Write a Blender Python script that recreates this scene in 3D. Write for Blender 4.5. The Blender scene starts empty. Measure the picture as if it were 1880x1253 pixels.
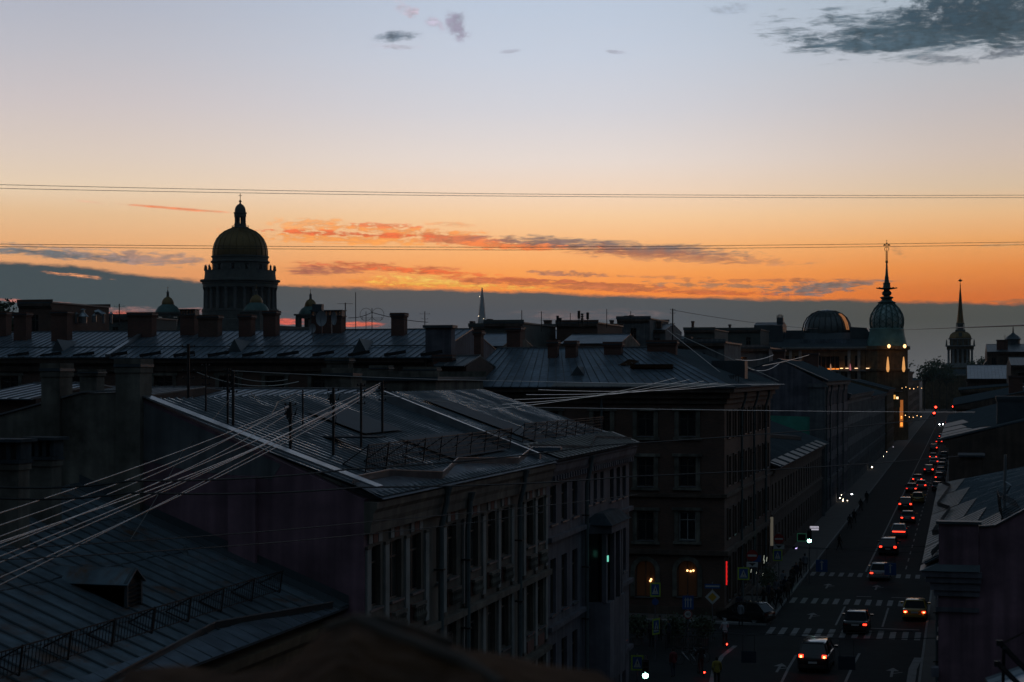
import bpy, bmesh, math, random
from mathutils import Vector, Matrix
R = math.radians
rnd = random.Random(7)
S = bpy.context.scene
COL = S.collection
# ------------------------------------------------------------------ frame: x = right of the street axis, y = along the street, z up
F, HOR, H = 3200.0, 690.0, 18.0
TH = math.atan(823 / 3200)
ct, st = math.cos(TH), math.sin(TH)
def ray(px, py):
    k = (px - 940) / F
    return Vector((-st + k * ct, ct + k * st, (HOR - py) / F))
CAM = Vector((0, 0, H))
def hd(px, py, d): return CAM + ray(px, py) * d
def hx(px, py, x):
    r = ray(px, py); return CAM + r * (x / r.x)
def hy(px, py, y):
    r = ray(px, py); return CAM + r * (y / r.y)
def hz(px, py, z=0.0):
    r = ray(px, py); return CAM + r * ((z - H) / r.z)
def hplane(px, py, p, n):
    r = ray(px, py); n = Vector(n); return CAM + r * ((Vector(p) - CAM).dot(n) / r.dot(n))
def xat(px, y): return hy(px, HOR, y).x

# ------------------------------------------------------------------ colours and materials
def lin(c):
    return tuple(((v / 255) / 12.92 if v / 255 <= .04045 else ((v / 255 + .055) / 1.055) ** 2.4) for v in c)
MATS = {}
def mat(name, col, rough=.8, metal=0., var=.25, scale=1.5, bump=0., spec=.5, col2=None, coat=0.):
    m = bpy.data.materials.new(name); m.use_nodes = True; MATS[name] = m
    nt = m.node_tree; b = nt.nodes['Principled BSDF']
    b.inputs['Roughness'].default_value = rough; b.inputs['Metallic'].default_value = metal
    b.inputs['Specular IOR Level'].default_value = spec
    if coat: b.inputs['Coat Weight'].default_value = coat; b.inputs['Coat Roughness'].default_value = .06
    tc = nt.nodes.new('ShaderNodeTexCoord')
    n = nt.nodes.new('ShaderNodeTexNoise'); n.inputs['Scale'].default_value = scale; n.inputs['Detail'].default_value = 7; n.inputs['Roughness'].default_value = .65
    nt.links.new(tc.outputs['Object'], n.inputs['Vector'])
    r = nt.nodes.new('ShaderNodeValToRGB')
    a = tuple(min(1, c * (1 - var)) for c in col); z = tuple(min(1, c * (1 + var)) for c in (col2 or col))
    r.color_ramp.elements[0].position = .3; r.color_ramp.elements[1].position = .72
    r.color_ramp.elements[0].color = (*a, 1); r.color_ramp.elements[1].color = (*z, 1)
    nt.links.new(n.outputs['Fac'], r.inputs['Fac']); nt.links.new(r.outputs['Color'], b.inputs['Base Color'])
    if var > 0.05:
        mr = nt.nodes.new('ShaderNodeMapRange'); mr.inputs['To Min'].default_value = max(0.02, rough - .1); mr.inputs['To Max'].default_value = min(1, rough + .1)
        nt.links.new(n.outputs['Fac'], mr.inputs['Value']); nt.links.new(mr.outputs['Result'], b.inputs['Roughness'])
    if bump:
        n2 = nt.nodes.new('ShaderNodeTexNoise'); n2.inputs['Scale'].default_value = scale * 6; n2.inputs['Detail'].default_value = 4
        nt.links.new(tc.outputs['Object'], n2.inputs['Vector'])
        bp = nt.nodes.new('ShaderNodeBump'); bp.inputs['Strength'].default_value = bump; bp.inputs['Distance'].default_value = .05
        nt.links.new(n2.outputs['Fac'], bp.inputs['Height']); nt.links.new(bp.outputs['Normal'], b.inputs['Normal'])
    return m
def brickmat(name, c1, c2, mortar, sc=1.0):
    m = bpy.data.materials.new(name); m.use_nodes = True; MATS[name] = m
    nt = m.node_tree; b = nt.nodes['Principled BSDF']; b.inputs['Roughness'].default_value = .9
    tc = nt.nodes.new('ShaderNodeTexCoord'); sp = nt.nodes.new('ShaderNodeSeparateXYZ'); cb = nt.nodes.new('ShaderNodeCombineXYZ')
    ad = nt.nodes.new('ShaderNodeMath'); ad.operation = 'ADD'
    nt.links.new(tc.outputs['Object'], sp.inputs[0]); nt.links.new(sp.outputs[0], ad.inputs[0]); nt.links.new(sp.outputs[1], ad.inputs[1])
    nt.links.new(ad.outputs[0], cb.inputs[0]); nt.links.new(sp.outputs[2], cb.inputs[1])
    br = nt.nodes.new('ShaderNodeTexBrick'); br.inputs['Scale'].default_value = sc
    br.inputs['Brick Width'].default_value = .27; br.inputs['Row Height'].default_value = .085; br.inputs['Mortar Size'].default_value = .012
    br.inputs['Color1'].default_value = (*c1, 1); br.inputs['Color2'].default_value = (*c2, 1); br.inputs['Mortar'].default_value = (*mortar, 1)
    nt.links.new(cb.outputs[0], br.inputs['Vector']); 
    n = nt.nodes.new('ShaderNodeTexNoise'); n.inputs['Scale'].default_value = .7; n.inputs['Detail'].default_value = 6
    nt.links.new(tc.outputs['Object'], n.inputs['Vector'])
    mr = nt.nodes.new('ShaderNodeMapRange'); mr.inputs['To Min'].default_value = .55; mr.inputs['To Max'].default_value = 1.35
    nt.links.new(n.outputs['Fac'], mr.inputs['Value'])
    mx = nt.nodes.new('ShaderNodeVectorMath'); mx.operation = 'SCALE'
    nt.links.new(br.outputs['Color'], mx.inputs[0]); nt.links.new(mr.outputs['Result'], mx.inputs['Scale']); nt.links.new(mx.outputs[0], b.inputs['Base Color'])
    return m
def emit(name, col, strength, base=(.02, .02, .02)):
    m = bpy.data.materials.new(name); m.use_nodes = True; MATS[name] = m
    b = m.node_tree.nodes['Principled BSDF']; b.inputs['Base Color'].default_value = (*base, 1)
    b.inputs['Emission Color'].default_value = (*col, 1); b.inputs['Emission Strength'].default_value = strength
    return m
def roofmat(name, col, rust=(.10, .05, .03), rustpos=.66, rough=.42, metal=.55, seam=0.):
    m = mat(name, col, rough, metal, .3, .45, .12)
    nt = m.node_tree; b = nt.nodes['Principled BSDF']
    src = b.inputs['Base Color'].links[0].from_socket
    tc = nt.nodes.new('ShaderNodeTexCoord'); mp = nt.nodes.new('ShaderNodeMapping'); mp.inputs['Scale'].default_value = (.9, .35, .9)
    n = nt.nodes.new('ShaderNodeTexNoise'); n.inputs['Scale'].default_value = .8; n.inputs['Detail'].default_value = 8; n.inputs['Roughness'].default_value = .7
    nt.links.new(tc.outputs['Object'], mp.inputs[0]); nt.links.new(mp.outputs[0], n.inputs['Vector'])
    r = nt.nodes.new('ShaderNodeValToRGB'); r.color_ramp.elements[0].position = rustpos - .06; r.color_ramp.elements[1].position = rustpos + .06
    nt.links.new(n.outputs['Fac'], r.inputs['Fac'])
    mx = nt.nodes.new('ShaderNodeMix'); mx.data_type = 'RGBA'; mx.inputs[7].default_value = (*rust, 1)
    nt.links.new(r.outputs['Color'], mx.inputs[0]); nt.links.new(src, mx.inputs[6]); nt.links.new(mx.outputs[2], b.inputs['Base Color'])
    # sheets differ a little: cells stretched along the fall line
    return m

pl_pink = mat('pink_plaster', (.17, .095, .12), .9, 0, .4, .35, .15)
pl_beige = mat('beige_plaster', (.115, .10, .082), .9, 0, .4, .8, .15)
pl_grey = mat('grey_plaster', (.12, .125, .13), .9, 0, .25, .8, .1)
pl_white = mat('pale_stucco', (.25, .25, .24), .9, 0, .35, .9, .1)
pl_violet = mat('violet_grey_plaster', (.11, .105, .125), .9, 0, .25, .7, .1)
pl_brown = mat('brown_plaster', (.085, .058, .044), .9, 0, .3, .6, .1)
pl_green = mat('green_plaster', (.06, .30, .22), .9, 0, .25, .6)
pl_ochre = mat('ochre_plaster', (.13, .09, .05), .9, 0, .3, .6, .1)
pl_old = mat('weathered_render', (.10, .085, .065), .95, 0, .55, .7, .25, col2=(.13, .12, .10))
redpanel = mat('red_panel', (.15, .06, .045), .9, 0, .25, 1.2)
stone = mat('grey_stone', (.095, .10, .09), .85, 0, .3, .4)
darkstone = mat('dark_granite', (.09, .09, .085), .7, 0, .3, .4)
brick = brickmat('brown_brick', (.15, .07, .045), (.10, .05, .035), (.09, .075, .065))
brickred = brickmat('red_brick', (.17, .06, .04), (.11, .045, .03), (.10, .08, .07))
bricky = brickmat('yellowed_brick', (.20, .13, .08), (.14, .09, .06), (.12, .10, .08))
roof_b = roofmat('blue_grey_sheet_metal', (.13, .17, .21))
roof_near = roofmat('worn_grey_sheet_metal', (.105, .14, .165), (.11, .055, .03), .58, .5, .35)
roof_rib = roofmat('ribbed_sheet_metal', (.10, .125, .14), (.08, .05, .035), .70, .3, .8)
for _n in roof_rib.node_tree.nodes:
    if _n.type == 'MAP_RANGE': _n.inputs['From Min'].default_value = .38; _n.inputs['From Max'].default_value = .62; _n.inputs['To Min'].default_value = .16; _n.inputs['To Max'].default_value = .8
glass_c = mat('curtained_glass', (.06, .06, .055), .1, 0, .5, 1.2, 0, .5)
patch_m = mat('flat_roof_felt', (.045, .06, .075), .8, 0, .3, .8)
roof_dim = mat('dull_roof_sheet', (.05, .062, .072), .92, 0, .35, .8, 0, .12)
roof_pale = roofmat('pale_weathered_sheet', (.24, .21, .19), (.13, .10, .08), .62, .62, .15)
roof_dark = roofmat('dark_sheet_metal', (.06, .075, .085), (.07, .045, .03), .7, .5, .3)
rust = mat('rusty_metal', (.032, .013, .005), .95, 0, .5, 3, .5, .08, col2=(.05, .023, .010))
galv = mat('galvanised_metal', (.30, .32, .34), .35, .8, .2, 2)
iron = mat('black_iron', (.02, .02, .022), .6, .4, .2, 3)
pipe_m = mat('painted_downpipe', (.10, .125, .13), .5, .2, .2, 2)
wire_m = mat('steel_cable', (.52, .47, .42), .32, .8, .1, 5)
wire_k = mat('black_cable', (.012, .012, .013), .6, 0, .1, 5)
verd_p = mat('pale_verdigris', (.12, .24, .22), .6, .2, .35, .5)
gold = mat('gilded_copper', (.17, .11, .04), .55, .7, .25, .12)
verd = mat('verdigris_copper', (.05, .11, .10), .6, .3, .35, .5)
glass = mat('window_glass', (.012, .014, .016), .06, 0, .0, 1, 0, .6)
glass_d = mat('dark_window', (.010, .010, .011), .18, 0, .0, 1, 0, .5)
frame_w = mat('pale_window_frame', (.30, .30, .29), .6, 0, .15, 2)
frame_d = mat('brown_window_frame', (.06, .045, .035), .6, 0, .15, 2)
asph = mat('asphalt', (.024, .026, .027), .85, 0, .4, .35, .25, .12)
pave = mat('paving_stone', (.085, .08, .075), .8, 0, .35, .5, .2)
kerb_m = mat('granite_kerb', (.2, .2, .2), .75, 0, .25, 1)
paint = mat('road_paint', (.16, .165, .17), .7, 0, .45, 1.2)
earth = mat('ground_soil', (.05, .048, .045), .95, 0, .3, .02)
leaf = mat('tree_leaf', (.045, .06, .025), .7, 0, .5, .8)
bark = mat('bark', (.06, .045, .035), .9, 0, .4, 3)
tyre_m = mat('tyre_rubber', (.015, .015, .015), .8, 0, .1, 4)
rim_m = mat('alloy_rim', (.35, .36, .37), .35, .8, .1, 4)
plate_m = mat('number_plate', (.45, .45, .44), .5, 0, .1, 8)
lamp_off = mat('red_lamp_lens', (.12, .008, .006), .2, 0, .1, 5)
glow_red = emit('tail_lamp_glow', (1, .035, .015), 4.5)
glow_redd = emit('dim_tail_lamp_glow', (1, .03, .02), 1.3)
glow_hot = emit('brake_lamp_glow', (1, .22, .06), 14)
glow_white = emit('headlamp_glow', (.95, .97, 1), 25)
glow_cyan = emit('green_signal_glow', (.42, 1, .82), 16)
glow_sig_red = emit('red_signal_glow', (1, .03, .015), 14)
glow_warm = emit('warm_lamp_glow', (1, .52, .2), 3.5)
glow_soft = emit('soft_warm_glow', (1, .62, .33), 2.4)
glow_orange = emit('orange_lamp_glow', (1, .28, .04), 1.7)
glow_amber = emit('amber_window_glow', (1, .5, .12), .9)
glow_neon = emit('red_neon_glow', (1, .02, .02), .6)
glow_pale = emit('pale_screen_glow', (.75, .72, .85), .55)
glow_violet = emit('violet_sign_glow', (.62, .5, 1), 1.6)
glow_dimgreen = emit('faint_green_sign_glow', (.05, .25, .15), .12)
glow_bulb = emit('festoon_bulb_glow', (1, .8, .55), 9)
room = emit('dim_lit_room', (1, .38, .1), .0035, (.08, .04, .02))

def streaked(m, amt):     # old rain streaks and patched render
    nt = m.node_tree; b = nt.nodes['Principled BSDF']; src = b.inputs['Base Color'].links[0].from_socket
    tc = nt.nodes.new('ShaderNodeTexCoord'); f = None
    for sc_, s_, d_ in (((2.6, 2.6, .16), 1.0, 6), ((.5, .5, .7), 1.0, 3)):
        mp = nt.nodes.new('ShaderNodeMapping'); mp.inputs['Scale'].default_value = sc_; n = nt.nodes.new('ShaderNodeTexNoise'); n.inputs['Scale'].default_value = s_; n.inputs['Detail'].default_value = d_
        nt.links.new(tc.outputs['Object'], mp.inputs[0]); nt.links.new(mp.outputs[0], n.inputs['Vector'])
        mr = nt.nodes.new('ShaderNodeMapRange'); mr.inputs['From Min'].default_value = .36; mr.inputs['From Max'].default_value = .64; mr.inputs['To Min'].default_value = 1 - amt; mr.inputs['To Max'].default_value = 1 + amt
        nt.links.new(n.outputs['Fac'], mr.inputs['Value'])
        sc = nt.nodes.new('ShaderNodeVectorMath'); sc.operation = 'SCALE'; nt.links.new(src, sc.inputs[0]); nt.links.new(mr.outputs['Result'], sc.inputs['Scale']); src = sc.outputs[0]
    nt.links.new(src, b.inputs['Base Color'])
for _m in (pl_pink, pl_beige, pl_grey, pl_violet, pl_brown, pl_ochre, pl_old, roof_near, roof_dim, roof_b): streaked(_m, .22 if _m not in (roof_near, roof_dim, roof_b) else .2)

# ------------------------------------------------------------------ mesh builder
class MB:
    def __init__(s): s.V = []; s.Fc = []; s.M = []; s.mats = []
    def mi(s, m):
        if m not in s.mats: s.mats.append(m)
        return s.mats.index(m)
    def poly(s, pts, m):
        i = len(s.V); s.V += [tuple(p) for p in pts]; s.Fc.append(tuple(range(i, i + len(pts)))); s.M.append(s.mi(m)); return s
    def mesh_(s, V, Fs, m):
        i = len(s.V); s.V += [tuple(p) for p in V]; k = s.mi(m)
        for f in Fs: s.Fc.append(tuple(a + i for a in f)); s.M.append(k)
        return s
    def box(s, a, b, m):
        x0, y0, z0 = a; x1, y1, z1 = b
        V = [(x0, y0, z0), (x1, y0, z0), (x1, y1, z0), (x0, y1, z0), (x0, y0, z1), (x1, y0, z1), (x1, y1, z1), (x0, y1, z1)]
        return s.mesh_(V, [(0, 3, 2, 1), (4, 5, 6, 7), (0, 1, 5, 4), (1, 2, 6, 5), (2, 3, 7, 6), (3, 0, 4, 7)], m)
    def cbox(s, c, d, m):
        return s.box((c[0] - d[0] / 2, c[1] - d[1] / 2, c[2] - d[2] / 2), (c[0] + d[0] / 2, c[1] + d[1] / 2, c[2] + d[2] / 2), m)
    def taper(s, c, w0, w1, z0, z1, m):   # square frustum (w = (x,y))
        V = []
        for (w, z) in ((w0, z0), (w1, z1)):
            V += [(c[0] - w[0] / 2, c[1] - w[1] / 2, z), (c[0] + w[0] / 2, c[1] - w[1] / 2, z), (c[0] + w[0] / 2, c[1] + w[1] / 2, z), (c[0] - w[0] / 2, c[1] + w[1] / 2, z)]
        return s.mesh_(V, [(0, 3, 2, 1), (4, 5, 6, 7), (0, 1, 5, 4), (1, 2, 6, 5), (2, 3, 7, 6), (3, 0, 4, 7)], m)
    def bar(s, p, q, w, m, h=None):
        p = Vector(p); q = Vector(q); d = q - p
        if d.length < 1e-6: return s
        d.normalize(); u = Vector((0, 0, 1)) if abs(d.z) < .95 else Vector((1, 0, 0))
        a = d.cross(u).normalized() * (w / 2); b = a.cross(d).normalized() * ((h or w) / 2)
        V = [p - a - b, p + a - b, p + a + b, p - a + b, q - a - b, q + a - b, q + a + b, q - a + b]
        return s.mesh_(V, [(0, 3, 2, 1), (4, 5, 6, 7), (0, 1, 5, 4), (1, 2, 6, 5), (2, 3, 7, 6), (3, 0, 4, 7)], m)
    def tube(s, pts, r, m, n=6):
        pts = [Vector(p) for p in pts]; rs = r if isinstance(r, (list, tuple)) else [r] * len(pts)
        V = []; Fs = []
        for i, p in enumerate(pts):
            d = (pts[min(i + 1, len(pts) - 1)] - pts[max(i - 1, 0)]).normalized()
            u = Vector((0, 0, 1)) if abs(d.z) < .9 else Vector((1, 0, 0))
            a = d.cross(u).normalized(); b = a.cross(d)
            for k in range(n):
                t = 2 * math.pi * k / n; V.append(p + (a * math.cos(t) + b * math.sin(t)) * rs[i])
        for i in range(len(pts) - 1):
            for k in range(n): Fs.append((i * n + k, i * n + (k + 1) % n, (i + 1) * n + (k + 1) % n, (i + 1) * n + k))
        Fs.append(tuple(range(n))[::-1]); Fs.append(tuple((len(pts) - 1) * n + k for k in range(n)))
        return s.mesh_(V, Fs, m)
    def lathe(s, prof, c, m, n=24, ph=0.):
        V = []; Fs = []
        for (r, z) in prof:
            for k in range(n):
                t = 2 * math.pi * k / n + ph; V.append((c[0] + r * math.cos(t), c[1] + r * math.sin(t), c[2] + z))
        for i in range(len(prof) - 1):
            for k in range(n): Fs.append((i * n + k, i * n + (k + 1) % n, (i + 1) * n + (k + 1) % n, (i + 1) * n + k))
        Fs.append(tuple(range(n))[::-1]); Fs.append(tuple((len(prof) - 1) * n + k for k in range(n)))
        return s.mesh_(V, Fs, m)
    def ball(s, c, r, m, n=10, sz=1.):
        k = max(4, n // 2)
        return s.lathe([(max(.001, r * math.sin(math.pi * i / k)), -r * sz * math.cos(math.pi * i / k)) for i in range(k + 1)], c, m, n)
    def prism(s, poly, ax, a0, a1, m):   # poly in the two other axes
        def P(u, v, a): return (a, u, v) if ax == 'x' else ((u, a, v) if ax == 'y' else (u, v, a))
        n = len(poly); V = [P(u, v, a0) for u, v in poly] + [P(u, v, a1) for u, v in poly]
        Fs = [tuple(range(n))[::-1], tuple(range(n, 2 * n))] + [(i, (i + 1) % n, n + (i + 1) % n, n + i) for i in range(n)]
        return s.mesh_(V, Fs, m)
    def rib(s, p, q, up, w, h, m):
        p = Vector(p); q = Vector(q); d = (q - p).normalized(); up = Vector(up).normalized(); a = d.cross(up).normalized()
        pr = [(-w, -.01), (-w * .9, h * .45), (-w * .5, h * .87), (0, h), (w * .5, h * .87), (w * .9, h * .45), (w, -.01)]; n = 7
        V = [e + a * u + up * v for e in (p, q) for u, v in pr]
        return s.mesh_(V, [(i, i + 1, i + n + 1, i + n) for i in range(n - 1)] + [tuple(range(n)), tuple(range(n, 2 * n))[::-1]], m)
    def data(s, name, off=(0, 0, 0), smooth=None):
        me = bpy.data.meshes.new(name)
        me.from_pydata([(v[0] - off[0], v[1] - off[1], v[2] - off[2]) for v in s.V], [], s.Fc)
        for m in s.mats: me.materials.append(m)
        me.polygons.foreach_set('material_index', s.M)
        bm = bmesh.new(); bm.from_mesh(me); bmesh.ops.recalc_face_normals(bm, faces=bm.faces); bm.to_mesh(me); bm.free()
        if smooth:
            me.shade_smooth(); me.set_sharp_from_angle(angle=R(smooth))
        me.update(); return me
    def build(s, name, parent=None, smooth=None, loc=None):
        off = Vector((0, 0, 0))
        if parent is not None: off = Vector(parent.get('_o', (0, 0, 0)))
        if loc is not None: off = Vector(loc)
        o = bpy.data.objects.new(name, s.data(name, off, smooth)); COL.objects.link(o)
        o['_o'] = list(off)
        if parent is not None: o.parent = parent; o.location = off - Vector(parent.get('_o', (0, 0, 0)))
        else: o.location = off
        return o
def tag(o, label, cat, group=None, kind=None):
    if label: o['label'] = label
    if cat: o['category'] = cat
    if group: o['group'] = group
    if kind: o['kind'] = kind
    return o
def thing(name, label, cat, loc=(0, 0, 0), group=None):
    o = bpy.data.objects.new(name, None); COL.objects.link(o); o.location = loc; o['_o'] = list(loc); o.empty_display_size = .2
    return tag(o, label, cat, group)
def local(name, label, cat, loc=(0, 0, 0), rz=0., group=None):   # children modelled in local coordinates
    o = bpy.data.objects.new(name, None); COL.objects.link(o); o.location = loc; o.rotation_euler = (0, 0, rz); o.empty_display_size = .2
    return tag(o, label, cat, group)
def part(name, me, parent, loc=(0, 0, 0), rz=0.):
    o = bpy.data.objects.new(name, me); COL.objects.link(o); o.parent = parent
    po = Vector(parent.get('_o', (0, 0, 0))); o.location = Vector(loc) - po; o.rotation_euler = (0, 0, rz); return o
def structure(name, mb, smooth=None):
    o = mb.build(name, None, smooth); o['kind'] = 'structure'; return o

# ------------------------------------------------------------------ walls with openings, windows, roofs
def wall(mb, ax, c, u0, u1, z0, z1, ops, m, inward, depth=.22):
    """wall plane ax = c; ops = [(ua,ub,za,zb)] openings, reveals go towards inward (+1/-1 along ax)"""
    def P(u, z, d=0.): return (c + inward * d, u, z) if ax == 'x' else (u, c + inward * d, z)
    us = sorted({u0, u1, *[o[0] for o in ops], *[o[1] for o in ops]}); zs = sorted({z0, z1, *[o[2] for o in ops], *[o[3] for o in ops]})
    us = [u for u in us if u0 <= u <= u1]; zs = [z for z in zs if z0 <= z <= z1]
    for a, b in zip(us, us[1:]):
        for e, f in zip(zs, zs[1:]):
            mu, mz = (a + b) / 2, (e + f) / 2
            if any(o[0] < mu < o[1] and o[2] < mz < o[3] for o in ops): continue
            mb.poly([P(a, e), P(b, e), P(b, f), P(a, f)], m)
    for a, b, e, f in ops:
        for p, q in (((a, e), (b, e)), ((b, e), (b, f)), ((b, f), (a, f)), ((a, f), (a, e))):
            mb.poly([P(*p), P(*q), P(*q, depth), P(*p, depth)], m)
WIN = {}
def window_mesh(w, h, fm, gm, style=0):
    """opening w x h, outward normal +x, origin bottom centre of the opening on the wall plane"""
    k = (round(w, 2), round(h, 2), fm.name, gm.name, style)
    if k in WIN: return WIN[k]
    f = MB(); t = .07; xo, xi = -.2, -.13
    f.box((xo, -w / 2, 0), (xi, -w / 2 + t, h), fm); f.box((xo, w / 2 - t, 0), (xi, w / 2, h), fm)
    f.box((xo, -w / 2 + t, 0), (xi, w / 2 - t, t), fm); f.box((xo, -w / 2 + t, h - t), (xi, w / 2 - t, h), fm)
    f.box((xo + .005, -.035, t), (xi - .005, .035, h - t), fm)
    zt = h * .7
    if style != 2: f.box((xo + .01, -w / 2 + t, zt), (xi - .01, w / 2 - t, zt + .06), fm)
    g = MB(); g.box((-.185, -w / 2 + t * .5, t * .5), (-.165, w / 2 - t * .5, h - t * .5), gm)
    sl = MB(); sl.box((-.12, -w / 2 - .06, -.07), (.1, w / 2 + .06, -.002), galv)
    WIN[k] = (f.data('window'), g.data('pane'), sl.data('sill')); return WIN[k]
def far_window(w, h, fm, gm):
    k = ('far', round(w, 2), round(h, 2), fm.name, gm.name)
    if k in WIN: return WIN[k]
    f = MB(); f.box((-.2, -w / 2, 0), (-.16, w / 2, h), gm); f.box((-.155, -.05, 0), (-.12, .05, h), fm); f.box((-.155, -w / 2, h * .68), (-.125, w / 2, h * .68 + .09), fm)
    WIN[k] = f.data('window'); return WIN[k]
def put_window(parent, p, rz, w, h, fm, gm, style=0, sill=True, detail=True):
    if detail:
        a, b, c = window_mesh(w, h, fm, gm, style)
        o = part('window', a, parent, p, rz)
        q = bpy.data.objects.new('pane', b); COL.objects.link(q); q.parent = o
        if sill: q = bpy.data.objects.new('sill', c); COL.objects.link(q); q.parent = o
    else: o = part('window', far_window(w, h, fm, gm), parent, p, rz)
    return o
def corrugated(mb, e0, e1, r0, r1, m, per=.5, amp=.03):
    """a sheet of round corrugations running up the fall line, laid just over a slope"""
    e0, e1, r0, r1 = map(Vector, (e0, e1, r0, r1)); n = (e1 - e0).cross(r0 - e0).normalized(); n = -n if n.z < 0 else n
    k = max(1, int((e1 - e0).length / per)) * 8; V = []
    for i in range(k + 1):
        t = i / k; h = n * (.012 + amp * (1 + math.cos(2 * math.pi * i / 8))); V += [e0.lerp(e1, t) + h, r0.lerp(r1, t) + h]
    mb.mesh_(V, [(2 * i, 2 * i + 2, 2 * i + 3, 2 * i + 1) for i in range(k)], m)
def slope(mb, e0, e1, r0, r1, m, th=.06, sp=.6, rw=.025, rh=.05, rm=None, skip=()):
    """one roof slope: eave e0->e1, ridge r0->r1, with standing seams up the fall line every sp metres"""
    e0, e1, r0, r1 = map(Vector, (e0, e1, r0, r1)); n = (e1 - e0).cross(r0 - e0)
    if n.length < 1e-6: n = (e1 - e0).cross(r1 - e0)
    n.normalize()
    if n.z < 0: n = -n
    V = [e0, e1, r1, r0] + [p - n * th for p in (e0, e1, r1, r0)]
    mb.mesh_(V, [(0, 1, 2, 3), (7, 6, 5, 4), (0, 4, 5, 1), (1, 5, 6, 2), (2, 6, 7, 3), (3, 7, 4, 0)], m)
    if sp:
        L = max((e1 - e0).length, (r1 - r0).length); k = max(1, int(L / sp))
        for i in range(k + 1):
            t = i / k
            if any(a < t < b for a, b in skip): continue
            mb.rib(e0.lerp(e1, t), r0.lerp(r1, t), n, rw, rh, rm or m)
    return n
def chimney(parent, x, y, z0, z1, w, d, m, cap=roof_dark, vents=0, ov=.14):
    b = MB(); b.box((x - w / 2, y - d / 2, z0), (x + w / 2, y + d / 2, z1 - .25), m)
    b.box((x - w / 2 - ov * .6, y - d / 2 - ov * .6, z1 - .42), (x + w / 2 + ov * .6, y + d / 2 + ov * .6, z1 - .27), m)
    b.box((x - w / 2 - ov, y - d / 2 - ov, z1 - .25), (x + w / 2 + ov, y + d / 2 + ov, z1 - .16), cap)
    if vents:
        n = vents; s = w / n
        for i in range(n + 1): b.box((x - w / 2 + i * s - .06, y - d / 2 + .004, z1 - .15), (x - w / 2 + i * s + .06, y + d / 2 - .004, z1 + .3), cap)
        b.box((x - w / 2 - .15, y - d / 2 - .15, z1 + .302), (x + w / 2 + .15, y + d / 2 + .15, z1 + .38), cap)
    else:
        b.box((x - w / 2 - ov * .7, y - d / 2 - ov * .7, z1 - .158), (x + w / 2 + ov * .7, y + d / 2 + ov * .7, z1), m)
    return b.build('chimney', parent)
# ------------------------------------------------------------------ camera
cd_ = bpy.data.cameras.new('camera'); cam = bpy.data.objects.new('camera', cd_); COL.objects.link(cam)
cam.location = CAM; cam.rotation_euler = (R(90), 0, TH)
cd_.sensor_width = 36; cd_.lens = F / 1880 * 36; cd_.shift_y = (HOR - 626.5) / 1880
cd_.clip_start = .1; cd_.clip_end = 60000
cd_.dof.use_dof = True; cd_.dof.focus_distance = 160; cd_.dof.aperture_fstop = 4.0
S.camera = cam
S.view_settings.view_transform = 'Standard'; S.view_settings.look = 'None'; S.view_settings.exposure = 0; S.view_settings.gamma = 1
S.render.engine = 'CYCLES'
S.cycles.use_denoising = True
try: S.cycles.denoiser = 'OPENIMAGEDENOISE'
except Exception: pass
S.cycles.max_bounces = 5; S.cycles.diffuse_bounces = 2; S.cycles.glossy_bounces = 3; S.cycles.volume_bounces = 0
S.cycles.sample_clamp_indirect = 4; S.cycles.caustics_reflective = False; S.cycles.caustics_refractive = False

AIR = 1.35
# ------------------------------------------------------------------ sky: a dusk gradient and clouds as a function of direction
W = bpy.data.worlds.new('World'); S.world = W; W.use_nodes = True
nt = W.node_tree
for n in list(nt.nodes): nt.nodes.remove(n)
class E:
    def __init__(s, sock): s.k = sock
    def _op(s, op, *a, clamp=False):
        n = nt.nodes.new('ShaderNodeMath'); n.operation = op; n.use_clamp = clamp
        for i, x in enumerate((s,) + a):
            if isinstance(x, E): nt.links.new(x.k, n.inputs[i])
            else: n.inputs[i].default_value = float(x)
        return E(n.outputs[0])
    def __add__(s, o): return s._op('ADD', o)
    def __radd__(s, o): return s._op('ADD', o)
    def __sub__(s, o): return s._op('SUBTRACT', o)
    def __rsub__(s, o): return (s * -1.0) + o
    def __mul__(s, o): return s._op('MULTIPLY', o)
    def __rmul__(s, o): return s._op('MULTIPLY', o)
    def __truediv__(s, o): return s._op('DIVIDE', o)
    def clamp(s): return s._op('ADD', 0.0, clamp=True)
    def smooth(s, a, b, lo=0., hi=1.):
        n = nt.nodes.new('ShaderNodeMapRange'); n.interpolation_type = 'SMOOTHSTEP'
        for i, x in enumerate((s, a, b, lo, hi)):
            if isinstance(x, E): nt.links.new(x.k, n.inputs[i])
            else: n.inputs[i].default_value = x
        return E(n.outputs[0])
def noise(vec, scale, detail=6, rough=.6, w=None):
    n = nt.nodes.new('ShaderNodeTexNoise'); n.inputs['Scale'].default_value = scale; n.inputs['Detail'].default_value = detail; n.inputs['Roughness'].default_value = rough
    nt.links.new(vec, n.inputs['Vector']); return E(n.outputs['Fac'])
def comb(x, y, z=0.):
    n = nt.nodes.new('ShaderNodeCombineXYZ')
    for i, v in enumerate((x, y, z)):
        if isinstance(v, E): nt.links.new(v.k, n.inputs[i])
        else: n.inputs[i].default_value = v
    return n.outputs[0]
def mixc(f, a, b):
    n = nt.nodes.new('ShaderNodeMix'); n.data_type = 'RGBA'
    if isinstance(f, E): nt.links.new(f.k, n.inputs[0])
    else: n.inputs[0].default_value = f
    for i, v in ((6, a), (7, b)):
        if isinstance(v, tuple): n.inputs[i].default_value = (*v, 1)
        else: nt.links.new(v, n.inputs[i])
    return n.outputs[2]
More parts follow.
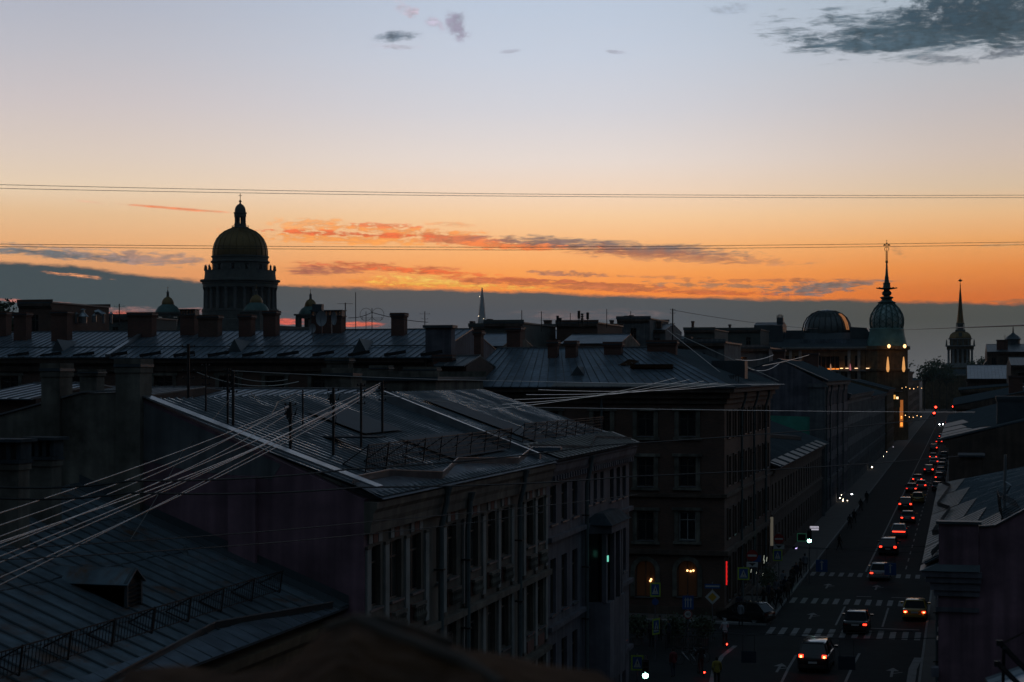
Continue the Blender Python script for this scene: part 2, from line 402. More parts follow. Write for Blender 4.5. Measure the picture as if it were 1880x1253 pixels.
def ramp(e, stops):
    n = nt.nodes.new('ShaderNodeValToRGB'); nt.links.new(e.k, n.inputs[0]); el = n.color_ramp.elements
    n.color_ramp.interpolation = 'LINEAR'
    while len(el) < len(stops): el.new(.5)
    for q, (p, c) in zip(el, sorted(stops, key=lambda s_: s_[0])): q.position = p; q.color = (*c, 1)
    return n.outputs[0]
tc = nt.nodes.new('ShaderNodeTexCoord'); sp = nt.nodes.new('ShaderNodeSeparateXYZ'); nt.links.new(tc.outputs['Generated'], sp.inputs[0])
dx, dy, dz = (E(sp.outputs[i]) for i in range(3))
fw = dx * -st + dy * ct; rt = dx * ct + dy * st
az = rt._op('ARCTAN2', fw) * (180 / math.pi)            # degrees right of the view axis
el = dz._op('ARCSINE') * (180 / math.pi)                # degrees above the horizon
def AE(px, py):
    r = ray(px, py).normalized(); a = math.degrees(math.atan2(px - 940, F)); return a, math.degrees(math.asin(r.z))
def q(e): return (e / 90) ** .5                         # ramp position, finer near the horizon
elq = (el._op('MAXIMUM', 0.0) / 90.0)._op('POWER', .5)
hi = [(20, (92, 110, 132)), (30, (42, 58, 72)), (48, (22, 34, 42)), (90, (14, 23, 28))]
Lc = [(12.2, (172, 179, 196)), (10.4, (186, 186, 196)), (8.7, (200, 191, 193)), (7, (214, 197, 184)), (6, (224, 200, 173)), (5.2, (222, 182, 140)), (4.3, (226, 168, 116)), (3.4, (220, 150, 98)), (2.4, (222, 140, 90)), (.2, (200, 95, 65))]
Cc = [(12.2, (186, 200, 220)), (10.4, (196, 205, 221)), (8.7, (207, 207, 215)), (7, (226, 213, 206)), (6, (236, 208, 184)), (5.2, (242, 199, 154)), (4.3, (246, 178, 114)), (3.4, (252, 158, 74)), (2.7, (254, 138, 42)), (.2, (225, 85, 40))]
Rc = [(12.2, (160, 176, 190)), (10.4, (172, 180, 190)), (8.7, (185, 180, 183)), (7, (200, 183, 172)), (6, (208, 183, 156)), (5.2, (224, 178, 130)), (4.3, (228, 157, 90)), (3.4, (225, 130, 52)), (2.5, (210, 100, 22)), (.2, (180, 70, 35))]
def rp(l): return ramp(elq, [(q(e), lin(c)) for e, c in l + hi])
base = mixc(az.smooth(-15, 1), rp(Lc), rp(Cc)); base = mixc(az.smooth(2, 17), base, rp(Rc))
warp = noise(comb(az * .35, el * .9), 1.0, 4)
wv = (warp - .5) * 2.0
n1 = (noise(comb(az * .55 + wv * .6, el * 3.0 + wv * .5), 1.0, 6, .66) - .5) * 2.0        # streaky
n2 = (noise(comb(az * 1.6 + wv * .5 + 40, el * 4.0 + wv), 1.0, 6, .68) - .5) * 2.0      # tufted
n4 = (noise(comb(az * 2.4 + wv * .8, el * 15.0 + wv * 2.0 + 7.0), 1.0, 5, .6) - .5) * 2.0      # fine streaks
n3 = (noise(comb(az * 2.2 + 9.0, el * 2.6 + 3.0 + wv * .4), 1.0, 5, .65) - .5) * 2.0     # lumpy
# soft uneven light in the clear sky
base = mixc((n1 * .5 + .5).clamp() * .06, base, lin((238, 205, 170)))
col = base
def cloud(px, py, hw, hh, tilt, c, amp=.9, soft=.8, nz=None, alpha=.95, c2=None, fine=None):
    """cloud streak centred on a direction, half-axes and slope in the same angular unit (1/3200 rad), fading to c2 underneath"""
    global col
    a0, e0 = AE(px, py); k = 180 / math.pi / F
    u = az - a0; v = (el - e0) + u * tilt
    u = u / (hw * k * 1.12); v2 = v / (hh * k * 1.3)
    r = u * u + v2 * v2
    nn = (nz or n1) * 2.6 + n4 * (fine if fine is not None else (2.0 if py > 300 else .5))
    m = ((1.0 - r) + nn * amp).smooth(-.05, soft * 1.25) * alpha
    cc = lin(c)
    if c2: cc = mixc((v2 + n3 * 1.2).smooth(-.9, .7), lin(c2), lin(c))
    elif c[0] > 180: cc = mixc((n2 * 1.5 + n4 * 1.2 + .5).clamp(), tuple(v * .62 for v in lin(c)), tuple(min(1, v * 1.25) for v in lin(c)))
    else: cc = mixc((n3 * 1.6 + n4 + .5).clamp(), tuple(v * .75 for v in lin(c)), tuple(min(1, v * 1.4) for v in lin(c)))
    col = mixc(m, col, cc)
# high clouds
cloud(1655, 62, 215, 42, .02, (56, 78, 92), .9, .9, n1, .92)
cloud(1690, 60, 175, 22, .0, (50, 72, 86), .5, .9, n1, .92); cloud(1810, 20, 140, 40, .02, (34, 54, 67), .4, .9, n3, .95); cloud(1790, 22, 150, 40, .02, (42, 62, 76), .8, .9, n3, .95)
cloud(1860, 50, 75, 46, .05, (48, 66, 78), .8, .9, n1, .9)
cloud(1620, 76, 140, 16, -.02, (60, 80, 94), .9, .9, n1, .9)
cloud(1730, 108, 70, 5, .1, (120, 125, 135), 1, 1, n2, .8)
cloud(1845, 98, 50, 9, -.1, (92, 100, 112), 1, 1, n2, .85)
cloud(1335, 16, 45, 8, .06, (150, 160, 175), 1, 1, n2, .7)
cloud(1130, 96, 20, 3.5, .05, (160, 163, 178), .7, 1, n2, .8); cloud(942, 94, 26, 3.5, -.1, (165, 168, 184), .7, 1, n2, .7)
cloud(728, 67, 43, 9, -.06, (92, 106, 122), .55, .9, n2, .97); cloud(725, 86, 45, 4, 0, (180, 178, 192), .9, 1, n2, .7)
cloud(838, 50, 22, 20, .5, (138, 132, 152), .8, 1, n3, .9); cloud(845, 32, 14, 10, 0, (132, 128, 148), .6, 1, n3, .8)
cloud(798, 44, 22, 11, .3, (176, 168, 186), .9, 1, n3, .75); cloud(748, 17, 22, 12, .3, (200, 178, 192), .9, 1.2, n3, .7)
cloud(1420, 371, 30, 4.5, -.03, (150, 130, 120), .8, .9, n2, .85); cloud(1190, 321, 9, 3, .2, (200, 185, 178), .7, 1, n2, .8)
upper = col; col = base
# contrail and wisps by the cathedral
cloud(322, 383, 98, 2.6, .062, (238, 122, 74), .35, .9, n1, .95); cloud(165, 371, 28, 1.6, .1, (222, 170, 140), .5, 1, n1, .7)
cloud(640, 438, 170, 9, .02, (252, 148, 72), 1.1, .9, n2, .95); cloud(585, 412, 75, 9, .03, (250, 156, 90), 1.2, .9, n2, .8)
cloud(760, 428, 150, 9, .06, (246, 142, 70), 1.0, .9, n2, .9); cloud(870, 443, 120, 9, .07, (214, 112, 72), .9, .9, n1, .9)
cloud(830, 412, 45, 4, .04, (240, 160, 105), 1, 1, n2, .7)
cloud(1170, 459, 275, 13, .072, (112, 100, 102), .55, .8, n1, .96, (168, 98, 72)); cloud(1010, 449, 110, 9, .05, (122, 96, 92), .6, .9, n1, .9)
cloud(1290, 478, 180, 6, .04, (190, 128, 90), 1, 1, n2, .7)
cloud(690, 492, 170, 7, .03, (206, 102, 62), .9, .9, n1, .95); cloud(585, 497, 75, 8, .0, (158, 88, 72), .7, .9, n1, .95)
cloud(800, 513, 120, 9, .02, (255, 196, 92), 1, 1.2, n2, .8); cloud(720, 520, 110, 7, .05, (250, 138, 56), .9, 1, n1, .8)
cloud(930, 517, 110, 8, .06, (222, 108, 58), .9, .9, n1, .9)
cloud(560, 425, 60, 5, .0, (252, 150, 84), 1.2, .8, n2, .9); cloud(700, 414, 60, 4, .03, (226, 116, 70), 1.2, .8, n2, .85); cloud(640, 430, 150, 4, .03, (222, 96, 52), 1.1, .7, n2, .9)
cloud(940, 452, 120, 6, .03, (236, 122, 62), 1.0, .8, n2, .9); cloud(790, 500, 110, 4, .06, (232, 104, 50), 1.0, .8, n2, .9); cloud(850, 525, 160, 4, .03, (255, 178, 72), 1.0, .9, n2, .85)
cloud(1060, 520, 180, 4, .05, (186, 92, 58), 1.0, .7, n2, .9); cloud(1420, 515, 160, 3, .0, (180, 104, 66), 1.1, .8, n2, .8); cloud(1260, 536, 200, 4, .03, (214, 100, 48), 1.0, .8, n1, .85)
cloud(1045, 503, 78, 4.5, .04, (160, 102, 84), .8, .9, n2, .9); cloud(1120, 528, 260, 6, .035, (196, 108, 62), .9, .9, n1, .85)
cloud(1310, 524, 120, 4, .03, (150, 108, 84), 1, 1, n2, .85); cloud(1225, 510, 90, 3, .03, (178, 112, 78), 1, 1, n2, .7)
cloud(1490, 530, 85, 11, -.05, (98, 94, 96), .7, .9, n2, .95); cloud(1560, 522, 75, 6, -.05, (110, 96, 92), .7, .9, n1, .9)
cloud(1650, 463, 12, 8, .4, (186, 130, 90), .9, 1.2, n3, .7); cloud(1850, 449, 60, 3.5, -.05, (196, 150, 105), .8, 1, n1, .7)
cloud(1835, 556, 80, 4, -.06, (150, 92, 62), .9, 1, n1, .8)
# left of the cathedral
cloud(120, 468, 180, 8, .06, (84, 96, 106), .55, .8, n1, .96); cloud(270, 474, 115, 10, .05, (152, 122, 114), .95, .9, n2, .9)
cloud(60, 452, 85, 4, .05, (120, 116, 120), .8, .9, n1, .85); cloud(150, 458, 60, 3, .03, (190, 150, 125), 1, 1, n2, .7)
# the low cloud bank
pts = [(-200, 470), (0, 481), (140, 489), (280, 508), (380, 517), (520, 524), (760, 530), (1000, 537), (1200, 545), (1420, 549), (1560, 551), (1700, 555), (1880, 557), (2200, 566)]
azn = ((az + 24.0) / 48.0).clamp()
ce = nt.nodes.new('ShaderNodeFloatCurve'); nt.links.new(azn.k, ce.inputs[1]); cu = ce.mapping.curves[0]
P_ = [((AE(px, py)[0] + 24) / 48, AE(px, py)[1] / 6) for px, py in pts]; P_ = [(0, P_[0][1])] + [p for p in P_ if 0 < p[0] < 1] + [(1, P_[-1][1])]
while len(cu.points) < len(P_): cu.points.new(.5, .5)
for p_, (x_, y_) in zip(cu.points, P_): p_.location = (x_, y_); p_.handle_type = 'VECTOR'
ce.mapping.update()
edge = E(ce.outputs[0]) * 6.0 + n2 * .10 + n1 * .08 + n4 * .05
bl = ramp((el / 4.0).clamp(), [(0, lin((90, 82, 82))), (.3, lin((80, 80, 82))), (.55, lin((40, 68, 78))), (.95, lin((34, 60, 73)))])
bc = ramp((el / 4.0).clamp(), [(0, lin((86, 88, 88))), (.25, lin((68, 82, 91))), (.5, lin((55, 74, 86))), (.75, lin((70, 76, 79)))])
br_ = ramp((el / 4.0).clamp(), [(0, lin((94, 96, 98))), (.25, lin((76, 83, 84))), (.45, lin((60, 70, 69))), (.7, lin((66, 72, 70)))])
bank = mixc(az.smooth(-13, -3), bl, bc); bank = mixc(az.smooth(3, 13), bank, br_)
bank = mixc((n1 * .5 + n4 * .35 + .3).clamp() * .2, bank, lin((52, 66, 74)))
inb = (edge - el).smooth(-.07, .10)
col = mixc(inb, col, bank)
cloud(146, 507, 55, 3.2, .09, (240, 150, 98), .7, .9, n1, .95); cloud(40, 553, 75, 2.4, .04, (196, 120, 108), .6, 1, n1, .85)
cloud(238, 577, 62, 5.5, .0, (222, 98, 74), .5, 1.2, n1, .95); cloud(225, 592, 80, 4.5, .0, (232, 104, 72), .5, .9, n1, .95)
cloud(410, 590, 60, 8, .0, (214, 96, 78), .5, 1.2, n1, .9); cloud(525, 590, 45, 6, .0, (222, 92, 74), .4, .9, n1, .95); cloud(655, 596, 55, 4.5, .0, (218, 96, 72), .5, .9, n1, .95)
cloud(300, 570, 160, 4, .0, (150, 108, 106), 1, 1.2, n1, .6)
cloud(1090, 578, 140, 10, .0, (112, 96, 98), .9, 1.4, n1, .5)
# dusk falls off away from the sunset
fa = (rt * rt + fw * fw)._op('SQRT'); cosaz = fw / fa._op('MAXIMUM', .001)
low = el.smooth(8, 45)                                      # near the zenith azimuth matters less
fall = cosaz.smooth(0, .95, .012, 1.0); fall = fall + (1.0 - fall) * low * .75
air = el.smooth(0, 13, AIR, 1.05)                           # the haze dims the sky behind it
def finish(c):
    g = mixc(cosaz.smooth(.1, .85), lin((92, 114, 132)), c)
    sc = nt.nodes.new('ShaderNodeVectorMath'); sc.operation = 'SCALE'; nt.links.new(g, sc.inputs[0]); nt.links.new((fall * air).k, sc.inputs['Scale'])
    f = mixc(el.smooth(-1.2, -.05), (.012, .012, .012), sc.outputs[0])
    b = nt.nodes.new('ShaderNodeBackground'); nt.links.new(f, b.inputs['Color']); return b.outputs[0]
def mixs(f, a, b):
    n = nt.nodes.new('ShaderNodeMixShader'); nt.links.new(f.k, n.inputs[0]); nt.links.new(a, n.inputs[1]); nt.links.new(b, n.inputs[2]); return n.outputs[0]
plain = mixc((1.9 - el).smooth(-.3, .3), rp(Cc), lin((84, 87, 90)))   # the rest of the sky: the same gradient and bank without cloud detail
inwin = az._op('ABSOLUTE').smooth(21, 19) * el.smooth(16, 14)
detail = mixs(el.smooth(6.9, 7.2), finish(col), finish(upper))
skyshader = mixs(inwin, finish(plain), detail)
# a little of the physical dusk sky under it
sky = nt.nodes.new('ShaderNodeTexSky'); sky.sky_type = 'NISHITA'; sky.sun_disc = False; sky.sun_elevation = R(-2.0); sky.sun_rotation = -R(math.degrees(TH) + 3.0)
bg2 = nt.nodes.new('ShaderNodeBackground'); bg2.inputs['Strength'].default_value = .05; nt.links.new(sky.outputs[0], bg2.inputs['Color'])
ad = nt.nodes.new('ShaderNodeAddShader'); nt.links.new(skyshader, ad.inputs[0]); nt.links.new(bg2.outputs[0], ad.inputs[1])
out = nt.nodes.new('ShaderNodeOutputWorld'); nt.links.new(ad.outputs[0], out.inputs['Surface'])
W.cycles.sampling_method = 'MANUAL'; W.cycles.sample_map_resolution = 1024
# the sun has just gone: only a breath of its light from the glow left of the street
sl_ = bpy.data.lights.new('sun', 'SUN'); sl_.energy = .06; sl_.angle = R(12); sl_.color = (1, .62, .38)
so = bpy.data.objects.new('sun', sl_); COL.objects.link(so)
sd = -ray(840, 560).normalized(); so.rotation_euler = sd.to_track_quat('-Z', 'Y').to_euler()
# evening air
def make_haze(density):
    b = MB(); b.box((-9000, -400, -1.0), (6000, 10500, 520.0), galv); m = bpy.data.materials.new('evening_air'); m.use_nodes = True
    t = m.node_tree; t.nodes.remove(t.nodes['Principled BSDF'])
    v = t.nodes.new('ShaderNodeVolumePrincipled'); v.inputs['Density'].default_value = density; v.inputs['Color'].default_value = (.55, .72, .82, 1); v.inputs['Anisotropy'].default_value = .2
    t.links.new(v.outputs[0], [n for n in t.nodes if n.type == 'OUTPUT_MATERIAL'][0].inputs['Volume'])
    b.mats = [m]; o = b.build('haze'); o['kind'] = 'stuff'; return o
# ================================================================== far landmarks
def circ(c, r, n, ph=0.): return [(c[0] + r * math.cos(2 * math.pi * k / n + ph), c[1] + r * math.sin(2 * math.pi * k / n + ph)) for k in range(n)]
# ---- cathedral with the gilded dome
def cathedral():
    cx, cy = -314.6, 731.0; c = (cx, cy, 0)
    T = thing('cathedral', 'huge dark cathedral with a ribbed golden dome above a ring of columns', 'cathedral', c)
    a = R(-24) + TH
    def rot(u, v): return (cx + u * math.cos(a) - v * math.sin(a), cy + u * math.sin(a) + v * math.cos(a))
    b = MB()
    def rbox(u0, u1, v0, v1, z0, z1, m=stone):
        P = [rot(u0, v0), rot(u1, v0), rot(u1, v1), rot(u0, v1)]; b.prism(P, 'z', z0, z1, m)
    rbox(-27, 27, -27, 27, 0, 34); rbox(-27.6, 27.6, -27.6, 27.6, 34.003, 35.2); rbox(-26, 26, -26, 26, 35.203, 40)
    for q in range(4):
        aa = a + q * math.pi / 2
        def rr(u, v): return (cx + u * math.cos(aa) - v * math.sin(aa), cy + u * math.sin(aa) + v * math.cos(aa))
        for z0, z1, w in ((28.5, 31, 15), (31.003, 33.5, 11), (33.503, 36, 6), (36.003, 37.4, 2)): b.prism([rr(27.7, -w), rr(36, -w), rr(36, w), rr(27.7, w)], 'z', z0, z1, stone)
        for k in range(8): b.lathe([(1.1, 2), (1.0, 20), (.95, 27), (1.4, 27.4), (1.4, 28.4)], (*rr(34, -14 + 4 * k), 0), darkstone, 10)
        b.prism([rr(27.7, -16), rr(37, -16), rr(37, 16), rr(27.7, 16)], 'z', 0, 2, darkstone)
    b.build('body', T)
    d = MB()
    d.lathe([(17.6, 38), (17.6, 43), (17.0, 43.2), (17.0, 46.6), (17.2, 46.8), (17.2, 47.8), (14.2, 47.82), (14.2, 57.4), (16.7, 57.5), (16.7, 59), (17.0, 59.2), (17.0, 59.9), (17.9, 60.3), (17.9, 61), (16.1, 61.2), (15.8, 63.6), (15.8, 65.2), (15.5, 65.2), (15.5, 64.0), (12.6, 64.0), (12.6, 68.6), (13.2, 68.9), (13.2, 69.5), (12.5, 69.7), (12.5, 71), (12.9, 71.2), (12.9, 71.8), (3, 72)], c, stone, 48)
    D = d.build('drum', T, 30)
    for k in range(24):
        x, y = circ(c, 15.7, 24)[k]; m = MB(); m.lathe([(1.0, 47.8), (1.0, 48.3), (.82, 48.6), (.70, 56.4), (.95, 56.6), (1.05, 57.45)], (x, y, 0), darkstone, 8); m.build('column', T, 40)
    for k in range(12):
        x, y = circ(c, 12.6, 12, .13)[k]; t = 2 * math.pi * k / 12 + .13; m = MB(); e = Vector((-math.sin(t), math.cos(t), 0)); o = Vector((math.cos(t), math.sin(t), 0)); p = Vector((x, y, 65.2))
        Q = [p - e * .9 + o * .02, p + e * .9 + o * .02]; m.mesh_([Q[0], Q[1], Q[1] + Vector((0, 0, 2.8)), Q[0] + Vector((0, 0, 2.8)), Q[0] + o * .12, Q[1] + o * .12, Q[1] + o * .12 + Vector((0, 0, 2.8)), Q[0] + o * .12 + Vector((0, 0, 2.8))], [(0, 1, 2, 3), (7, 6, 5, 4), (0, 4, 5, 1), (1, 5, 6, 2), (2, 6, 7, 3), (3, 7, 4, 0)], glass_d); m.build('window', T)
    for k in range(24):     # angel figures along the balustrade
        x, y = circ(c, 15.65, 24, .13)[k]; m = MB(); t = 2 * math.pi * k / 24 + .13
        m.lathe([(.55, 65.2), (.5, 65.9), (.32, 66.6), (.4, 67.1), (.16, 67.3), (.2, 67.55), (.12, 67.75)], (x, y, 0), darkstone, 7)
        ux, uy = -math.sin(t), math.cos(t)
        for sgn in (-1, 1): m.mesh_([(x, y, 67.0), (x + ux * sgn * 1.0, y + uy * sgn * 1.0, 67.3), (x + ux * sgn * .75, y + uy * sgn * .75, 66.0), (x + .1, y + .1, 66.2)], [(0, 1, 2, 3), (3, 2, 1, 0)], darkstone)
        m.build('statue', T)
    g = MB(); prof = [(12.25, 71.8), (12.3, 73), (12.15, 75), (11.6, 77.2), (10.6, 79.4), (9.0, 81.4), (7.0, 83.0), (4.6, 84.1), (3.6, 84.5)]
    g.lathe(prof, c, gold, 72)
    for k in range(24):
        t = 2 * math.pi * k / 24; pr = [(cx + (r + .06) * math.cos(t), cy + (r + .06) * math.sin(t), z) for r, z in prof]; g.tube(pr, .2, gold, 5)
    g.build('dome', T, 40)
    l = MB(); l.lathe([(3.9, 84.3), (3.9, 84.8), (3.5, 85), (2.7, 85.1), (2.7, 86.4)], c, stone, 24); l.lathe([(2.7, 89.6), (2.7, 90.9), (2.95, 91.1), (2.95, 91.6), (2.5, 91.7), (2.45, 92.8), (2.1, 94), (1.3, 95), (.5, 95.5), (.3, 96.0)], c, stone, 24)
    for k in range(8):
        t = 2 * math.pi * (k + .25) / 8; l.lathe([(.5, 86.4), (.42, 86.8), (.42, 89.3), (.55, 89.6)], (cx + 2.15 * math.cos(t), cy + 2.15 * math.sin(t), 0), darkstone, 8)
    for k in range(24): t = 2 * math.pi * k / 24; l.bar((cx + 3.7 * math.cos(t), cy + 3.7 * math.sin(t), 84.8), (cx + 3.7 * math.cos(t), cy + 3.7 * math.sin(t), 85.7), .12, iron)
    L = l.build('lantern', T, 35)
    x_ = MB(); x_.ball((cx, cy, 96.6), .62, gold, 12); x_.bar((cx, cy, 97), (cx, cy, 100.2), .22, gold); x_.bar((cx - .75 * ct, cy - .75 * st, 99.2), (cx + .75 * ct, cy + .75 * st, 99.2), .2, gold); x_.build('cross', L)
    for i, (u, v) in enumerate(((23, 23), (23, -23), (-23, 23), (-23, -23))):
        x, y = rot(u, v); t = MB(); A8 = a + math.pi / 4
        P4 = lambda w: [(x + w * math.cos(A8 + k * math.pi / 2), y + w * math.sin(A8 + k * math.pi / 2)) for k in range(4)]
        for k in range(4):
            px_, py_ = P4(5.6)[k]; t.prism([(px_ + 1.5 * math.cos(A8 + j * math.pi / 2), py_ + 1.5 * math.sin(A8 + j * math.pi / 2)) for j in range(4)], 'z', 35.2, 44.2, stone)
        t.prism(P4(4.4), 'z', 35.2, 36.5, stone); t.prism(P4(7.0), 'z', 44.2, 45.4, stone); t.prism(P4(7.9), 'z', 45.403, 46.1, stone)
        t.lathe([(5.6, 46.1), (5.3, 46.9), (4.2, 48.6), (3.2, 49.2), (2.9, 49.6)], (x, y, 0), verd, 16)
        tw = t.build('bell_tower', T, 30)
        g = MB(); g.lathe([(2.75, 49.5), (2.75, 50.2), (2.45, 51.3), (1.7, 52.4), (.8, 52.9), (.7, 53.1)], (x, y, 0), gold, 20); g.build('cupola', tw, 40)
        g = MB(); g.lathe([(.62, 53.0), (.55, 54.6), (.7, 54.7), (.5, 55.2), (.15, 55.6)], (x, y, 0), darkstone, 10); g.ball((x, y, 55.8), .28, gold, 8); g.bar((x, y, 56), (x, y, 57.6), .14, gold); g.bar((x - .4, y, 57.1), (x + .4, y, 57.1), .12, gold); g.build('lantern', tw, 40)
cathedral()
# ---- glass needle on the horizon
def tower_far():
    p = hd(885, 690, 8800); x, y = p.x, p.y
    T = thing('skyscraper', 'slender tapering glass tower fading into haze on the horizon', 'skyscraper', (x, y, 0))
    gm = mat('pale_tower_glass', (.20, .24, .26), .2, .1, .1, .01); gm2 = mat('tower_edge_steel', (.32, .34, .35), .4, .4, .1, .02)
    prof = [(30, 0), (29.5, 60), (27.5, 150), (24, 230), (19, 300), (13, 360), (8, 404), (4.4, 430), (1.2, 462)]
    b = MB(); V = []; n = 5
    for r, z in prof:
        for k in range(n):
            for s in (-.18, .18):
                t = 2 * math.pi * k / n + z / 462 * R(90) + s * 1.2; V.append((x + r * math.cos(t), y + r * math.sin(t), z))
    n2 = 10; Fs = [(i * n2 + k, i * n2 + (k + 1) % n2, (i + 1) * n2 + (k + 1) % n2, (i + 1) * n2 + k) for i in range(len(prof) - 1) for k in range(n2)]
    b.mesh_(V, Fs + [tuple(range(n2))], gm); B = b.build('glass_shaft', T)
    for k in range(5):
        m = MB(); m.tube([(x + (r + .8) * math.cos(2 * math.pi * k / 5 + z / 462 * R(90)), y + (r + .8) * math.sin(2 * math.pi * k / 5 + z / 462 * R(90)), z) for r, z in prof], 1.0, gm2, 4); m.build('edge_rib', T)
    for dx_, z in ((-14, 318), (11, 305), (-10, 415), (-24, 180), (22, 120)):
        q = CAM + (Vector((x, y, z)) - CAM) ; m = MB(); m.ball((x + dx_ * ct + 14 * st, y + dx_ * st - 24, z), 1.1, glow_bulb, 6); m.build('beacon', T)
tower_far()
# ---- spire of the admiralty
def spire():
    p = hd(1763, 690, 955); x, y = p.x, p.y; c = (x, y, 0)
    T = thing('spire_tower', 'pale colonnaded tower carrying a thin gilded needle spire at the end of the street', 'tower', c)
    b = MB(); b.cbox((x, y, 9), (40, 26, 18), pl_ochre); b.cbox((x, y, 18.4), (41, 27, .8), pl_white); b.taper((x, y), (39, 25), (30, 16), 18.8, 22, roof_dark)
    b.cbox((x, y, 14), (17, 17.5, 17), pl_ochre); b.cbox((x, y, 22.8), (17.8, 17.8, .7), pl_white); b.build('base', T)
    k_ = MB(); k_.cbox((x, y, 29.8), (10.2, 10.2, 11.4), pl_ochre); k_.cbox((x, y, 24), (15.4, 15.4, 1.6), pl_white); k_.build('core', T)
    for i in range(6):
        for e in (-1, 1):
            for ax in (0, 1):
                u = -6.2 + 12.4 * i / 5
                if ax and i in (0, 5): continue
                q = (x + u, y + e * 6.2) if not ax else (x + e * 6.2, y + u)
                m = MB(); m.lathe([(.75, 24.8), (.62, 25.4), (.55, 31.6), (.8, 31.9), (.8, 32.4)], (*q, 0), pl_white, 8); m.build('column', T, 40)
    e_ = MB(); e_.cbox((x, y, 33.2), (14.4, 14.4, 1.6), pl_ochre); e_.cbox((x, y, 34.25), (15.8, 15.8, .45), pl_white); e_.cbox((x, y, 36.2), (11.2, 11.2, 3.4), pl_ochre); e_.cbox((x, y, 38.1), (12.6, 12.6, .4), pl_white)
    E_ = e_.build('entablature', T)
    for i in range(6):
        for e in (-1, 1):
            u = -7.3 + 14.6 * i / 5
            m = MB(); m.lathe([(.45, 34.5), (.42, 35.6), (.28, 36.6), (.33, 37), (.15, 37.2), (.19, 37.5), (.08, 37.7)], (x + u, y + e * 7.3, 0), stone, 7); m.build('statue', T, 50)
    g = MB(); g.lathe([(6.4, 38.3), (6.3, 39.2), (5.6, 40.6), (4.4, 41.6), (3.0, 42.1), (2.8, 42.4)], c, gold, 8, math.pi / 8); G = g.build('dome', T)
    m = MB(); m.taper((x + 0, y - 5.4), (1.8, .8), (1.8, .8), 39, 41.4, stone); m.build('clock_dormer', G)
    l = MB(); l.cbox((x, y, 42.7), (5.4, 5.4, .7), stone); l.cbox((x, y, 44.6), (3.2, 3.2, 3.2), stone); l.cbox((x, y, 46.4), (4.4, 4.4, .5), stone); l.lathe([(2.2, 46.6), (1.9, 47.4), (1.8, 48.4)], c, gold, 8)
    for a_, b_ in ((-1, -1), (1, -1), (1, 1), (-1, 1)): l.bar((x + a_ * 2, y + b_ * 2, 43), (x + a_ * 2, y + b_ * 2, 46.2), .5, pl_white)
    l.build('lantern', T)
    s = MB(); s.lathe([(1.75, 48.4), (1.4, 52), (.95, 57.5), (.5, 63.5), (.18, 67.2)], c, gold, 8); s.build('needle', T)
    v = MB(); v.ball((x, y, 67.5), .42, gold, 8); v.bar((x, y, 67.8), (x, y, 69.2), .12, gold); v.ball((x, y, 68.5), .3, gold, 8); v.ball((x, y, 70.1), .95, gold, 12, .7); v.bar((x - 1.2, y, 70), (x + 1.2, y, 70.1), .25, gold); v.bar((x, y, 70.2), (x, y, 71.6), .2, gold); v.build('weather_vane', T, 40)
spire()
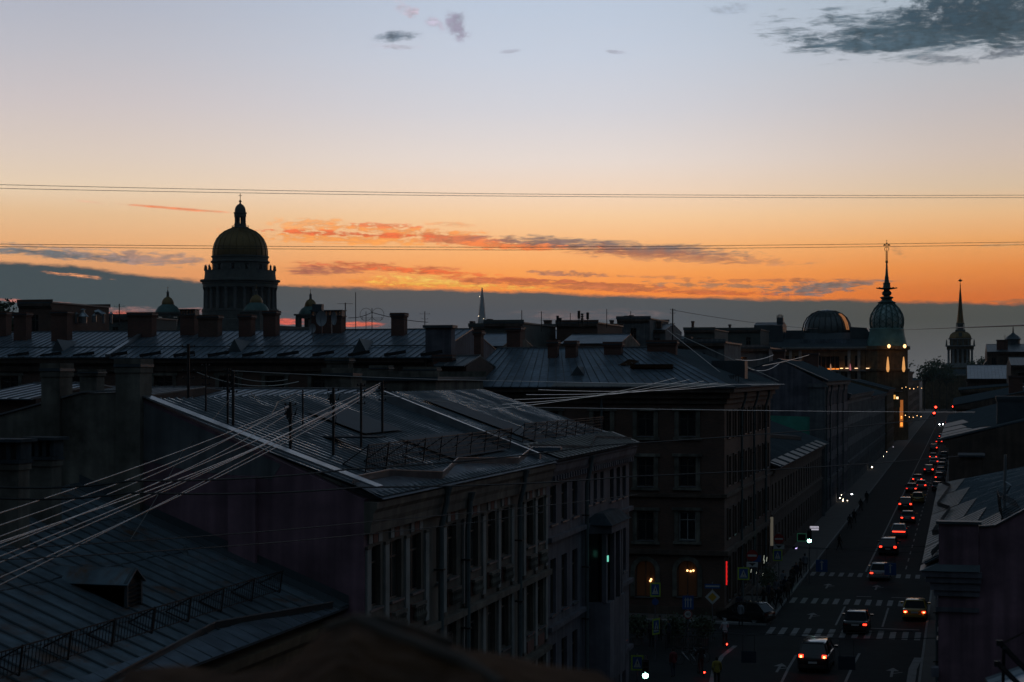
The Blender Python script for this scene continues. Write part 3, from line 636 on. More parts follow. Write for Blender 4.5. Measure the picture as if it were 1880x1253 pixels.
# ---- department store with onion tower and glass dome
def store():
    tx, ty = xat(1628, 500), 500.0; c = (tx, ty, 0)
    T = thing('department_store', 'long lamplit store with a glass dome and a latticed onion tower on its corner', 'department store', c)
    x0 = xat(1392, 500); x1 = tx + 4.6; yS, yN = 497.5, 531.0
    b = MB(); ops = []; W_ = []
    # garden-side front: arched top row, tall lower rows
    for i in range(11):
        u = x0 + 3 + i * (tx - 5 - x0 - 3) / 10
        W_ += [(u, 20.6, 1.7, 3.0), (u, 14.4, 1.7, 4.2), (u, 8.2, 1.7, 4.0), (u, 1.6, 1.9, 4.4)]
    mid = (xat(1474, 497), xat(1541, 497))
    W_ = [w for w in W_ if not (mid[0] - .8 < w[0] < mid[1] + .8 and w[1] > 19)]
    ops = [(u - w / 2, u + w / 2, z, z + h) for u, z, w, h in W_] + [(mid[0], mid[1], 20.2, 23.4)]
    wall(b, 'y', yS, x0, tx - 4.6, 0, 25.2, ops, pl_ochre, 1, .5)
    # street side
    ops2 = [(508 + i * 4 - .8, 508 + i * 4 + .8, z, z + 3.4) for i in range(6) for z in (20.2, 14.4, 8.2, 1.8)]
    wall(b, 'x', x1 - 1.2, ty + 4.7, yN, 0, 25.2, ops2, pl_ochre, -1, .4)
    b.box((x0, yS + .6, 0), (x1 - 1.8, yN, 25.1), pl_ochre)
    B = b.build('wall', T)
    for u, z, w, h in W_: put_window(T, (u, yS + .3, z), -math.pi / 2, w, h, frame_d, glass_d, detail=False)
    for o in ops2: put_window(T, (x1 - 1.4, (o[0] + o[1]) / 2, o[2]), 0, 1.6, 3.4, frame_d, glass_d, detail=False)
    g = MB(); g.box((mid[0], yS + .35, 20.2), (mid[1], yS + .45, 23.4), glass_d); [g.box((mid[0] + (mid[1] - mid[0]) * k / 8 - .1, yS + .2, 20.2), (mid[0] + (mid[1] - mid[0]) * k / 8 + .1, yS + .34, 23.4), frame_d) for k in range(9)]; g.build('long_window', T)
    cn = MB()
    for z0, z1, e in ((19.2, 19.7, .7), (25.2, 25.6, .6), (25.603, 26.1, 1.1)): cn.box((x0 - .3, yS - e, z0), (tx - 4.7, yS - .003, z1), pl_white); cn.box((x1 - 1.2, ty + 4.7, z0), (x1 - 1.2 + e, yN, z1), pl_white)
    for i in range(12):
        u = x0 + 1.2 + i * (tx - 5 - x0 - 1) / 11
        cn.box((u - .45, yS - .28, 2), (u + .45, yS - .003, 19.15), pl_white); 
        if not (mid[0] < u < mid[1]): cn.box((u - .4, yS - .28, 19.75), (u + .4, yS - .003, 25.15), pl_white)
    cn.build('cornice', T)
    r = MB(); slope(r, (x0 - .5, yS - .8, 26.1), (tx - 4, yS - .8, 26.1), (x0 + 1, yS + 9, 30.3), (tx - 4, yS + 9, 30.3), roof_dark, .1, 1.2); slope(r, (x0 - .5, yN, 26), (tx - 4, yN, 26), (x0 + 1, yS + 9, 30.3), (tx - 4, yS + 9, 30.3), roof_dark, .1, 0)
    a, e = xat(1468, 497), xat(1560, 497); r.box((a, yS + 1.5, 26.3), (e, yS + 6.5, 28.3), roof_b)
    a, e = xat(1388, 505), xat(1440, 505); r.box((a, 500, 26), (e, 512, 32.4), roof_dark); r.prism([(500, 32.4), (506, 33.4), (512, 32.4)], 'x', a, e, roof_dark); r.box((e - 2, 503, 33), (e - .2, 505, 34.6), roof_dark)
    for k in range(5): r.bar((e - 1.9 + .4 * k, 503.5, 34.6), (e - 1.9 + .4 * k, 503.5, 35.3 + .3 * math.sin(k * .8)), .25, roof_dark)
    a, e = xat(1445, 505), xat(1476, 505); r.box((a, 502, 28), (e, 512, 30.9), roof_dark)
    a, e = xat(1562, 505), xat(1592, 505); r.prism([(a, 28), (e + 2, 28), (e, 31.5), (a, 31.8)], 'y', 502, 512, roof_dark)
    Rf = r.build('roof', T)
    dxc = xat(1518, 513); dm = mat('dark_dome_glass', (.05, .06, .06), .25, .1, .3, .3)
    g = MB(); g.lathe([(7.1, 28.5), (7.1, 30.6), (7.0, 31.6), (6.6, 33.2), (5.7, 34.8), (4.3, 36.0), (2.4, 36.8), (.6, 37.1), (.05, 37.2)], (dxc, 513, 0), dm, 24); G = g.build('glass_dome', T, 20)
    m = MB()
    for k in range(24): t = 2 * math.pi * k / 24; m.tube([(dxc + (r_ + .05) * math.cos(t), 513 + (r_ + .05) * math.sin(t), z) for r_, z in ((7.1, 30.6), (7.0, 31.6), (6.6, 33.2), (5.7, 34.8), (4.3, 36.0), (2.4, 36.8))], .1, iron, 4)
    m.build('dome_rib', G)
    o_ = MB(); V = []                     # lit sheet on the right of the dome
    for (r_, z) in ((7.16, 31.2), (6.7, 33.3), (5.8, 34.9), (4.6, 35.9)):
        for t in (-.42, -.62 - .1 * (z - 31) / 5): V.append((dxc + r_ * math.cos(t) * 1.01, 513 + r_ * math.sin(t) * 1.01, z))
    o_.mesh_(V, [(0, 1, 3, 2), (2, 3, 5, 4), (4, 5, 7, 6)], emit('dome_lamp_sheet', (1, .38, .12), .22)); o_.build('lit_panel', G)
    # tower
    t = MB(); t.lathe([(6.4, 0), (6.4, 19.2), (6.8, 19.3), (6.8, 19.9), (6.2, 20), (6.2, 25.2), (6.9, 25.3), (6.9, 26.2), (5.2, 26.4)], c, pl_ochre, 8, math.pi / 8); TW = t.build('tower', T)
    d = MB(); d.lathe([(5.6, 26.3), (5.4, 27.6), (5.0, 29), (4.75, 30.8), (4.8, 31.1), (4.55, 31.3)], c, verd_p, 24); d.build('drum', TW, 40)
    on = [(4.4, 31.2), (4.65, 32.6), (4.65, 34), (4.25, 35.4), (3.5, 36.7), (2.5, 37.8), (1.95, 38.4)]
    g = MB(); g.lathe([(r_ * .9, z) for r_, z in on], c, mat('onion_back_glass', (.34, .46, .44), .5, .1, .4, .5), 24); O = g.build('onion_dome', TW, 50)
    for k in range(16):
        m = MB(); t0 = 2 * math.pi * k / 16; m.tube([(tx + r_ * math.cos(t0), ty + r_ * math.sin(t0), z) for r_, z in on], .16, verd, 5); 
        V = []
        for s_ in (1, -1):
            pts_ = []
            for j in range(15):
                u = j / 14; i0 = min(len(on) - 2, int(u * (len(on) - 1))); f_ = u * (len(on) - 1) - i0
                r_ = on[i0][0] * (1 - f_) + on[i0 + 1][0] * f_; z = on[i0][1] * (1 - f_) + on[i0 + 1][1] * f_; tt = t0 + .19 * (1 + s_ * math.sin(u * 14 + k * 1.7)); pts_.append((tx + r_ * math.cos(tt), ty + r_ * math.sin(tt), z))
            m.tube(pts_, .08, verd, 4)
        m.build('lattice_rib', O)
    s = MB(); s.lathe([(2.3, 38.1), (2.5, 38.6), (1.7, 38.9), (1.35, 39.3), (1.9, 39.9), (1.6, 40.1), (.8, 40.3), (1.3, 40.8), (1.35, 41.3), (.8, 41.9), (.85, 42.1), (2.5, 42.5), (1.05, 42.75), (.95, 43.8), (1.05, 44.0), (.68, 44.15), (.55, 45.2), (.6, 45.35), (.4, 46.2), (.2, 49.6), (.12, 50)], c, verd, 12); s.ball((tx, ty, 49.9), .42, gold, 10)
    for k in range(8): q = 2 * math.pi * k / 8; s.bar((tx + 1.2 * math.cos(q), ty + 1.2 * math.sin(q), 42.3), (tx + 2.9 * math.cos(q), ty + 2.9 * math.sin(q), 42.6), .3, verd)
    sp_ = s.build('spire', TW, 30)
    w = MB(); w.bar((tx, ty, 50), (tx, ty, 55.9), .11, iron)
    for s_ in (1, -1): w.tube([(tx + s_ * ct * .32 * math.sin(j * .62), ty + s_ * st * .32 * math.sin(j * .62), 50.2 + j * .12) for j in range(22)], .08, iron, 5)
    w.tube([(tx + .62 * math.cos(q) * ct, ty + .62 * math.cos(q) * st, 53.5 + .62 * math.sin(q)) for q in [2 * math.pi * k / 14 for k in range(15)]], .09, iron, 5)
    for s_ in (-1, 1): w.mesh_([(tx, ty, 54.6), (tx + s_ * ct * .6, ty + s_ * st * .6, 55.0), (tx + s_ * ct * 1.1, ty + s_ * st * 1.1, 54.5), (tx + s_ * ct * .5, ty + s_ * st * .5, 54.4)], [(0, 1, 2, 3), (3, 2, 1, 0)], iron)
    w.ball((tx, ty, 55.1), .25, iron, 8); w.ball((tx, ty, 55.9), .16, iron, 8); w.build('finial', sp_)
    # lamps: globe lanterns and shielded uplights along the cornices
    def lamp(p, r_, m_, nm='globe_lamp', par=T):
        q = MB(); q.ball(p, r_, m_, 8, 1.3); q.bar((p[0], p[1], p[2] - r_ * 1.3), (p[0], p[1], p[2] - r_ * 1.3 - .5), .12, iron); q.build(nm, par)
    for px in (1632, 1661): q = hd(px, 636, 481); lamp(q, .42, glow_warm)
    for px in (1630, 1659):
        q = hd(px, 678, 481); m = MB(); m.lathe([(.2, -.8), (.45, 0), (.3, 2.0), (.1, 3.4)], q, emit('uplight_glow_%d' % px, (1, .45, .14), .75), 8); m.lathe([(.3, -1.1), (.5, -.82)], q, iron, 8); m.build('uplight', T)
    q0 = hd(1655, 785, 478); m = MB(); m.box((q0.x - .45, q0.y, q0.z), (q0.x + .45, q0.y + .3, q0.z + 7.5), emit('lit_bay_strip', (1, .3, .06), .32)); m.box((q0.x - .3, q0.y - .1, q0.z + .3), (q0.x + .3, q0.y - .01, q0.z + 1.6), glow_orange); m.box((q0.x - .2, q0.y - .1, q0.z + 2.3), (q0.x + .2, q0.y - .01, q0.z + 3.1), glow_orange); m.build('lit_bay', T)
    for i, px in enumerate((1401, 1418, 1440, 1455, 1465, 1545, 1555, 1572, 1593, 1610)):
        q = hy(px, 648, yS - 1.3); m = MB(); m.box((q.x - .5, q.y - .2, 19.75), (q.x + .5, q.y + .2, 19.95), iron); m.box((q.x - .42, q.y - .16, 19.955), (q.x + .42, q.y + .16, 20.12), glow_soft if px not in (1465, 1545) else glow_warm); m.build('uplight', T)
    for k in range(9):
        u = mid[0] + (k + .5) * (mid[1] - mid[0]) / 9; m = MB(); m.box((u - .45, yS - .7, 19.75), (u + .45, yS - .2, 19.97), glow_orange); m.build('uplight', T)
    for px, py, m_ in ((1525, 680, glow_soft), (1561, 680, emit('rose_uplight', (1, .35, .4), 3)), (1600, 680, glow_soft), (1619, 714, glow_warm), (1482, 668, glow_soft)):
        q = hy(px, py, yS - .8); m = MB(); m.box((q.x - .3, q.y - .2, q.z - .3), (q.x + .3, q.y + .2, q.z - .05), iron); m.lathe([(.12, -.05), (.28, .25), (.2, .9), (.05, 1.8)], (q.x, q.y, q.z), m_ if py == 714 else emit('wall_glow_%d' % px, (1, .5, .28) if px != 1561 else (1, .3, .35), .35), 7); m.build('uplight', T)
    q = hd(1657, 757, 476)
    a = MB(); q = hd(1640, 735, 474); a.box((q.x - 2.0, q.y, q.z - 2), (q.x + 1.8, q.y + 1.5, q.z + 2.3), pl_ochre); a.box((q.x - 2.6, q.y - .5, q.z + 2.303), (q.x + 2.4, q.y + 1.5, q.z + 2.5), galv)
    for u in (-1.3, -.5, .35, 1.1): a.box((q.x + u - .3, q.y - .03, q.z + .3), (q.x + u + .25, q.y - .005, q.z + 1.4 - .5 * (u > .9)), glow_amber if u != 1.1 else glow_soft)
    a.build('lit_attic', T)
store()
# ================================================================== near buildings on the left of the street
XF = -17.0
def drainpipe(parent, y, x, ztop, zbot=.4, jog=.42):
    b = MB(); b.lathe([(.2, 0), (.11, -.3)], (x + jog, y, ztop), pipe_m, 8)
    b.tube([(x + jog, y, ztop - .2), (x + jog, y, ztop - .5), (x + .22, y, ztop - 1.35), (x + .22, y, zbot)], .1, pipe_m, 8)
    z = zbot + 1.5
    while z < ztop - 2: b.box((x + .002, y - .13, z), (x + .34, y + .13, z + .05), iron); z += 2.4
    return b.build('drainpipe', parent, 40)
def railing_guard(parent, pts, h, bars, m=iron, lattice=False, lean=.0, brace=None):
    """guard along the polyline pts (on the roof), vertical bars every bars metres; brace = vector from post top to roof"""
    b = MB()
    for p, q in zip(pts, pts[1:]):
        p, q = Vector(p), Vector(q); L = (q - p).length; n = max(1, int(L / bars)); up = Vector((lean, 0, h))
        for f in ((.12, 1.) if not lattice else (.1, .3, .5, .7, .87, 1.)): b.bar(p + up * f, q + up * f, .02 if f < 1 else .028, m)
        for i in range(n + 1): e = p.lerp(q, i / n); b.bar(e + up * .08, e + up, .014, m)
        k = max(1, round(L / 2.0))
        for i in range(k + 1):
            e = p.lerp(q, i / k); b.bar(e, e + up * 1.04, .036, m)
            if brace is not None: b.bar(e + up * .98, e + Vector(brace), .03, m); b.bar(e, e + Vector(brace), .03, m)
    return b.build('snow_guard', parent)
# ---- the corner house with the blind violet wall
def pilaster_house():
    y0, y1 = 48.6, 91.0; ze, zr, xe, xr = 14.42, 17.25, -16.58, -24.6
    T = thing('corner_house', 'long pilastered house with a blind violet end wall and ribbed metal roof', 'house', (XF, y0, 0), None)
    # blind end wall
    b = MB()
    fw = [(XF, 0), (XF, 14.35), (xr, zr + .25), (xr - 1.5, zr + .2), (-33.5, 14.6), (-33.5, 0)]
    fr = [(XF, 0), (XF, 14.35), (xr, zr + .25), (xr, 0)]; fl = [(xr - .003, 0), (xr - .003, zr + .25), (xr - 1.5, zr + .2), (-29.5, 16.6), (-45, 16.5), (-45, 0)]
    b.prism(fr, 'y', y0, y0 + .45, pl_pink); b.prism(fl, 'y', y0 - .03, y0 + .45, pl_old); b.build('blind_wall', T)
    pt = MB(); pt.mesh_([(xr + .1, y0 - .012, zr + .1), (-19.6, y0 - .012, 15.35), (-19.9, y0 - .012, 14.9), (-20.9, y0 - .012, 15.0), (-22.4, y0 - .012, 15.1), (xr + .1, y0 - .012, 15.5)], [(0, 1, 2, 3, 4, 5)], pl_grey); pt.build('patched_render', T)
    e0, e1 = xat(424, y0), xat(474, y0); pr_ = MB(); pr_.box((e0, y0 - .22, 11), (e1, y0 - .003, 15.0), pl_pink); pr_.build('wall_pier', T)
    c = MB()
    for p, q in (((xe, 14.72), (xr, zr + .3)), ((xr, zr + .3), (xr - 1.5, zr + .25)), ((xr - 1.5, zr + .25), (-29.5, 16.65))): c.bar((p[0], y0 + .22, p[1]), (q[0], y0 + .22, q[1]), .62, galv, .05)
    c.build('wall_capping', T)
    # the street front: section one (beige, pilasters), section two (grey)
    A = [49.55, 51.6, 53.65, 57.75, 60.6, 63.0, 65.0, 69.0, 70.85]
    B_ = [73.2, 75.4, 77.6]; C_ = [86.3, 88.0, 89.6]; D_ = [80.6, 82.2, 83.8]
    ops = []; wins = []
    for y in A:
        for z, h in ((11.05, 1.85), (7.5, 2.2), (4.1, 2.1), (.7, 2.3)): wins.append((y, 1.12, z, h, 'a'))
    wins += [(56.15, .5, 11.05, 1.85, 'a'), (56.15, .5, 7.5, 2.2, 'a')]
    for y in B_:
        for z, h in ((11.6, 1.65), (7.7, 2.4), (4.2, 2.2), (.7, 2.4)): wins.append((y, 1.1, z, h, 'b'))
    for y in C_:
        for z, h in ((11.7, 1.6), (7.8, 2.3), (4.2, 2.2), (.7, 2.4)): wins.append((y, .95, z, h, 'b'))
    for y in D_: wins += [(y, .8, 11.9, 1.4, 'b'), (y, .9, .7, 2.4, 'b')]
    opa = [(y - w / 2, y + w / 2, z, z + h) for y, w, z, h, s in wins if s == 'a']; opb = [(y - w / 2, y + w / 2, z, z + h) for y, w, z, h, s in wins if s == 'b']
    w1 = MB(); wall(w1, 'x', XF, y0 + .45, 71.9, 0, 14.0, opa, pl_beige, -1); w1.build('front_wall', T)
    w2 = MB(); wall(w2, 'x', XF, 71.9, y1, 0, 14.0, opb, pl_violet, -1); w2.box((XF - 16, y1 - .3, 0), (XF - .23, y1, 14), pl_violet); w2.build('front_wall', T)
    for y, w, z, h, s in wins: put_window(T, (XF, y, z), 0, w, h, frame_d if s == 'a' else frame_d, (glass, glass_c, glass)[int(y * 7 + z * 3) % 3], detail=True)
    p = MB()
    for y in (48.9, 50.58, 52.62, 54.72, 56.75, 59.2, 61.8, 64.0, 66.05, 67.95, 69.93, 71.8):
        for z0, z1 in ((9.85, 12.95), (6.75, 9.6), (3.2, 6.4)):
            p.box((XF + .002, y - .18, z0 + .12), (XF + .07, y + .18, z1 - .1), pl_white); p.box((XF + .002, y - .2, z0), (XF + .09, y + .2, z0 + .115), pl_beige); p.box((XF + .002, y - .2, z1 - .095), (XF + .09, y + .2, z1), pl_beige)
    for y in A:
        p.box((XF + .002, y - .62, 13.0), (XF + .05, y - .28, 13.5), pl_white); p.box((XF + .002, y + .28, 13.0), (XF + .05, y + .62, 13.5), pl_white)
    p.build('pilasters', T)['kind'] = 'stuff'
    for y in A:
        r = MB(); r.box((XF + .002, y - .6, 10.1), (XF + .06, y + .6, 10.7), redpanel); r.box((XF + .002, y - .22, 13.0), (XF + .05, y + .22, 13.55), redpanel); r.box((XF + .002, y - .55, 6.75), (XF + .05, y + .55, 7.2), redpanel)
        for k in range(5): r.lathe([(.06, 0), (.1, .16), (.05, .3), (.08, .42)], (XF + .16, y - .44 + .22 * k, 10.15), pl_beige, 6)
        r.box((XF + .065, y - .6, 10.6), (XF + .2, y + .6, 10.7), pl_beige)
        r.build('ornament_panel', T)
    c = MB(); 
    prof = [(XF + .004, 13.3), (XF + .2, 13.35), (XF + .22, 13.6), (XF + .28, 13.75), (XF + .3, 13.95), (XF + .4, 14.08), (XF + .41, 14.26), (XF + .004, 14.28)]
    c.prism(prof, 'y', y0, 72.0, pl_beige)
    prof2 = [(XF + .004, 13.42), (XF + .16, 13.45), (XF + .18, 13.7), (XF + .3, 13.9), (XF + .36, 14.15), (XF + .45, 14.26), (XF + .004, 14.28)]
    c.prism(prof2, 'y', 72.05, y1 + .4, pl_violet)
    for k in range(36): c.box((XF + .19, 72.4 + k * .52, 13.5), (XF + .29, 72.62 + k * .52, 13.72), pl_violet)
    for z in (9.6, 6.42, 3.0): c.box((XF + .003, y0 + .45, z), (XF + .26, 71.95, z + .22), pl_beige)
    for z in (10.9, 7.1, 3.6): c.box((XF + .003, 72.0, z), (XF + .24, y1 + .1, z + .2), pl_violet)
    c.build('cornice', T)
    # bay window over the pavement
    bw = MB(); bw.prism([(XF, 79.8), (XF + 1.1, 80.3), (XF + 1.1, 84.2), (XF, 84.7)], 'z', 3.6, 7.35, pl_violet); bw.prism([(XF + .05, 80.2), (XF + .85, 80.6), (XF + .85, 83.9), (XF + .05, 84.3)], 'z', 7.352, 10.6, glass_d)
    for yy, xx in ((80.3, .95), (81.5, 1.1), (82.9, 1.1), (84.15, .95)): bw.box((XF + xx - .22, yy - .16, 7.352), (XF + xx, yy + .16, 10.6), pl_violet)
    bw.prism([(XF, 79.7), (XF + 1.2, 80.2), (XF + 1.2, 84.3), (XF, 84.8)], 'z', 10.603, 11.0, pl_violet); bw.taper((XF + .55, 82.25), (1.5, 4.9), (.4, 3.4), 11.003, 11.5, roof_dim); bw.prism([(XF + .3, 80.8), (XF + .9, 81), (XF + .9, 83.5), (XF + .3, 83.7)], 'z', 2.7, 3.598, pl_violet)
    BW = bw.build('bay_window', T)
    m = MB(); q = hx(1115, 1026, XF + 1.13); m.box((q.x, q.y - .08, q.z - .14), (q.x + .05, q.y + .08, q.z + .14), emit('signal_reflection_glow', (.25, 1, .75), .7)); m.build('signal_reflection', BW)  # traffic light's reflection on the bay glass, put in as a glowing chip
    # roof
    rm = MB(); ym = 70.2
    n = slope(rm, (xe, y0 + .55, ze), (xe, y1 + .5, ze), (xr, y0 + .55, zr), (xr, y1 - 1.5, zr), roof_dim, .08, .5, .1, .022, roof_rib)
    slope(rm, (-33.4, y1, 14.4), (-33.4, y0 + .55, 14.4), (xr, y1 - 1.5, zr), (xr, y0 + .55, zr), roof_rib, .08, .6, .03, .06)
    rm.prism([(y1 - 1.5, zr - .05), (y1 + .4, ze), (y1 + .4, ze - .1), (y1 - 1.6, zr - .2)], 'x', xr - .1, xr + .1, galv)
    rm.poly([(xr, y1 - 1.52, zr), (xe, y1 + .52, ze - .01), (-33.4, y1, 14.38)], roof_rib)
    RF = rm.build('roof', T, 45)
    k = (zr - ze) / (xr - xe)
    def zr_(x): return ze + k * (x - xe)
    g = MB(); zz = [(y0 + .4, -17.5), (52.5, -17.55), (56.1, -16.85), (60.5, -17.6), (66.5, -16.85), (71.5, -17.5)]
    for (ya, xa), (yb, xb) in zip(zz, zz[1:]):
        g.mesh_([(xa, ya, zr_(xa)), (xb, yb, zr_(xb)), (xb + .03, yb, zr_(xb) + .26), (xa + .03, ya, zr_(xa) + .26)], [(0, 1, 2, 3), (3, 2, 1, 0)], galv); g.bar((xa + .03, ya, zr_(xa) + .26), (xb + .03, yb, zr_(xb) + .26), .03, galv)
    zz = [(72.2, -17.8), (80.0, -16.8), (85, -17.6), (91, -16.9)]
    for (ya, xa), (yb, xb) in zip(zz, zz[1:]): g.mesh_([(xa, ya, zr_(xa)), (xb, yb, zr_(xb)), (xb + .03, yb, zr_(xb) + .22), (xa + .03, ya, zr_(xa) + .22)], [(0, 1, 2, 3), (3, 2, 1, 0)], galv)
    g.build('gutter_board', RF)
    e = MB(); e.mesh_([(xe + .1, y0 + .3, ze - .08), (xe + .1, 71.8, ze - .08), (xe - .9, 71.8, zr_(xe - .9) + .07), (xe - .9, y0 + .3, zr_(xe - .9) + .07)], [(0, 1, 2, 3), (3, 2, 1, 0)], roof_b)
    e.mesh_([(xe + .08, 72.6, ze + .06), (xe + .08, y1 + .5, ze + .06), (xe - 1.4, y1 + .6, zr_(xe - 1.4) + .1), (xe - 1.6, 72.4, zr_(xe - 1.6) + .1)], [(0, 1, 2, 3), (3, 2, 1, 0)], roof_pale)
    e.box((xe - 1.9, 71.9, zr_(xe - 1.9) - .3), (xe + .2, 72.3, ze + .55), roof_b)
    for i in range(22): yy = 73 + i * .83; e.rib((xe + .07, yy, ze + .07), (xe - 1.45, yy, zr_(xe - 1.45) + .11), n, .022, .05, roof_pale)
    e.build('eave_sheet', RF)
    f = MB(); f.prism([(xe - .3, zr_(xe - .3) - .1), (xe - .3, zr_(xe - .3) + .25), (xr + .9, zr_(xr + .9) + .42), (xr + .9, zr_(xr + .9) - .1)], 'y', ym, ym + .28, galv); f.build('fire_wall', RF)
    # smooth patches and hatches
    h = MB(); h.box((-21.4, 55.4, zr_(-21.4) - .2), (-19.0, 56.2, zr_(-19.0) + .62), roof_b); h.box((-21.5, 55.3, zr_(-19.0) + .625), (-18.9, 56.3, zr_(-19.0) + .68), roof_dim); h.build('roof_hatch', RF)
    for a, b2, c1, c2 in ((59, 63.5, -22.8, -20.6), (61.0, 68.8, -20.0, -17.9), (75, 78.2, -23.5, -18)):
        h = MB(); h.mesh_([(c1, a, zr_(c1) + .1), (c1, b2, zr_(c1) + .1), (c2, b2, zr_(c2) + .1), (c2, a, zr_(c2) + .1)], [(0, 1, 2, 3)], patch_m); h.build('roof_patch', RF)
    railing_guard(T, [(-18.0, 51.6, zr_(-18.0) + .05), (-18.0, 69.6, zr_(-18.0) + .05)], .85, .16, iron, True, .1, (-.75, 0, .25))
    railing_guard(T, [(-18.4, 73.4, zr_(-18.4) + .05), (-18.2, 89.6, zr_(-18.2) + .05)], .8, .2, iron, True, .1, (-.7, 0, .22))
    for y in (55.75, 66.5): drainpipe(T, y, XF, 14.3)
    drainpipe(T, 59.0, XF, 13.9, .4, .3)
    for y in (79.2,): drainpipe(T, y, XF, 14.3)
    # chimneys behind the ridge and along the end wall
    a, e_ = xat(205, 48.1), xat(250, 48.1); chimney(T, (a + e_) / 2, 48.75, 8, 18 + (690 - 660) / F * 54.5, e_ - a, .8, pl_old, roof_dark, 0, .05)
    a, e_ = xat(68, 48.2), xat(102, 48.2); chimney(T, (a + e_) / 2, 48.85, 8, 18 + (690 - 668) / F * 56, e_ - a, .8, pl_old, roof_dark, 0, .05)
    return T
pilaster_house()
# ---- the low house in front with the blue standing-seam roof
def low_house():
    y0, y1 = -6.0, 48.55; xe, ze, xr, zr = -17.45, 11.2, -26.2, 14.65
    T = thing('low_house', 'low house with a worn blue standing-seam roof, louvred dormer and spiked snow guard', 'house', (xe, y1, 0))
    k = (zr - ze) / (xr - xe)
    def Z(x): return ze + k * (x - xe)
    w = MB(); w.box((xr - 8, y0, 0), (-18.1, y1, ze - .35), pl_ochre); w.build('wall', T)
    c = MB(); c.prism([(-18.09, 10.0), (-17.9, 10.1), (-17.85, 10.4), (-17.6, 10.6), (-17.55, 10.85), (-18.09, 10.86)], 'y', y0, y1, pl_ochre); c.build('cornice', T)
    r = MB(); n = slope(r, (xe, y0, ze), (xe, y1, ze), (xr, y0, zr), (xr, y1, zr), roof_near, .08, .74, .022, .05, roof_dark)
    slope(r, (xr - 8.6, y1, ze), (xr - 8.6, y0, ze), (xr, y1, zr), (xr, y0, zr), roof_near, .08, .7, .02, .05, roof_dark)
    for x in (-19.6, -21.8, -24.0):     # cross seams, staggered from sheet to sheet
        for i in range(int((y1 - y0) / .74)):
            ya = y0 + i * .74; xx = x + rnd.uniform(-.05, .05); r.box((xx - .012, ya + .03, Z(xx) - .01), (xx + .012, ya + .71, Z(xx) + .022), roof_dark)
    RF = r.build('roof', T)
    g = MB(); zz = [(y0, -18.2), (8, -17.55), (20, -18.4), (32, -17.55), (41, -18.35), (47.6, -17.6)]
    for (ya, xa), (yb, xb) in zip(zz, zz[1:]):
        g.mesh_([(xa, ya, Z(xa)), (xb, yb, Z(xb)), (xb + .02, yb, Z(xb) + .2), (xa + .02, ya, Z(xa) + .2)], [(0, 1, 2, 3), (3, 2, 1, 0)], roof_dark); g.bar((xa + .02, ya, Z(xa) + .2), (xb + .02, yb, Z(xb) + .2), .035, roof_near)
    g.build('gutter_board', RF)
    ap = MB(); ap.mesh_([(xe + .02, 20, ze + .012), (xe + .02, y1 - .9, ze + .012), (xe - .75, y1 - 6, Z(xe - .75) + .05), (xe - .8, 22, Z(xe - .8) + .05)], [(0, 1, 2, 3)], roof_b); ap.build('eave_sheet', RF)
    fl = MB()
    fl.mesh_([(xe, y1 - .02, ze + .06), (xr, y1 - .02, zr + .06), (xr, y1 - .02, zr + .32), (xe, y1 - .02, ze + .32)], [(0, 1, 2, 3)], roof_dark); fl.mesh_([(xe, y1 - .7, ze + .055), (xr, y1 - .7, zr + .055), (xr, y1 - .02, zr + .07), (xe, y1 - .02, ze + .07)], [(0, 1, 2, 3)], roof_dark); fl.build('flashing', RF)
    railing_guard(T, [(-18.84, 12, Z(-18.84) + .05), (-18.84, 46.6, Z(-18.84) + .05)], .62, .155, iron, False, .08, (-.62, 0, .24))
    # louvred dormer
    q = hplane(241, 1112, (xe, 0, ze), n); x, y, z = q.x, q.y, q.z
    d = MB(); wd, hh = .42, .62; zt = z + hh; xb = x - (zt - z) / abs(k); xb2 = x - (zt + .3 - z) / abs(k)
    for s in (-1, 1): d.mesh_([(x, y + s * wd, z), (x, y + s * wd, zt), (xb, y + s * wd, zt)], [(0, 1, 2), (2, 1, 0)], roof_dark)
    d.mesh_([(x + .02, y - wd, z), (x + .02, y + wd, z), (x + .02, y + wd, zt), (x + .02, y, zt + .3), (x + .02, y - wd, zt)], [(0, 1, 2, 3, 4)], iron)
    for i in range(5): d.mesh_([(x + .03, y - wd + .08, z + .1 + i * .11), (x + .03, y + wd - .08, z + .1 + i * .11), (x + .11, y + wd - .08, z + .06 + i * .11), (x + .11, y - wd + .08, z + .06 + i * .11)], [(0, 1, 2, 3), (3, 2, 1, 0)], roof_dark)
    for s in (-1, 1): d.box((x + .02, y + s * (wd - .04) - .04, z), (x + .1, y + s * (wd - .04) + .04, zt), roof_dark); d.bar((x + .08, y + s * (wd + .05), zt - .03), (x + .08, y, zt + .31), .09, roof_dark, .05)
    rf_ = MB()
    for s in (-1, 1): slope(rf_, (x + .16, y + s * (wd + .1), zt - .05), (xb - .1, y + s * (wd + .1), zt - .05), (x + .16, y, zt + .32), (xb2, y, zt + .32), roof_near, .03, 0)
    D = d.build('dormer', RF); D2 = rf_.build('dormer_roof', RF)
    s_ = hplane(340, 1018, (xe, 0, ze), n); m = MB(); m.lathe([(.14, -.05), (.09, .05), (.05, .22), (.01, .3)], s_, roof_dark, 10); m.build('roof_vent', RF)
    # whitewashed chimney stacks on the ridge
    for (pa, pb, yy, top, vents, hgt) in ((-30, 44, 40.5, 807, 4, 0), (62, 104, 43.5, 804, 3, 0)):
        a, e = xat(pa, yy), xat(pb, yy); z1 = 18 + (HOR - top) / F * (ct * yy + 22 * st)
        chimney(T, (a + e) / 2, yy, 12.5, z1 - .38, e - a, .55, pl_old, roof_dim, vents, .06)
    return T
low_house()
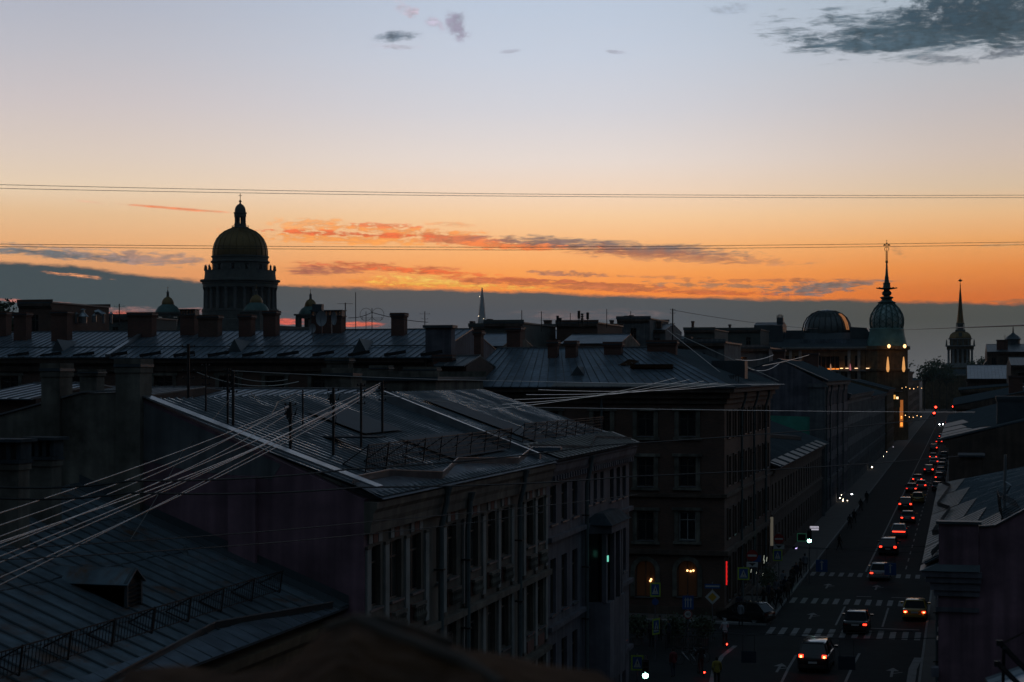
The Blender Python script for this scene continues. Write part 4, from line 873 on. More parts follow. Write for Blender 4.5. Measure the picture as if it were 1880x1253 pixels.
# ---- long block across the courtyards with its seamed roof
def long_block():
    y0, yr, y2 = 150.0, 163.0, 176.0; ze, zr = 19.75, 22.55
    xl, xm, xrt = -104.0, xat(205, 150) , xat(830, 156)
    T = thing('long_block', 'long dark brick block with a low blue seamed roof and a row of chimneys', 'apartment block', ((xl + xrt) / 2, y0, 0))
    w = MB(); ops = []; W_ = []
    for px in (18, 145, 300, 420, 505, 590, 690, 760):
        u = xat(px, y0); W_ += [(u, 16.2, 1.9, 1.7), (u, 12.4, 1.5, 2.2)]
    ops = [(u - a / 2, u + a / 2, z, z + h) for u, z, a, h in W_]
    wall(w, 'y', y0, xl, xrt, 0, 19.2, ops, brick, 1); w.box((xl, y0 + .5, 0), (xrt, y2, 19.1), brick)
    w.prism([(y0 + .5, 19.1), (y2, 19.1), (y2, 19.6), (yr, zr - .1), (y0 + .5, 19.75)], 'x', xrt - .5, xrt, pl_violet); w.build('wall', T)
    for u, z, a, h in W_: put_window(T, (u, y0, z), -math.pi / 2, a, h, frame_d, glass_d, 0, True)
    c = MB(); c.prism([(y0 - .004, 18.3), (y0 - .3, 18.4), (y0 - .35, 18.9), (y0 - .75, 19.2), (y0 - .8, 19.55), (y0 - .004, 19.6)], 'x', xl, xrt - .6, pl_brown)
    for u, z, a, h in W_:
        if z > 15: c.box((u - a / 2 - .35, y0 - .1, z - .2), (u - a / 2 - .003, y0 - .003, z + h + .1), pl_old); c.box((u + a / 2 + .003, y0 - .1, z - .2), (u + a / 2 + .35, y0 - .003, z + h + .1), pl_old); c.box((u - a / 2 - .5, y0 - .14, z + h + .103), (u + a / 2 + .5, y0 - .003, z + h + .4), pl_old)
    c.build('cornice', T)
    r = MB(); slope(r, (xl, y0 - 1, ze), (xm, y0 - 1, ze), (xl, yr, zr), (xat(272, 163), yr, zr), roof_b, .1, .72, .03, .06, roof_dark)
    slope(r, (xm + .3, y0 - 1, ze - .1), (xrt, y0 - 1, ze - .1), (xat(272, 163) + .3, yr, zr), (xrt, yr, zr), roof_b, .1, .72, .03, .06, roof_dark)
    slope(r, (xrt, y2 + .6, ze), (xl, y2 + .6, ze), (xrt, yr, zr), (xl, yr, zr), roof_dark, .1, 0)
    r.bar((xl, yr, zr + .03), (xrt, yr, zr + .03), .3, galv, .08)
    for fr in (.36,): 
        ya = y0 - 1 + (yr - y0 + 1) * fr; za = ze + (zr - ze) * fr; r.box((xl, ya - .03, za - .02), (xrt - .5, ya + .03, za + .08), roof_dark)
    RF = r.build('roof', T)
    p = MB(); p.bar((xm + .1, y0 - 1.05, ze + .12), (xat(272, 163) + .15, yr, zr + .18), .42, galv, .3); p.build('fire_wall', RF)
    for i in range(17):
        g = MB(); u = xl + 2 + i * (xrt - xl - 3) / 16; g.bar((u, y0 - .6, ze + .1), (u + 1.8, y0 + .2, ze + .42), .05, iron, .3); g.build('gutter_board', RF)
    for px in (105, 430, 660):
        q = hplane(px, 645, (xl, y0 - 1, ze), (0, -(zr - ze), yr - y0 + 1)); m = MB(); x, y, z = q
        m.mesh_([(x - .7, y, z - .1), (x + .7, y, z - .1), (x, y, z + 1.15), (x, y + 4, z + 1.0)], [(0, 1, 2), (1, 3, 2), (3, 0, 2)], roof_dark); m.build('roof_vent', RF)
    # chimneys: (px0, px1, top row, depth row offset, vents)
    for a, e, top, y, v, m in ((-8, 18, 573, 161, 0, brickred), (28, 55, 574, 158.5, 0, brickred), (97, 130, 571, 158, 0, brickred), (237, 285, 574, 160, 0, brickred), (333, 363, 568, 161, 5, brickred), (366, 406, 579, 160, 0, brick), (440, 467, 578, 160, 0, brickred), (485, 512, 571, 160, 0, brickred), (573, 632, 570, 161.5, 9, brickred), (719, 747, 575, 160, 0, brickred)):
        xa, xb = xat(a, y), xat(e, y); d = (y * ct - (xa + xb) / 2 * st); z1 = 18 + (HOR - top) / F * d
        chimney(T, (xa + xb) / 2, y, 20.6, z1 - (.38 if v else 0), xb - xa - .25, 1.1, m, roof_dark, v)
    # end wall stack
    a, e = xat(787, 152), xat(834, 152); m = MB(); d = 152 * ct - a * st
    m.box((a, 151, 15), (e, 152.2, 18 + (HOR - 603) / F * d), pl_violet); m.box((a - .2, 150.8, 18 + (HOR - 603) / F * d), (e + .2, 152.4, 18 + (HOR - 598) / F * d), roof_dark); m.build('end_stack', T)
    return T
long_block()
# ---- brown corner block beyond the side street
def brown_block():
    y0, y1 = 129.6, 162.0; xl = -37.5; ze, zr = 17.35, 20.3; yr = 141.0
    T = thing('brown_block', 'tall brown corner block with pale window surrounds and glowing arched ground-floor windows', 'apartment block', (XF, y0, 0))
    S1 = [xat(p, y0) for p in (1262, 1185, 1105, 1010, 930)]
    rows = ((757, 801, 1.25), (841, 893, 1.25), (940, 992, 1.25))
    ops = []; W_ = []
    for u in S1:
        d = y0 * ct - u * st
        for a, e, w in rows: W_.append((u, 18 - (e - HOR) / F * d, w, (e - a) / F * d))
        W_.append((u, 18 - (1096 - HOR) / F * d, 1.5, 66 / F * d))
    ops = [(u - w / 2, u + w / 2, z, z + h) for u, z, w, h in W_]
    w = MB(); wall(w, 'y', y0, xl, XF, 0, 17, ops, brick, 1); 
    OS = []; W2 = []
    for i in range(9):
        y = 132 + i * 3.4
        for z, h in ((13.3, 1.9), (9.7, 2.1), (5.7, 2.1), (1.0, 3.2)): W2.append((y, z, 1.3, h))
    ops2 = [(y - a / 2, y + a / 2, z, z + h) for y, z, a, h in W2]
    wall(w, 'x', XF, y0, y1, 0, 17, ops2, brick, -1); w.box((xl, y0 + .4, 0), (XF - .4, y1 - .3, 16.95), glass_d); w.box((xl, y1 - .3, 0), (XF - .41, y1, 17), brick); w.box((xl - .3, y0, 0), (xl - .003, y1, 17), brick); w.build('wall', T)
    for i, (u, z, a, h) in enumerate(W_):
        arch = z < 3
        o = put_window(T, (u, y0, z), -math.pi / 2, a, h, frame_w if 0 < z - 5 < 3 and i % 4 == 2 and u > -20 else frame_d, room if arch and u > -25 else glass, 2 if arch else 0)
        if arch and u > -25: o['label'] = 'arched window lit warm from inside'
    for y, z, a, h in W2: put_window(T, (XF, y, z), 0, a, h, frame_d, glass, 0)
    for u, z, a, h in W_:
        s = MB()
        if z > 3:
            for e in (-1, 1): s.box((u + e * (a / 2 + .18) - .16, y0 - .12, z - .1), (u + e * (a / 2 + .18) + .16, y0 - .003, z + h + .1), pl_old)
            s.box((u - a / 2 - .5, y0 - .2, z + h + .103), (u + a / 2 + .5, y0 - .003, z + h + .32), pl_old); s.box((u - a / 2 - .45, y0 - .16, z - .3), (u + a / 2 + .45, y0 - .003, z - .103), pl_old)
        else:
            n = 9; rr = a / 2 + .15
            for k in range(n):
                t0, t1 = math.pi * k / n, math.pi * (k + 1) / n; zc = z + h - a / 2
                s.mesh_([(u + r_ * math.cos(t), y0 - dd, zc + r_ * math.sin(t)) for dd in (.003, .14) for r_, t in ((rr - .13, t0), (rr + .22, t0), (rr + .22, t1), (rr - .13, t1))], [(0, 1, 2, 3), (7, 6, 5, 4), (0, 4, 5, 1), (1, 5, 6, 2), (2, 6, 7, 3), (3, 7, 4, 0)], pl_old)
            for e in (-1, 1):
                s.mesh_([(u + e * a / 2, y0 - .01, z + h), (u + e * a / 2, y0 - .01, z + h - a / 2), (u + e * a / 2 * .7, y0 - .01, z + h - a / 2 * .3), (u + e * a * .15, y0 - .01, z + h)], [(0, 1, 2, 3), (3, 2, 1, 0)], brick)
                s.box((u + e * (a / 2 + .2) - .17, y0 - .14, z), (u + e * (a / 2 + .2) + .17, y0 - .003, z + h - a / 2), pl_old)
        s.build('window_surround', T)
    for y, z, a, h in W2:
        s = MB()
        for e in (-1, 1): s.box((XF + .003, y + e * (a / 2 + .16) - .14, z - .1), (XF + .1, y + e * (a / 2 + .16) + .14, z + h + .1), pl_brown)
        s.box((XF + .003, y - a / 2 - .3, z + h + .09), (XF + .11, y + a / 2 + .3, z + h + .24), pl_brown); s.build('window_surround', T)
    c = MB()
    for z0, z1, e in ((15.9, 16.3, .2), (16.3, 16.75, .45), (16.753, 17.1, .8), (8.9, 9.15, .22), (4.6, 4.95, .3), (.02, .7, .12)):
        c.box((xl, y0 - e, z0), (XF + e, y0 - .004, z1), pl_brown); c.box((XF + .004, y0 - .002, z0), (XF + e, y1, z1), pl_brown)
    c.build('cornice', T)
    r = MB(); xh = -24.0
    slope(r, (xl, y0 - .95, ze - .2), (XF + .95, y0 - .95, ze - .2), (xl, yr, zr), (xh, yr, zr), roof_b, .1, .7, .03, .06, roof_dark)
    slope(r, (XF + .95, y0 - .95, ze - .2), (XF + .95, y1, ze - .2), (xh, yr, zr), (xh, y1, zr), roof_b, .1, .7, .03, .06, roof_dark)
    slope(r, (xh, y1, zr), (xl, y1, zr), (xh, yr, zr + .01), (xl, yr, zr + .01), roof_dark, .1, 0)
    r.bar((xl, yr, zr + .05), (xh, yr, zr + .05), .25, galv, .08)
    RF = r.build('roof', T)
    e_ = MB(); e_.mesh_([(XF + 1.0, y0 + 9, ze - .17), (XF + 1.0, y1, ze - .17), (XF + .1, y1, ze + .17), (XF + .1, y0 + 9, ze + .17)], [(0, 1, 2, 3)], roof_pale); e_.mesh_([(-30, y0 - 1.0, ze - .17), (XF + 1.0, y0 - 1.0, ze - .17), (XF + .2, y0 - .1, ze + .1), (-30, y0 - .1, ze + .1)], [(0, 1, 2, 3)], roof_pale)
    e_.build('eave_sheet', RF)
    q = hplane(1155, 672, (0, y0 - .95, ze - .2), (0, -(zr - ze + .2), yr - y0 + .95)); m = MB(); x, y, z = q
    m.mesh_([(x - .9, y, z + .05), (x + .2, y - .1, z + .05), (x + .6, y + 1.4, z + .4), (x - .3, y + 1.6, z + .55)], [(0, 1, 2, 3)], rust); m.box((x + .3, y - 1.2, z - .2), (x + 3.6, y - .5, z + .12), rust); m.build('rusty_patch', RF)
    m = MB(); q = hplane(1060, 690, (0, y0 - .95, ze - .2), (0, -(zr - ze + .2), yr - y0 + .95)); x, y, z = q
    m.mesh_([(x - .6, y, z - .05), (x + .6, y, z - .05), (x, y, z + .75), (x, y + 2.5, z + .7)], [(0, 1, 2), (1, 3, 2), (3, 0, 2)], roof_dark); m.build('roof_vent', RF)
    for a, e, top, y, v in ((870, 888, 607, 141, 0), (930, 960, 600, 142, 0), (1005, 1027, 625, 138, 0), (1037, 1062, 626, 138, 0), (1108, 1145, 628, 139, 0), (1187, 1245, 625, 140, 0)):
        xa, xb = xat(a, y), xat(e, y); d = y * ct - (xa + xb) / 2 * st; chimney(T, (xa + xb) / 2, y, 17.8, 18 + (HOR - top) / F * d, xb - xa - .25, .9, brickred, roof_dark, v)
    for y in (138.5, 147, 156): drainpipe(T, y, XF, 16.7, .4, .5)
    m = MB(); q = hy(1105, 700, y0 - .1); m.tube([(q.x, y0 - .2, 16.6), (q.x, y0 - .2, .5)], .1, pipe_m, 8); m.build('drainpipe', T)
    # eave clutter at the corner
    for k in range(7): m = MB(); x = XF + .3 - k * .35; m.bar((x, y0 + 6 + k * 1.3, ze - .1), (x, y0 + 6 + k * 1.3, ze + .7), .05, iron); m.bar((x, y0 + 6 + k * 1.3, ze + .7), (x - .9, y0 + 7 + k, ze + .3), .04, iron); m.build('stay_bracket', RF)
    m = MB(); m.box((XF - 3.2, y0 + 16, ze + .2), (XF - .4, y0 + 18, ze + 1.9), roof_dark); m.build('roof_hatch', RF)
    # lamps inside the arched rooms
    for px, py in ((1262, 1048), (1268, 1049), (1273, 1048), (1194, 1067), (1195.5, 1064)):
        q = hy(px, py, y0 + .1); m = MB(); m.ball(q, .08, glow_warm, 8); m.bar(q, (q.x, q.y, q.z + .8), .02, iron); m.build('pendant_lamp', T)
    return T
brown_block()
# ================================================================== other houses
def house(name, label, cat, x0, x1, y0, y1, ze, zr, axis, wm, rm, faces, group=None, over=.6, seams=.8, chim=(), trim=None, storeys=4, wcol=None, lit=(), flat=False, xr=None, sp=3.0, detail=False, blindtop=False):
    T = thing(name, label, cat, ((x0 + x1) / 2, (y0 + y1) / 2, 0), group); trim = trim or pl_brown
    w = MB(); wins = []; H_ = ze - .5; fh = (H_ - 1.0) / storeys
    def rowz(): return [(1.0 + i * fh + .35, fh * .62) for i in range(storeys)]
    for f, ax, c, a, b, inw in (('-y', 'y', y0, x0, x1, 1), ('+x', 'x', x1, y0, y1, -1), ('-x', 'x', x0, y0, y1, 1), ('+y', 'y', y1, x0, x1, -1)):
        ops = []
        if f in faces:
            n = max(1, int((b - a - 1) / sp))
            for i in range(n):
                u = a + (b - a) * (i + .5) / n
                for z, h in rowz(): ops.append((u - .6, u + .6, z, z + h)); wins.append((f, u, z, h))
        wall(w, ax, c, a, b, 0, ze - .05, ops, wm, inw, .3)
    w.box((x0 + .35, y0 + .35, 0), (x1 - .35, y1 - .35, ze - .1), glass_d)
    xr = (x0 + x1) / 2 if xr is None else xr; yr = (y0 + y1) / 2
    if not flat:
        if axis == 'y':
            for y in (y0, y1 - .3): w.prism([(x0, ze - .05), (x1, ze - .05), (xr, zr - .06)], 'y', y, y + .3, wm)
        else:
            for x in (x0, x1 - .3): w.prism([(y0, ze - .05), (y1, ze - .05), (yr, zr - .06)], 'x', x, x + .3, wm)
    w.build('wall', T)
    for f, u, z, h in wins:
        p, rz = {'-y': ((u, y0, z), -math.pi / 2), '+x': ((x1, u, z), 0), '-x': ((x0, u, z), math.pi), '+y': ((u, y1, z), math.pi / 2)}[f]
        put_window(T, p, rz, 1.2, h, frame_d, glass_d, 0, True, detail)
    c = MB()
    for z, e in ((ze - .75, .25), (ze - .5, .45), (1 + fh - .1, .15)):
        zz = (z, z + (.24 if e < .4 else .44))
        if '-y' in faces: c.box((x0, y0 - e, zz[0]), (x1 + (e if '+x' in faces else 0), y0 - .004, zz[1]), trim)
        if '+x' in faces: c.box((x1 + .004, y0, zz[0]), (x1 + e, y1, zz[1]), trim)
        if '-x' in faces: c.box((x0 - e, y0, zz[0]), (x0 - .004, y1, zz[1]), trim)
    if c.V: c.build('cornice', T)
    r = MB()
    if flat:
        r.box((x0 - .2, y0 - .2, ze - .045), (x1 + .2, y1 + .2, ze + .2), rm)
        for k, (a, b) in enumerate((((x0 - .2, y0 - .2), (x1 + .2, y0)), ((x0 - .2, y1), (x1 + .2, y1 + .2)))): r.box((*a, ze + .203), (*b, ze + .6), wm)
    elif axis == 'y':
        slope(r, (x1 + over, y0, ze), (x1 + over, y1, ze), (xr, y0, zr), (xr, y1, zr), rm, .08, seams, .03, .06, roof_dark); slope(r, (x0 - over, y1, ze), (x0 - over, y0, ze), (xr, y1, zr), (xr, y0, zr), rm, .08, seams, .03, .06, roof_dark)
        r.bar((xr, y0, zr + .05), (xr, y1, zr + .05), .25, galv, .08)
        r.bar((x1 + over, y0 + .15, ze + .12), (xr, y0 + .15, zr + .14), .45, galv, .05)
    else:
        slope(r, (x0, y0 - over, ze), (x1, y0 - over, ze), (x0, yr, zr), (x1, yr, zr), rm, .08, seams, .03, .06, roof_dark); slope(r, (x1, y1 + over, ze), (x0, y1 + over, ze), (x1, yr, zr), (x0, yr, zr), rm, .08, 0)
        r.bar((x0, yr, zr + .05), (x1, yr, zr + .05), .25, galv, .08)
    RF = r.build('roof', T)
    for (cx, cy, z0, z1, cw, cdp, cm, v) in chim: chimney(RF, cx, cy, z0, z1, cw, cdp, cm, roof_dark, v)
    return T
# ---- row along the left pavement, from the brown block to the store
T = house('low_roofed_house', 'low dark house with a pale-edged roof between brown block and green gable', 'house', -30, XF, 162.3, 224, 9.5, 12.2, 'y', pl_brown, roof_b, '+x', over=.9, storeys=2)
m = MB(); m.mesh_([(-21.6, 190, 11.55), (-21.0, 190, 11.35), (-18.2, 208, 10.35), (-18.8, 208, 10.6), (-21.6, 190, 11.85), (-21.0, 190, 11.7), (-18.2, 208, 10.75), (-18.8, 208, 10.95)], [(0, 1, 2, 3), (4, 5, 6, 7), (0, 1, 5, 4), (1, 2, 6, 5), (2, 3, 7, 6), (3, 0, 4, 7)], tyre_m); m.build('roof_bar', T)  # low dark box lying along the roof slope
for i in range(9):
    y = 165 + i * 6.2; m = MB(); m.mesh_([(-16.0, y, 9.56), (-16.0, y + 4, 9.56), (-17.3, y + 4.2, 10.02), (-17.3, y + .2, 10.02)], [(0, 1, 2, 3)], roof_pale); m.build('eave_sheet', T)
def green_gable():
    y0, y1 = 225.0, 276.0; xr = -22.6; ze, zr = 17.3, 20.1
    T = house('gabled_house', 'tall house with a violet gable wall painted green near its foot', 'house', -30, XF, y0, y1, ze, zr, 'y', pl_violet, roof_dark, '+x', over=.7, storeys=5, xr=xr, sp=2.6, trim=pl_grey, chim=((-24, 240, 18.5, 21.6, 1.6, 1.2, brickred, 0), (-21.5, 262, 18, 21.4, 2.2, 1, brickred, 0)))
    g = MB(); q0 = hy(1420, 762, y0); q1 = hy(1499, 766, y0); g.mesh_([(q0.x - 4, y0 - .02, 8), (q1.x, y0 - .02, 8), (q1.x, y0 - .02, q1.z), (q0.x - 4, y0 - .02, q0.z)], [(0, 1, 2, 3)], pl_green); g.build('green_paint', T)
    m = MB(); m.box((-18.6, y0 - .35, 0), (XF + .35, y0 - .03, ze - .8), pl_grey); m.box((-18.8, y0 - .5, ze - .8), (XF + .6, y0 - .03, ze - .3), pl_grey); m.build('corner_pier', T)
    for y in (226.5, 229, 236, 250, 262): drainpipe(T, y, XF, ze - .6, .5, .4)
    return T
green_gable()
house('street_house', 'grey five-storey house beyond the green gable with snow-bright eave strips', 'house', -31, XF, 276.4, 352, 15.0, 17.4, 'y', pl_grey, roof_b, '+x-y', storeys=4, sp=2.8, trim=pl_grey, chim=((-24, 300, 16, 19, 2, 1.2, brickred, 0), (-25, 330, 16, 18.8, 2.4, 1.2, brickred, 0)))
house('street_house', 'longer dark grey house next before the lamplit store', 'house', -34, XF - .4, 352.6, 425, 13.9, 16.4, 'y', pl_grey, roof_dark, '+x-y', storeys=4, sp=3, trim=pl_grey)
house('street_house', 'ochre house with pale eaves touching the corner of the lamplit store', 'house', -34, XF, 425.5, 470, 14.6, 17, 'y', pl_ochre, roof_b, '+x-y', storeys=4, sp=3)
# bright eave strips of those roofs
def strips(parent_label, y0, y1, z, n, x=XF):
    pass
# houses beyond the store on the left pavement down to the square
house('street_house', 'narrow stepped house just right of the onion tower', 'house', -30, XF - .5, 540, 600, 21.5, 24, 'y', pl_ochre, roof_dark, '-y+x', storeys=5, chim=((-21, 548, 22, 26, 2, 1.4, brickred, 0), (-18.6, 560, 22, 24.4, 1.6, 1.2, brickred, 0)))
house('street_house', 'far house behind the onion tower stepping down toward the spire', 'house', -30, XF - 1, 600.5, 700, 19.3, 21, 'y', pl_brown, roof_dark, '-y+x', storeys=5)
house('street_house', 'farthest low house before the trees and the spire', 'house', -34, XF - 2, 700.5, 860, 16.0, 18, 'y', pl_brown, roof_dark, '-y+x', storeys=4)
# ---- right pavement
def right_near():
    y0, y1 = 80.0, 140.0; xw, xe, ze = -.95, -1.55, 9.55; zr, xr = 15.5, 9.0
    T = thing('violet_house', 'violet corner house with blind end wall and bright streaked roof on the right pavement', 'house', (xw, y0, 0))
    k = (zr - ze) / (xr - xe)
    def Z(x, y=None): return ze + ((zr - 3.6 * ((y or y0) - y0) / (y1 - y0)) - ze) * (x - xe) / (xr - xe)
    b = MB(); top = [(xw + 1.75, 11.25), (1.5, Z(1.5) + .06), (3.0, Z(3) + .08), (xr, zr + .1), (20, zr - 4), (20, 0), (xw, 0), (xw, 8.6), (xw + 1.75, 8.6)]
    b.prism(top[::-1], 'y', y0, y0 + .4, pl_pink)
    b.box((xw + .02, y0 - .12, 8.62), (xw + 1.74, y0 + .5, 11.4), pl_pink); b.build('blind_wall', T)
    c = MB(); c.box((xw - .1, y0 - .22, 11.402), (xw + 1.86, y0 + .6, 11.52), roof_dark)
    for p, q in (((xw + 1.75, 11.3), (1.5, Z(1.5) + .1)), ((1.5, Z(1.5) + .1), (3, Z(3) + .12)), ((3, Z(3) + .12), (xr, zr + .14))): c.bar((p[0], y0 + .2, p[1]), (q[0], y0 + .2, q[1]), .55, roof_dark, .06)
    c.build('wall_capping', T)
    s = MB()
    W2 = [(y0 + 2.2 + i * 2.9, z, 1.2, h) for i in range(20) for z, h in ((6.0, 1.7), (3.4, 1.8), (.6, 2.0))]
    wall(s, 'x', xw, y0 + .4, y1, 0, 8.8, [(y - a / 2, y + a / 2, z, z + h) for y, z, a, h in W2], pl_pink, 1); s.box((xw + .4, y0 + .5, 0), (20, y1, 8.7), glass_d); s.box((xw, y1 - .3, 0), (20, y1 - .003, 9), pl_pink); s.build('street_wall', T)
    for y, z, a, h in W2: put_window(T, (xw, y, z), math.pi, a, h, frame_d, glass, 0, True, True)
    n_ = MB()
    for z0, z1, e in ((7.5, 7.7, .12), (8.2, 8.45, .2), (8.45, 8.8, .35), (8.803, 9.05, .55), (9.053, 9.3, .72)):
        n_.box((xw - e, y0 - .06 - e * .4, z0), (xw - .003, y1, z1), pl_violet); n_.box((xw - .002, y0 - .06 - e * .4, z0), (xw + 1.74 + e * .2, y0 - .125, z1), pl_violet)
    n_.box((xw - .3, y0 - .3, 4.6), (xw + .02, y0 + .4, 5.0), pl_violet)
    n_.mesh_([(xw - .8, y0 - .4, 9.32), (xw + 1.8, y0 - .4, 9.32), (xw + 1.8, y0 - .1, 9.62), (xw + .02, y0 - .1, 9.62), (xw - .8, y0 + 2, 9.32), (xw + .02, y0 + 2, 9.62)], [(0, 1, 2, 3), (0, 3, 5, 4)], roof_dark); n_.build('cornice', T)
    r = MB(); ysg = [y0 + .6 + (y1 - y0 - .6) * i / 8 for i in range(9)]
    for ya, yb in zip(ysg, ysg[1:]): nn = slope(r, (xe, ya, ze), (xe, yb, ze), (xr, ya, Z(xr, ya)), (xr, yb, Z(xr, yb)), roof_dim, .08, .8, .03, .03, roof_rib)
    slope(r, (20, y1, 9.5), (20, y0 + .6, 9.5), (xr, y1, zr - 3.6), (xr, y0 + .6, zr), roof_dark, .08, 0); RF = r.build('roof', T, 45)
    e = MB(); edges = [(y0 + .6, 3.3), (y0 + 7.6, 3.5), (y0 + 7.9, 2.3), (y0 + 16, 2.9), (y0 + 16.4, 1.7), (y0 + 28, 2.5), (y0 + 28.6, 1.4), (y0 + 44, 2.2), (y0 + 44.6, 1.2), (y0 + 59, 1.9)]
    for i in range(0, len(edges), 2):
        (ya, wa), (yb, wb) = edges[i], edges[i + 1]
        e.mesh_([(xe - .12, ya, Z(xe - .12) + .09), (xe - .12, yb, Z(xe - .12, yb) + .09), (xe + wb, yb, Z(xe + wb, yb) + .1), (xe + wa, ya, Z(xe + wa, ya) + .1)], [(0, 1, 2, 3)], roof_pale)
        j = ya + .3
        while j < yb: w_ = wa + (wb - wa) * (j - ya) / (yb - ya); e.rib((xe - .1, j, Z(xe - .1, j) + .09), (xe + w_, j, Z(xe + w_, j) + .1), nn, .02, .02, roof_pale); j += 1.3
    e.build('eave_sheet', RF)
    g = MB(); zz = [(y0 + 1, .3), (y0 + 8, 1.3), (y0 + 13, .15), (y0 + 26, 1.0), (y0 + 34, .15), (y0 + 50, .9), (y0 + 58, .2)]
    for (ya, a), (yb, c_) in zip(zz, zz[1:]): g.mesh_([(xe + a, ya, Z(xe + a, ya) + .1), (xe + c_, yb, Z(xe + c_, yb) + .1), (xe + c_ - .03, yb, Z(xe + c_, yb) + .36), (xe + a - .03, ya, Z(xe + a, ya) + .36)], [(0, 1, 2, 3), (3, 2, 1, 0)], roof_dark)
    g.build('gutter_board', RF)
    railing_guard(RF, [(xe + 3.4, y0 + 2, Z(xe + 3.4, y0 + 2) + .05), (xe + 3.4, y0 + 9, Z(xe + 3.4, y0 + 9) + .05)], 1.0, .16, iron, True, -.1, (.8, 0, .5))
    m = MB(); q = hy(1762, 1000, y0 + 9); x = 2.1; m.tube([(x, y0 + 9, Z(x, y0 + 9) - .1), (x + .05, y0 + 9, Z(x) + 2.5)], .07, galv, 8); m.tube([(x, y0 + 9, Z(x) + 1.2), (x + .3, y0 + 8.8, Z(x) + 1.0), (x + .1, y0 + 9, Z(x) + .6)], .05, galv, 6); m.build('vent_pipe', RF)
    for y in (y0 + 8, y0 + 26, y0 + 50): drainpipe(T, y, xw - .35, 9.1, .05, .3)
right_near()
def right_second():
    y0, y1 = 163.0, 262.0
    T = house('ochre_house', 'brown-walled house with pale eave strips behind the violet house on the right', 'house', -1.0, 15, y0, y1, 12.2, 14.6, 'y', pl_brown, roof_b, '-x', over=.7, storeys=3, xr=8, chim=((4.5, 168, 12.6, 16.1, 2.4, 1.6, roof_dark, 0), (8, 190, 14, 16.2, 2, 1, brickred, 0)))
    for i, (a, b, w) in enumerate(((y0 + .8, y0 + 6, 3.4), (y0 + 7, y0 + 15, 2.2), (y0 + 17, y0 + 30, 1.8), (y0 + 33, y0 + 50, 2.0))):
        k = 2.4 / 9.7; m = MB(); m.mesh_([(-1.75, a, 12.3), (-1.75, b, 12.3), (-1.7 + w, b, 12.3 + k * w), (-1.7 + w * 1.3, a, 12.3 + k * w * 1.3)], [(0, 1, 2, 3)], roof_pale); m.build('eave_sheet', T)
    # chimney-like stair head in front of it
    a, e = xat(1762, 150), xat(1805, 150); d = 150 * ct
    B = thing('stair_head', 'square brown rooftop box with a pale capping between the two right-hand roofs', 'roof box', ((a + e) / 2, 150, 0))
    m = MB(); zt = 18 - (838 - HOR) / F * d; m.box((a, 148.5, 0), (e, 153, zt), pl_brown); m.build('wall', B); m = MB(); m.box((a - .15, 148.3, zt + .003), (e + .15, 153.2, zt + .16), roof_dim); m.build('capping', B)
right_second()
house('street_house', 'dark house with low roof next along the right pavement', 'house', -.6, 22, 264, 350, 13.6, 16, 'y', pl_brown, roof_dark, '-x-y', storeys=4, chim=((8, 270, 15, 18, 2, 1.2, brickred, 0),))
house('street_house', 'wide dark house with a long blue roof below the spire', 'house', xat(1776, 420), xat(1862, 420), 420, 470, 17.3, 20.6, 'x', pl_brown, roof_b, '-x-y', storeys=4, over=.8)
house('street_house', 'broad dark house with a shallow roof behind the right pavement', 'house', .2, 44, 352, 416, 15.2, 17.2, 'y', pl_ochre, roof_dark, '-x-y', storeys=4)
T = house('stepped_house', 'dark stepped house with a small cupola right of the spire', 'house', xat(1812, 500), xat(1890, 500), 500, 540, 24.6, 27, 'x', pl_brown, roof_dark, '-y', storeys=6, chim=((xat(1840, 505), 505, 25, 28, 3, 1.5, brickred, 0),))
q = hd(1860, 690, 500); m = MB(); m.lathe([(1.9, 24.5), (1.9, 28.2), (2.3, 28.4), (1.7, 29.2), (.7, 29.9), (.25, 30.3), (.08, 32.5)], (q.x, q.y, 0), roof_dark, 10); m.build('cupola', T)
a = xat(1800, 500); m = MB(); m.prism([(a, 20), (a + 6, 20), (a + 6, 25.5), (a + 3.5, 24.6)], 'y', 503, 520, roof_dark); m.build('annex', T)
house('stepped_house', 'tall brown house filling the right edge below the cupola', 'house', xat(1856, 380), xat(1930, 380), 380, 416.3, 20.2, 22, 'x', pl_brown, roof_dark, '-y', storeys=5)
house('street_house', 'far dark house behind the blue roof near the spire', 'house', 3, 60, 560, 640, 15.8, 18, 'x', pl_brown, roof_dark, '-x-y', storeys=4)
# ---- courtyards between the corner house and the long block
def yard(name, label, a, e, y0, y1, top, zr_add, wm, rm, flat=False, axis='x', faces='', chim=()):
    xa, xb = xat(a, y0), xat(e, y0); d = y0 * ct - (xa + xb) / 2 * st; z = 18 + (HOR - top) / F * d
    return house(name, label, 'outbuilding', xa, xb, y0, y1, z, z + zr_add, axis, wm, rm, faces, flat=flat, storeys=3, seams=.7, chim=chim)
yard('yard_wing', 'low courtyard wing whose pale blue roof strip shows above the ribbed roof', 262, 640, 104, 118, 737, .75, pl_old, roof_b)
yard('yard_wing', 'low flat-roofed courtyard wing with bright ledges right of the crossing cables', 672, 800, 112, 124, 698, .4, pl_old, roof_dark, True, chim=((xat(700, 113), 113, 17, 18.7, 1.2, .9, pl_old, 0), (xat(775, 114), 114, 17, 18.6, 2.2, .9, pl_old, 0)))
yard('yard_wing', 'small courtyard block with a square stack under the long roof', 596, 645, 128, 133, 690, .5, pl_old, roof_dark, True, chim=((xat(620, 129), 129.5, 17, 19.4, 1.8, 1.2, pl_old, 0),))
yard('yard_wing', 'dark courtyard wing crossing in front of the brown block roof', 800, 856, 126, 134, 672, .8, brick, roof_dark, chim=((xat(812, 127), 127.5, 18, 19.6, 1.4, 1, brickred, 0),))
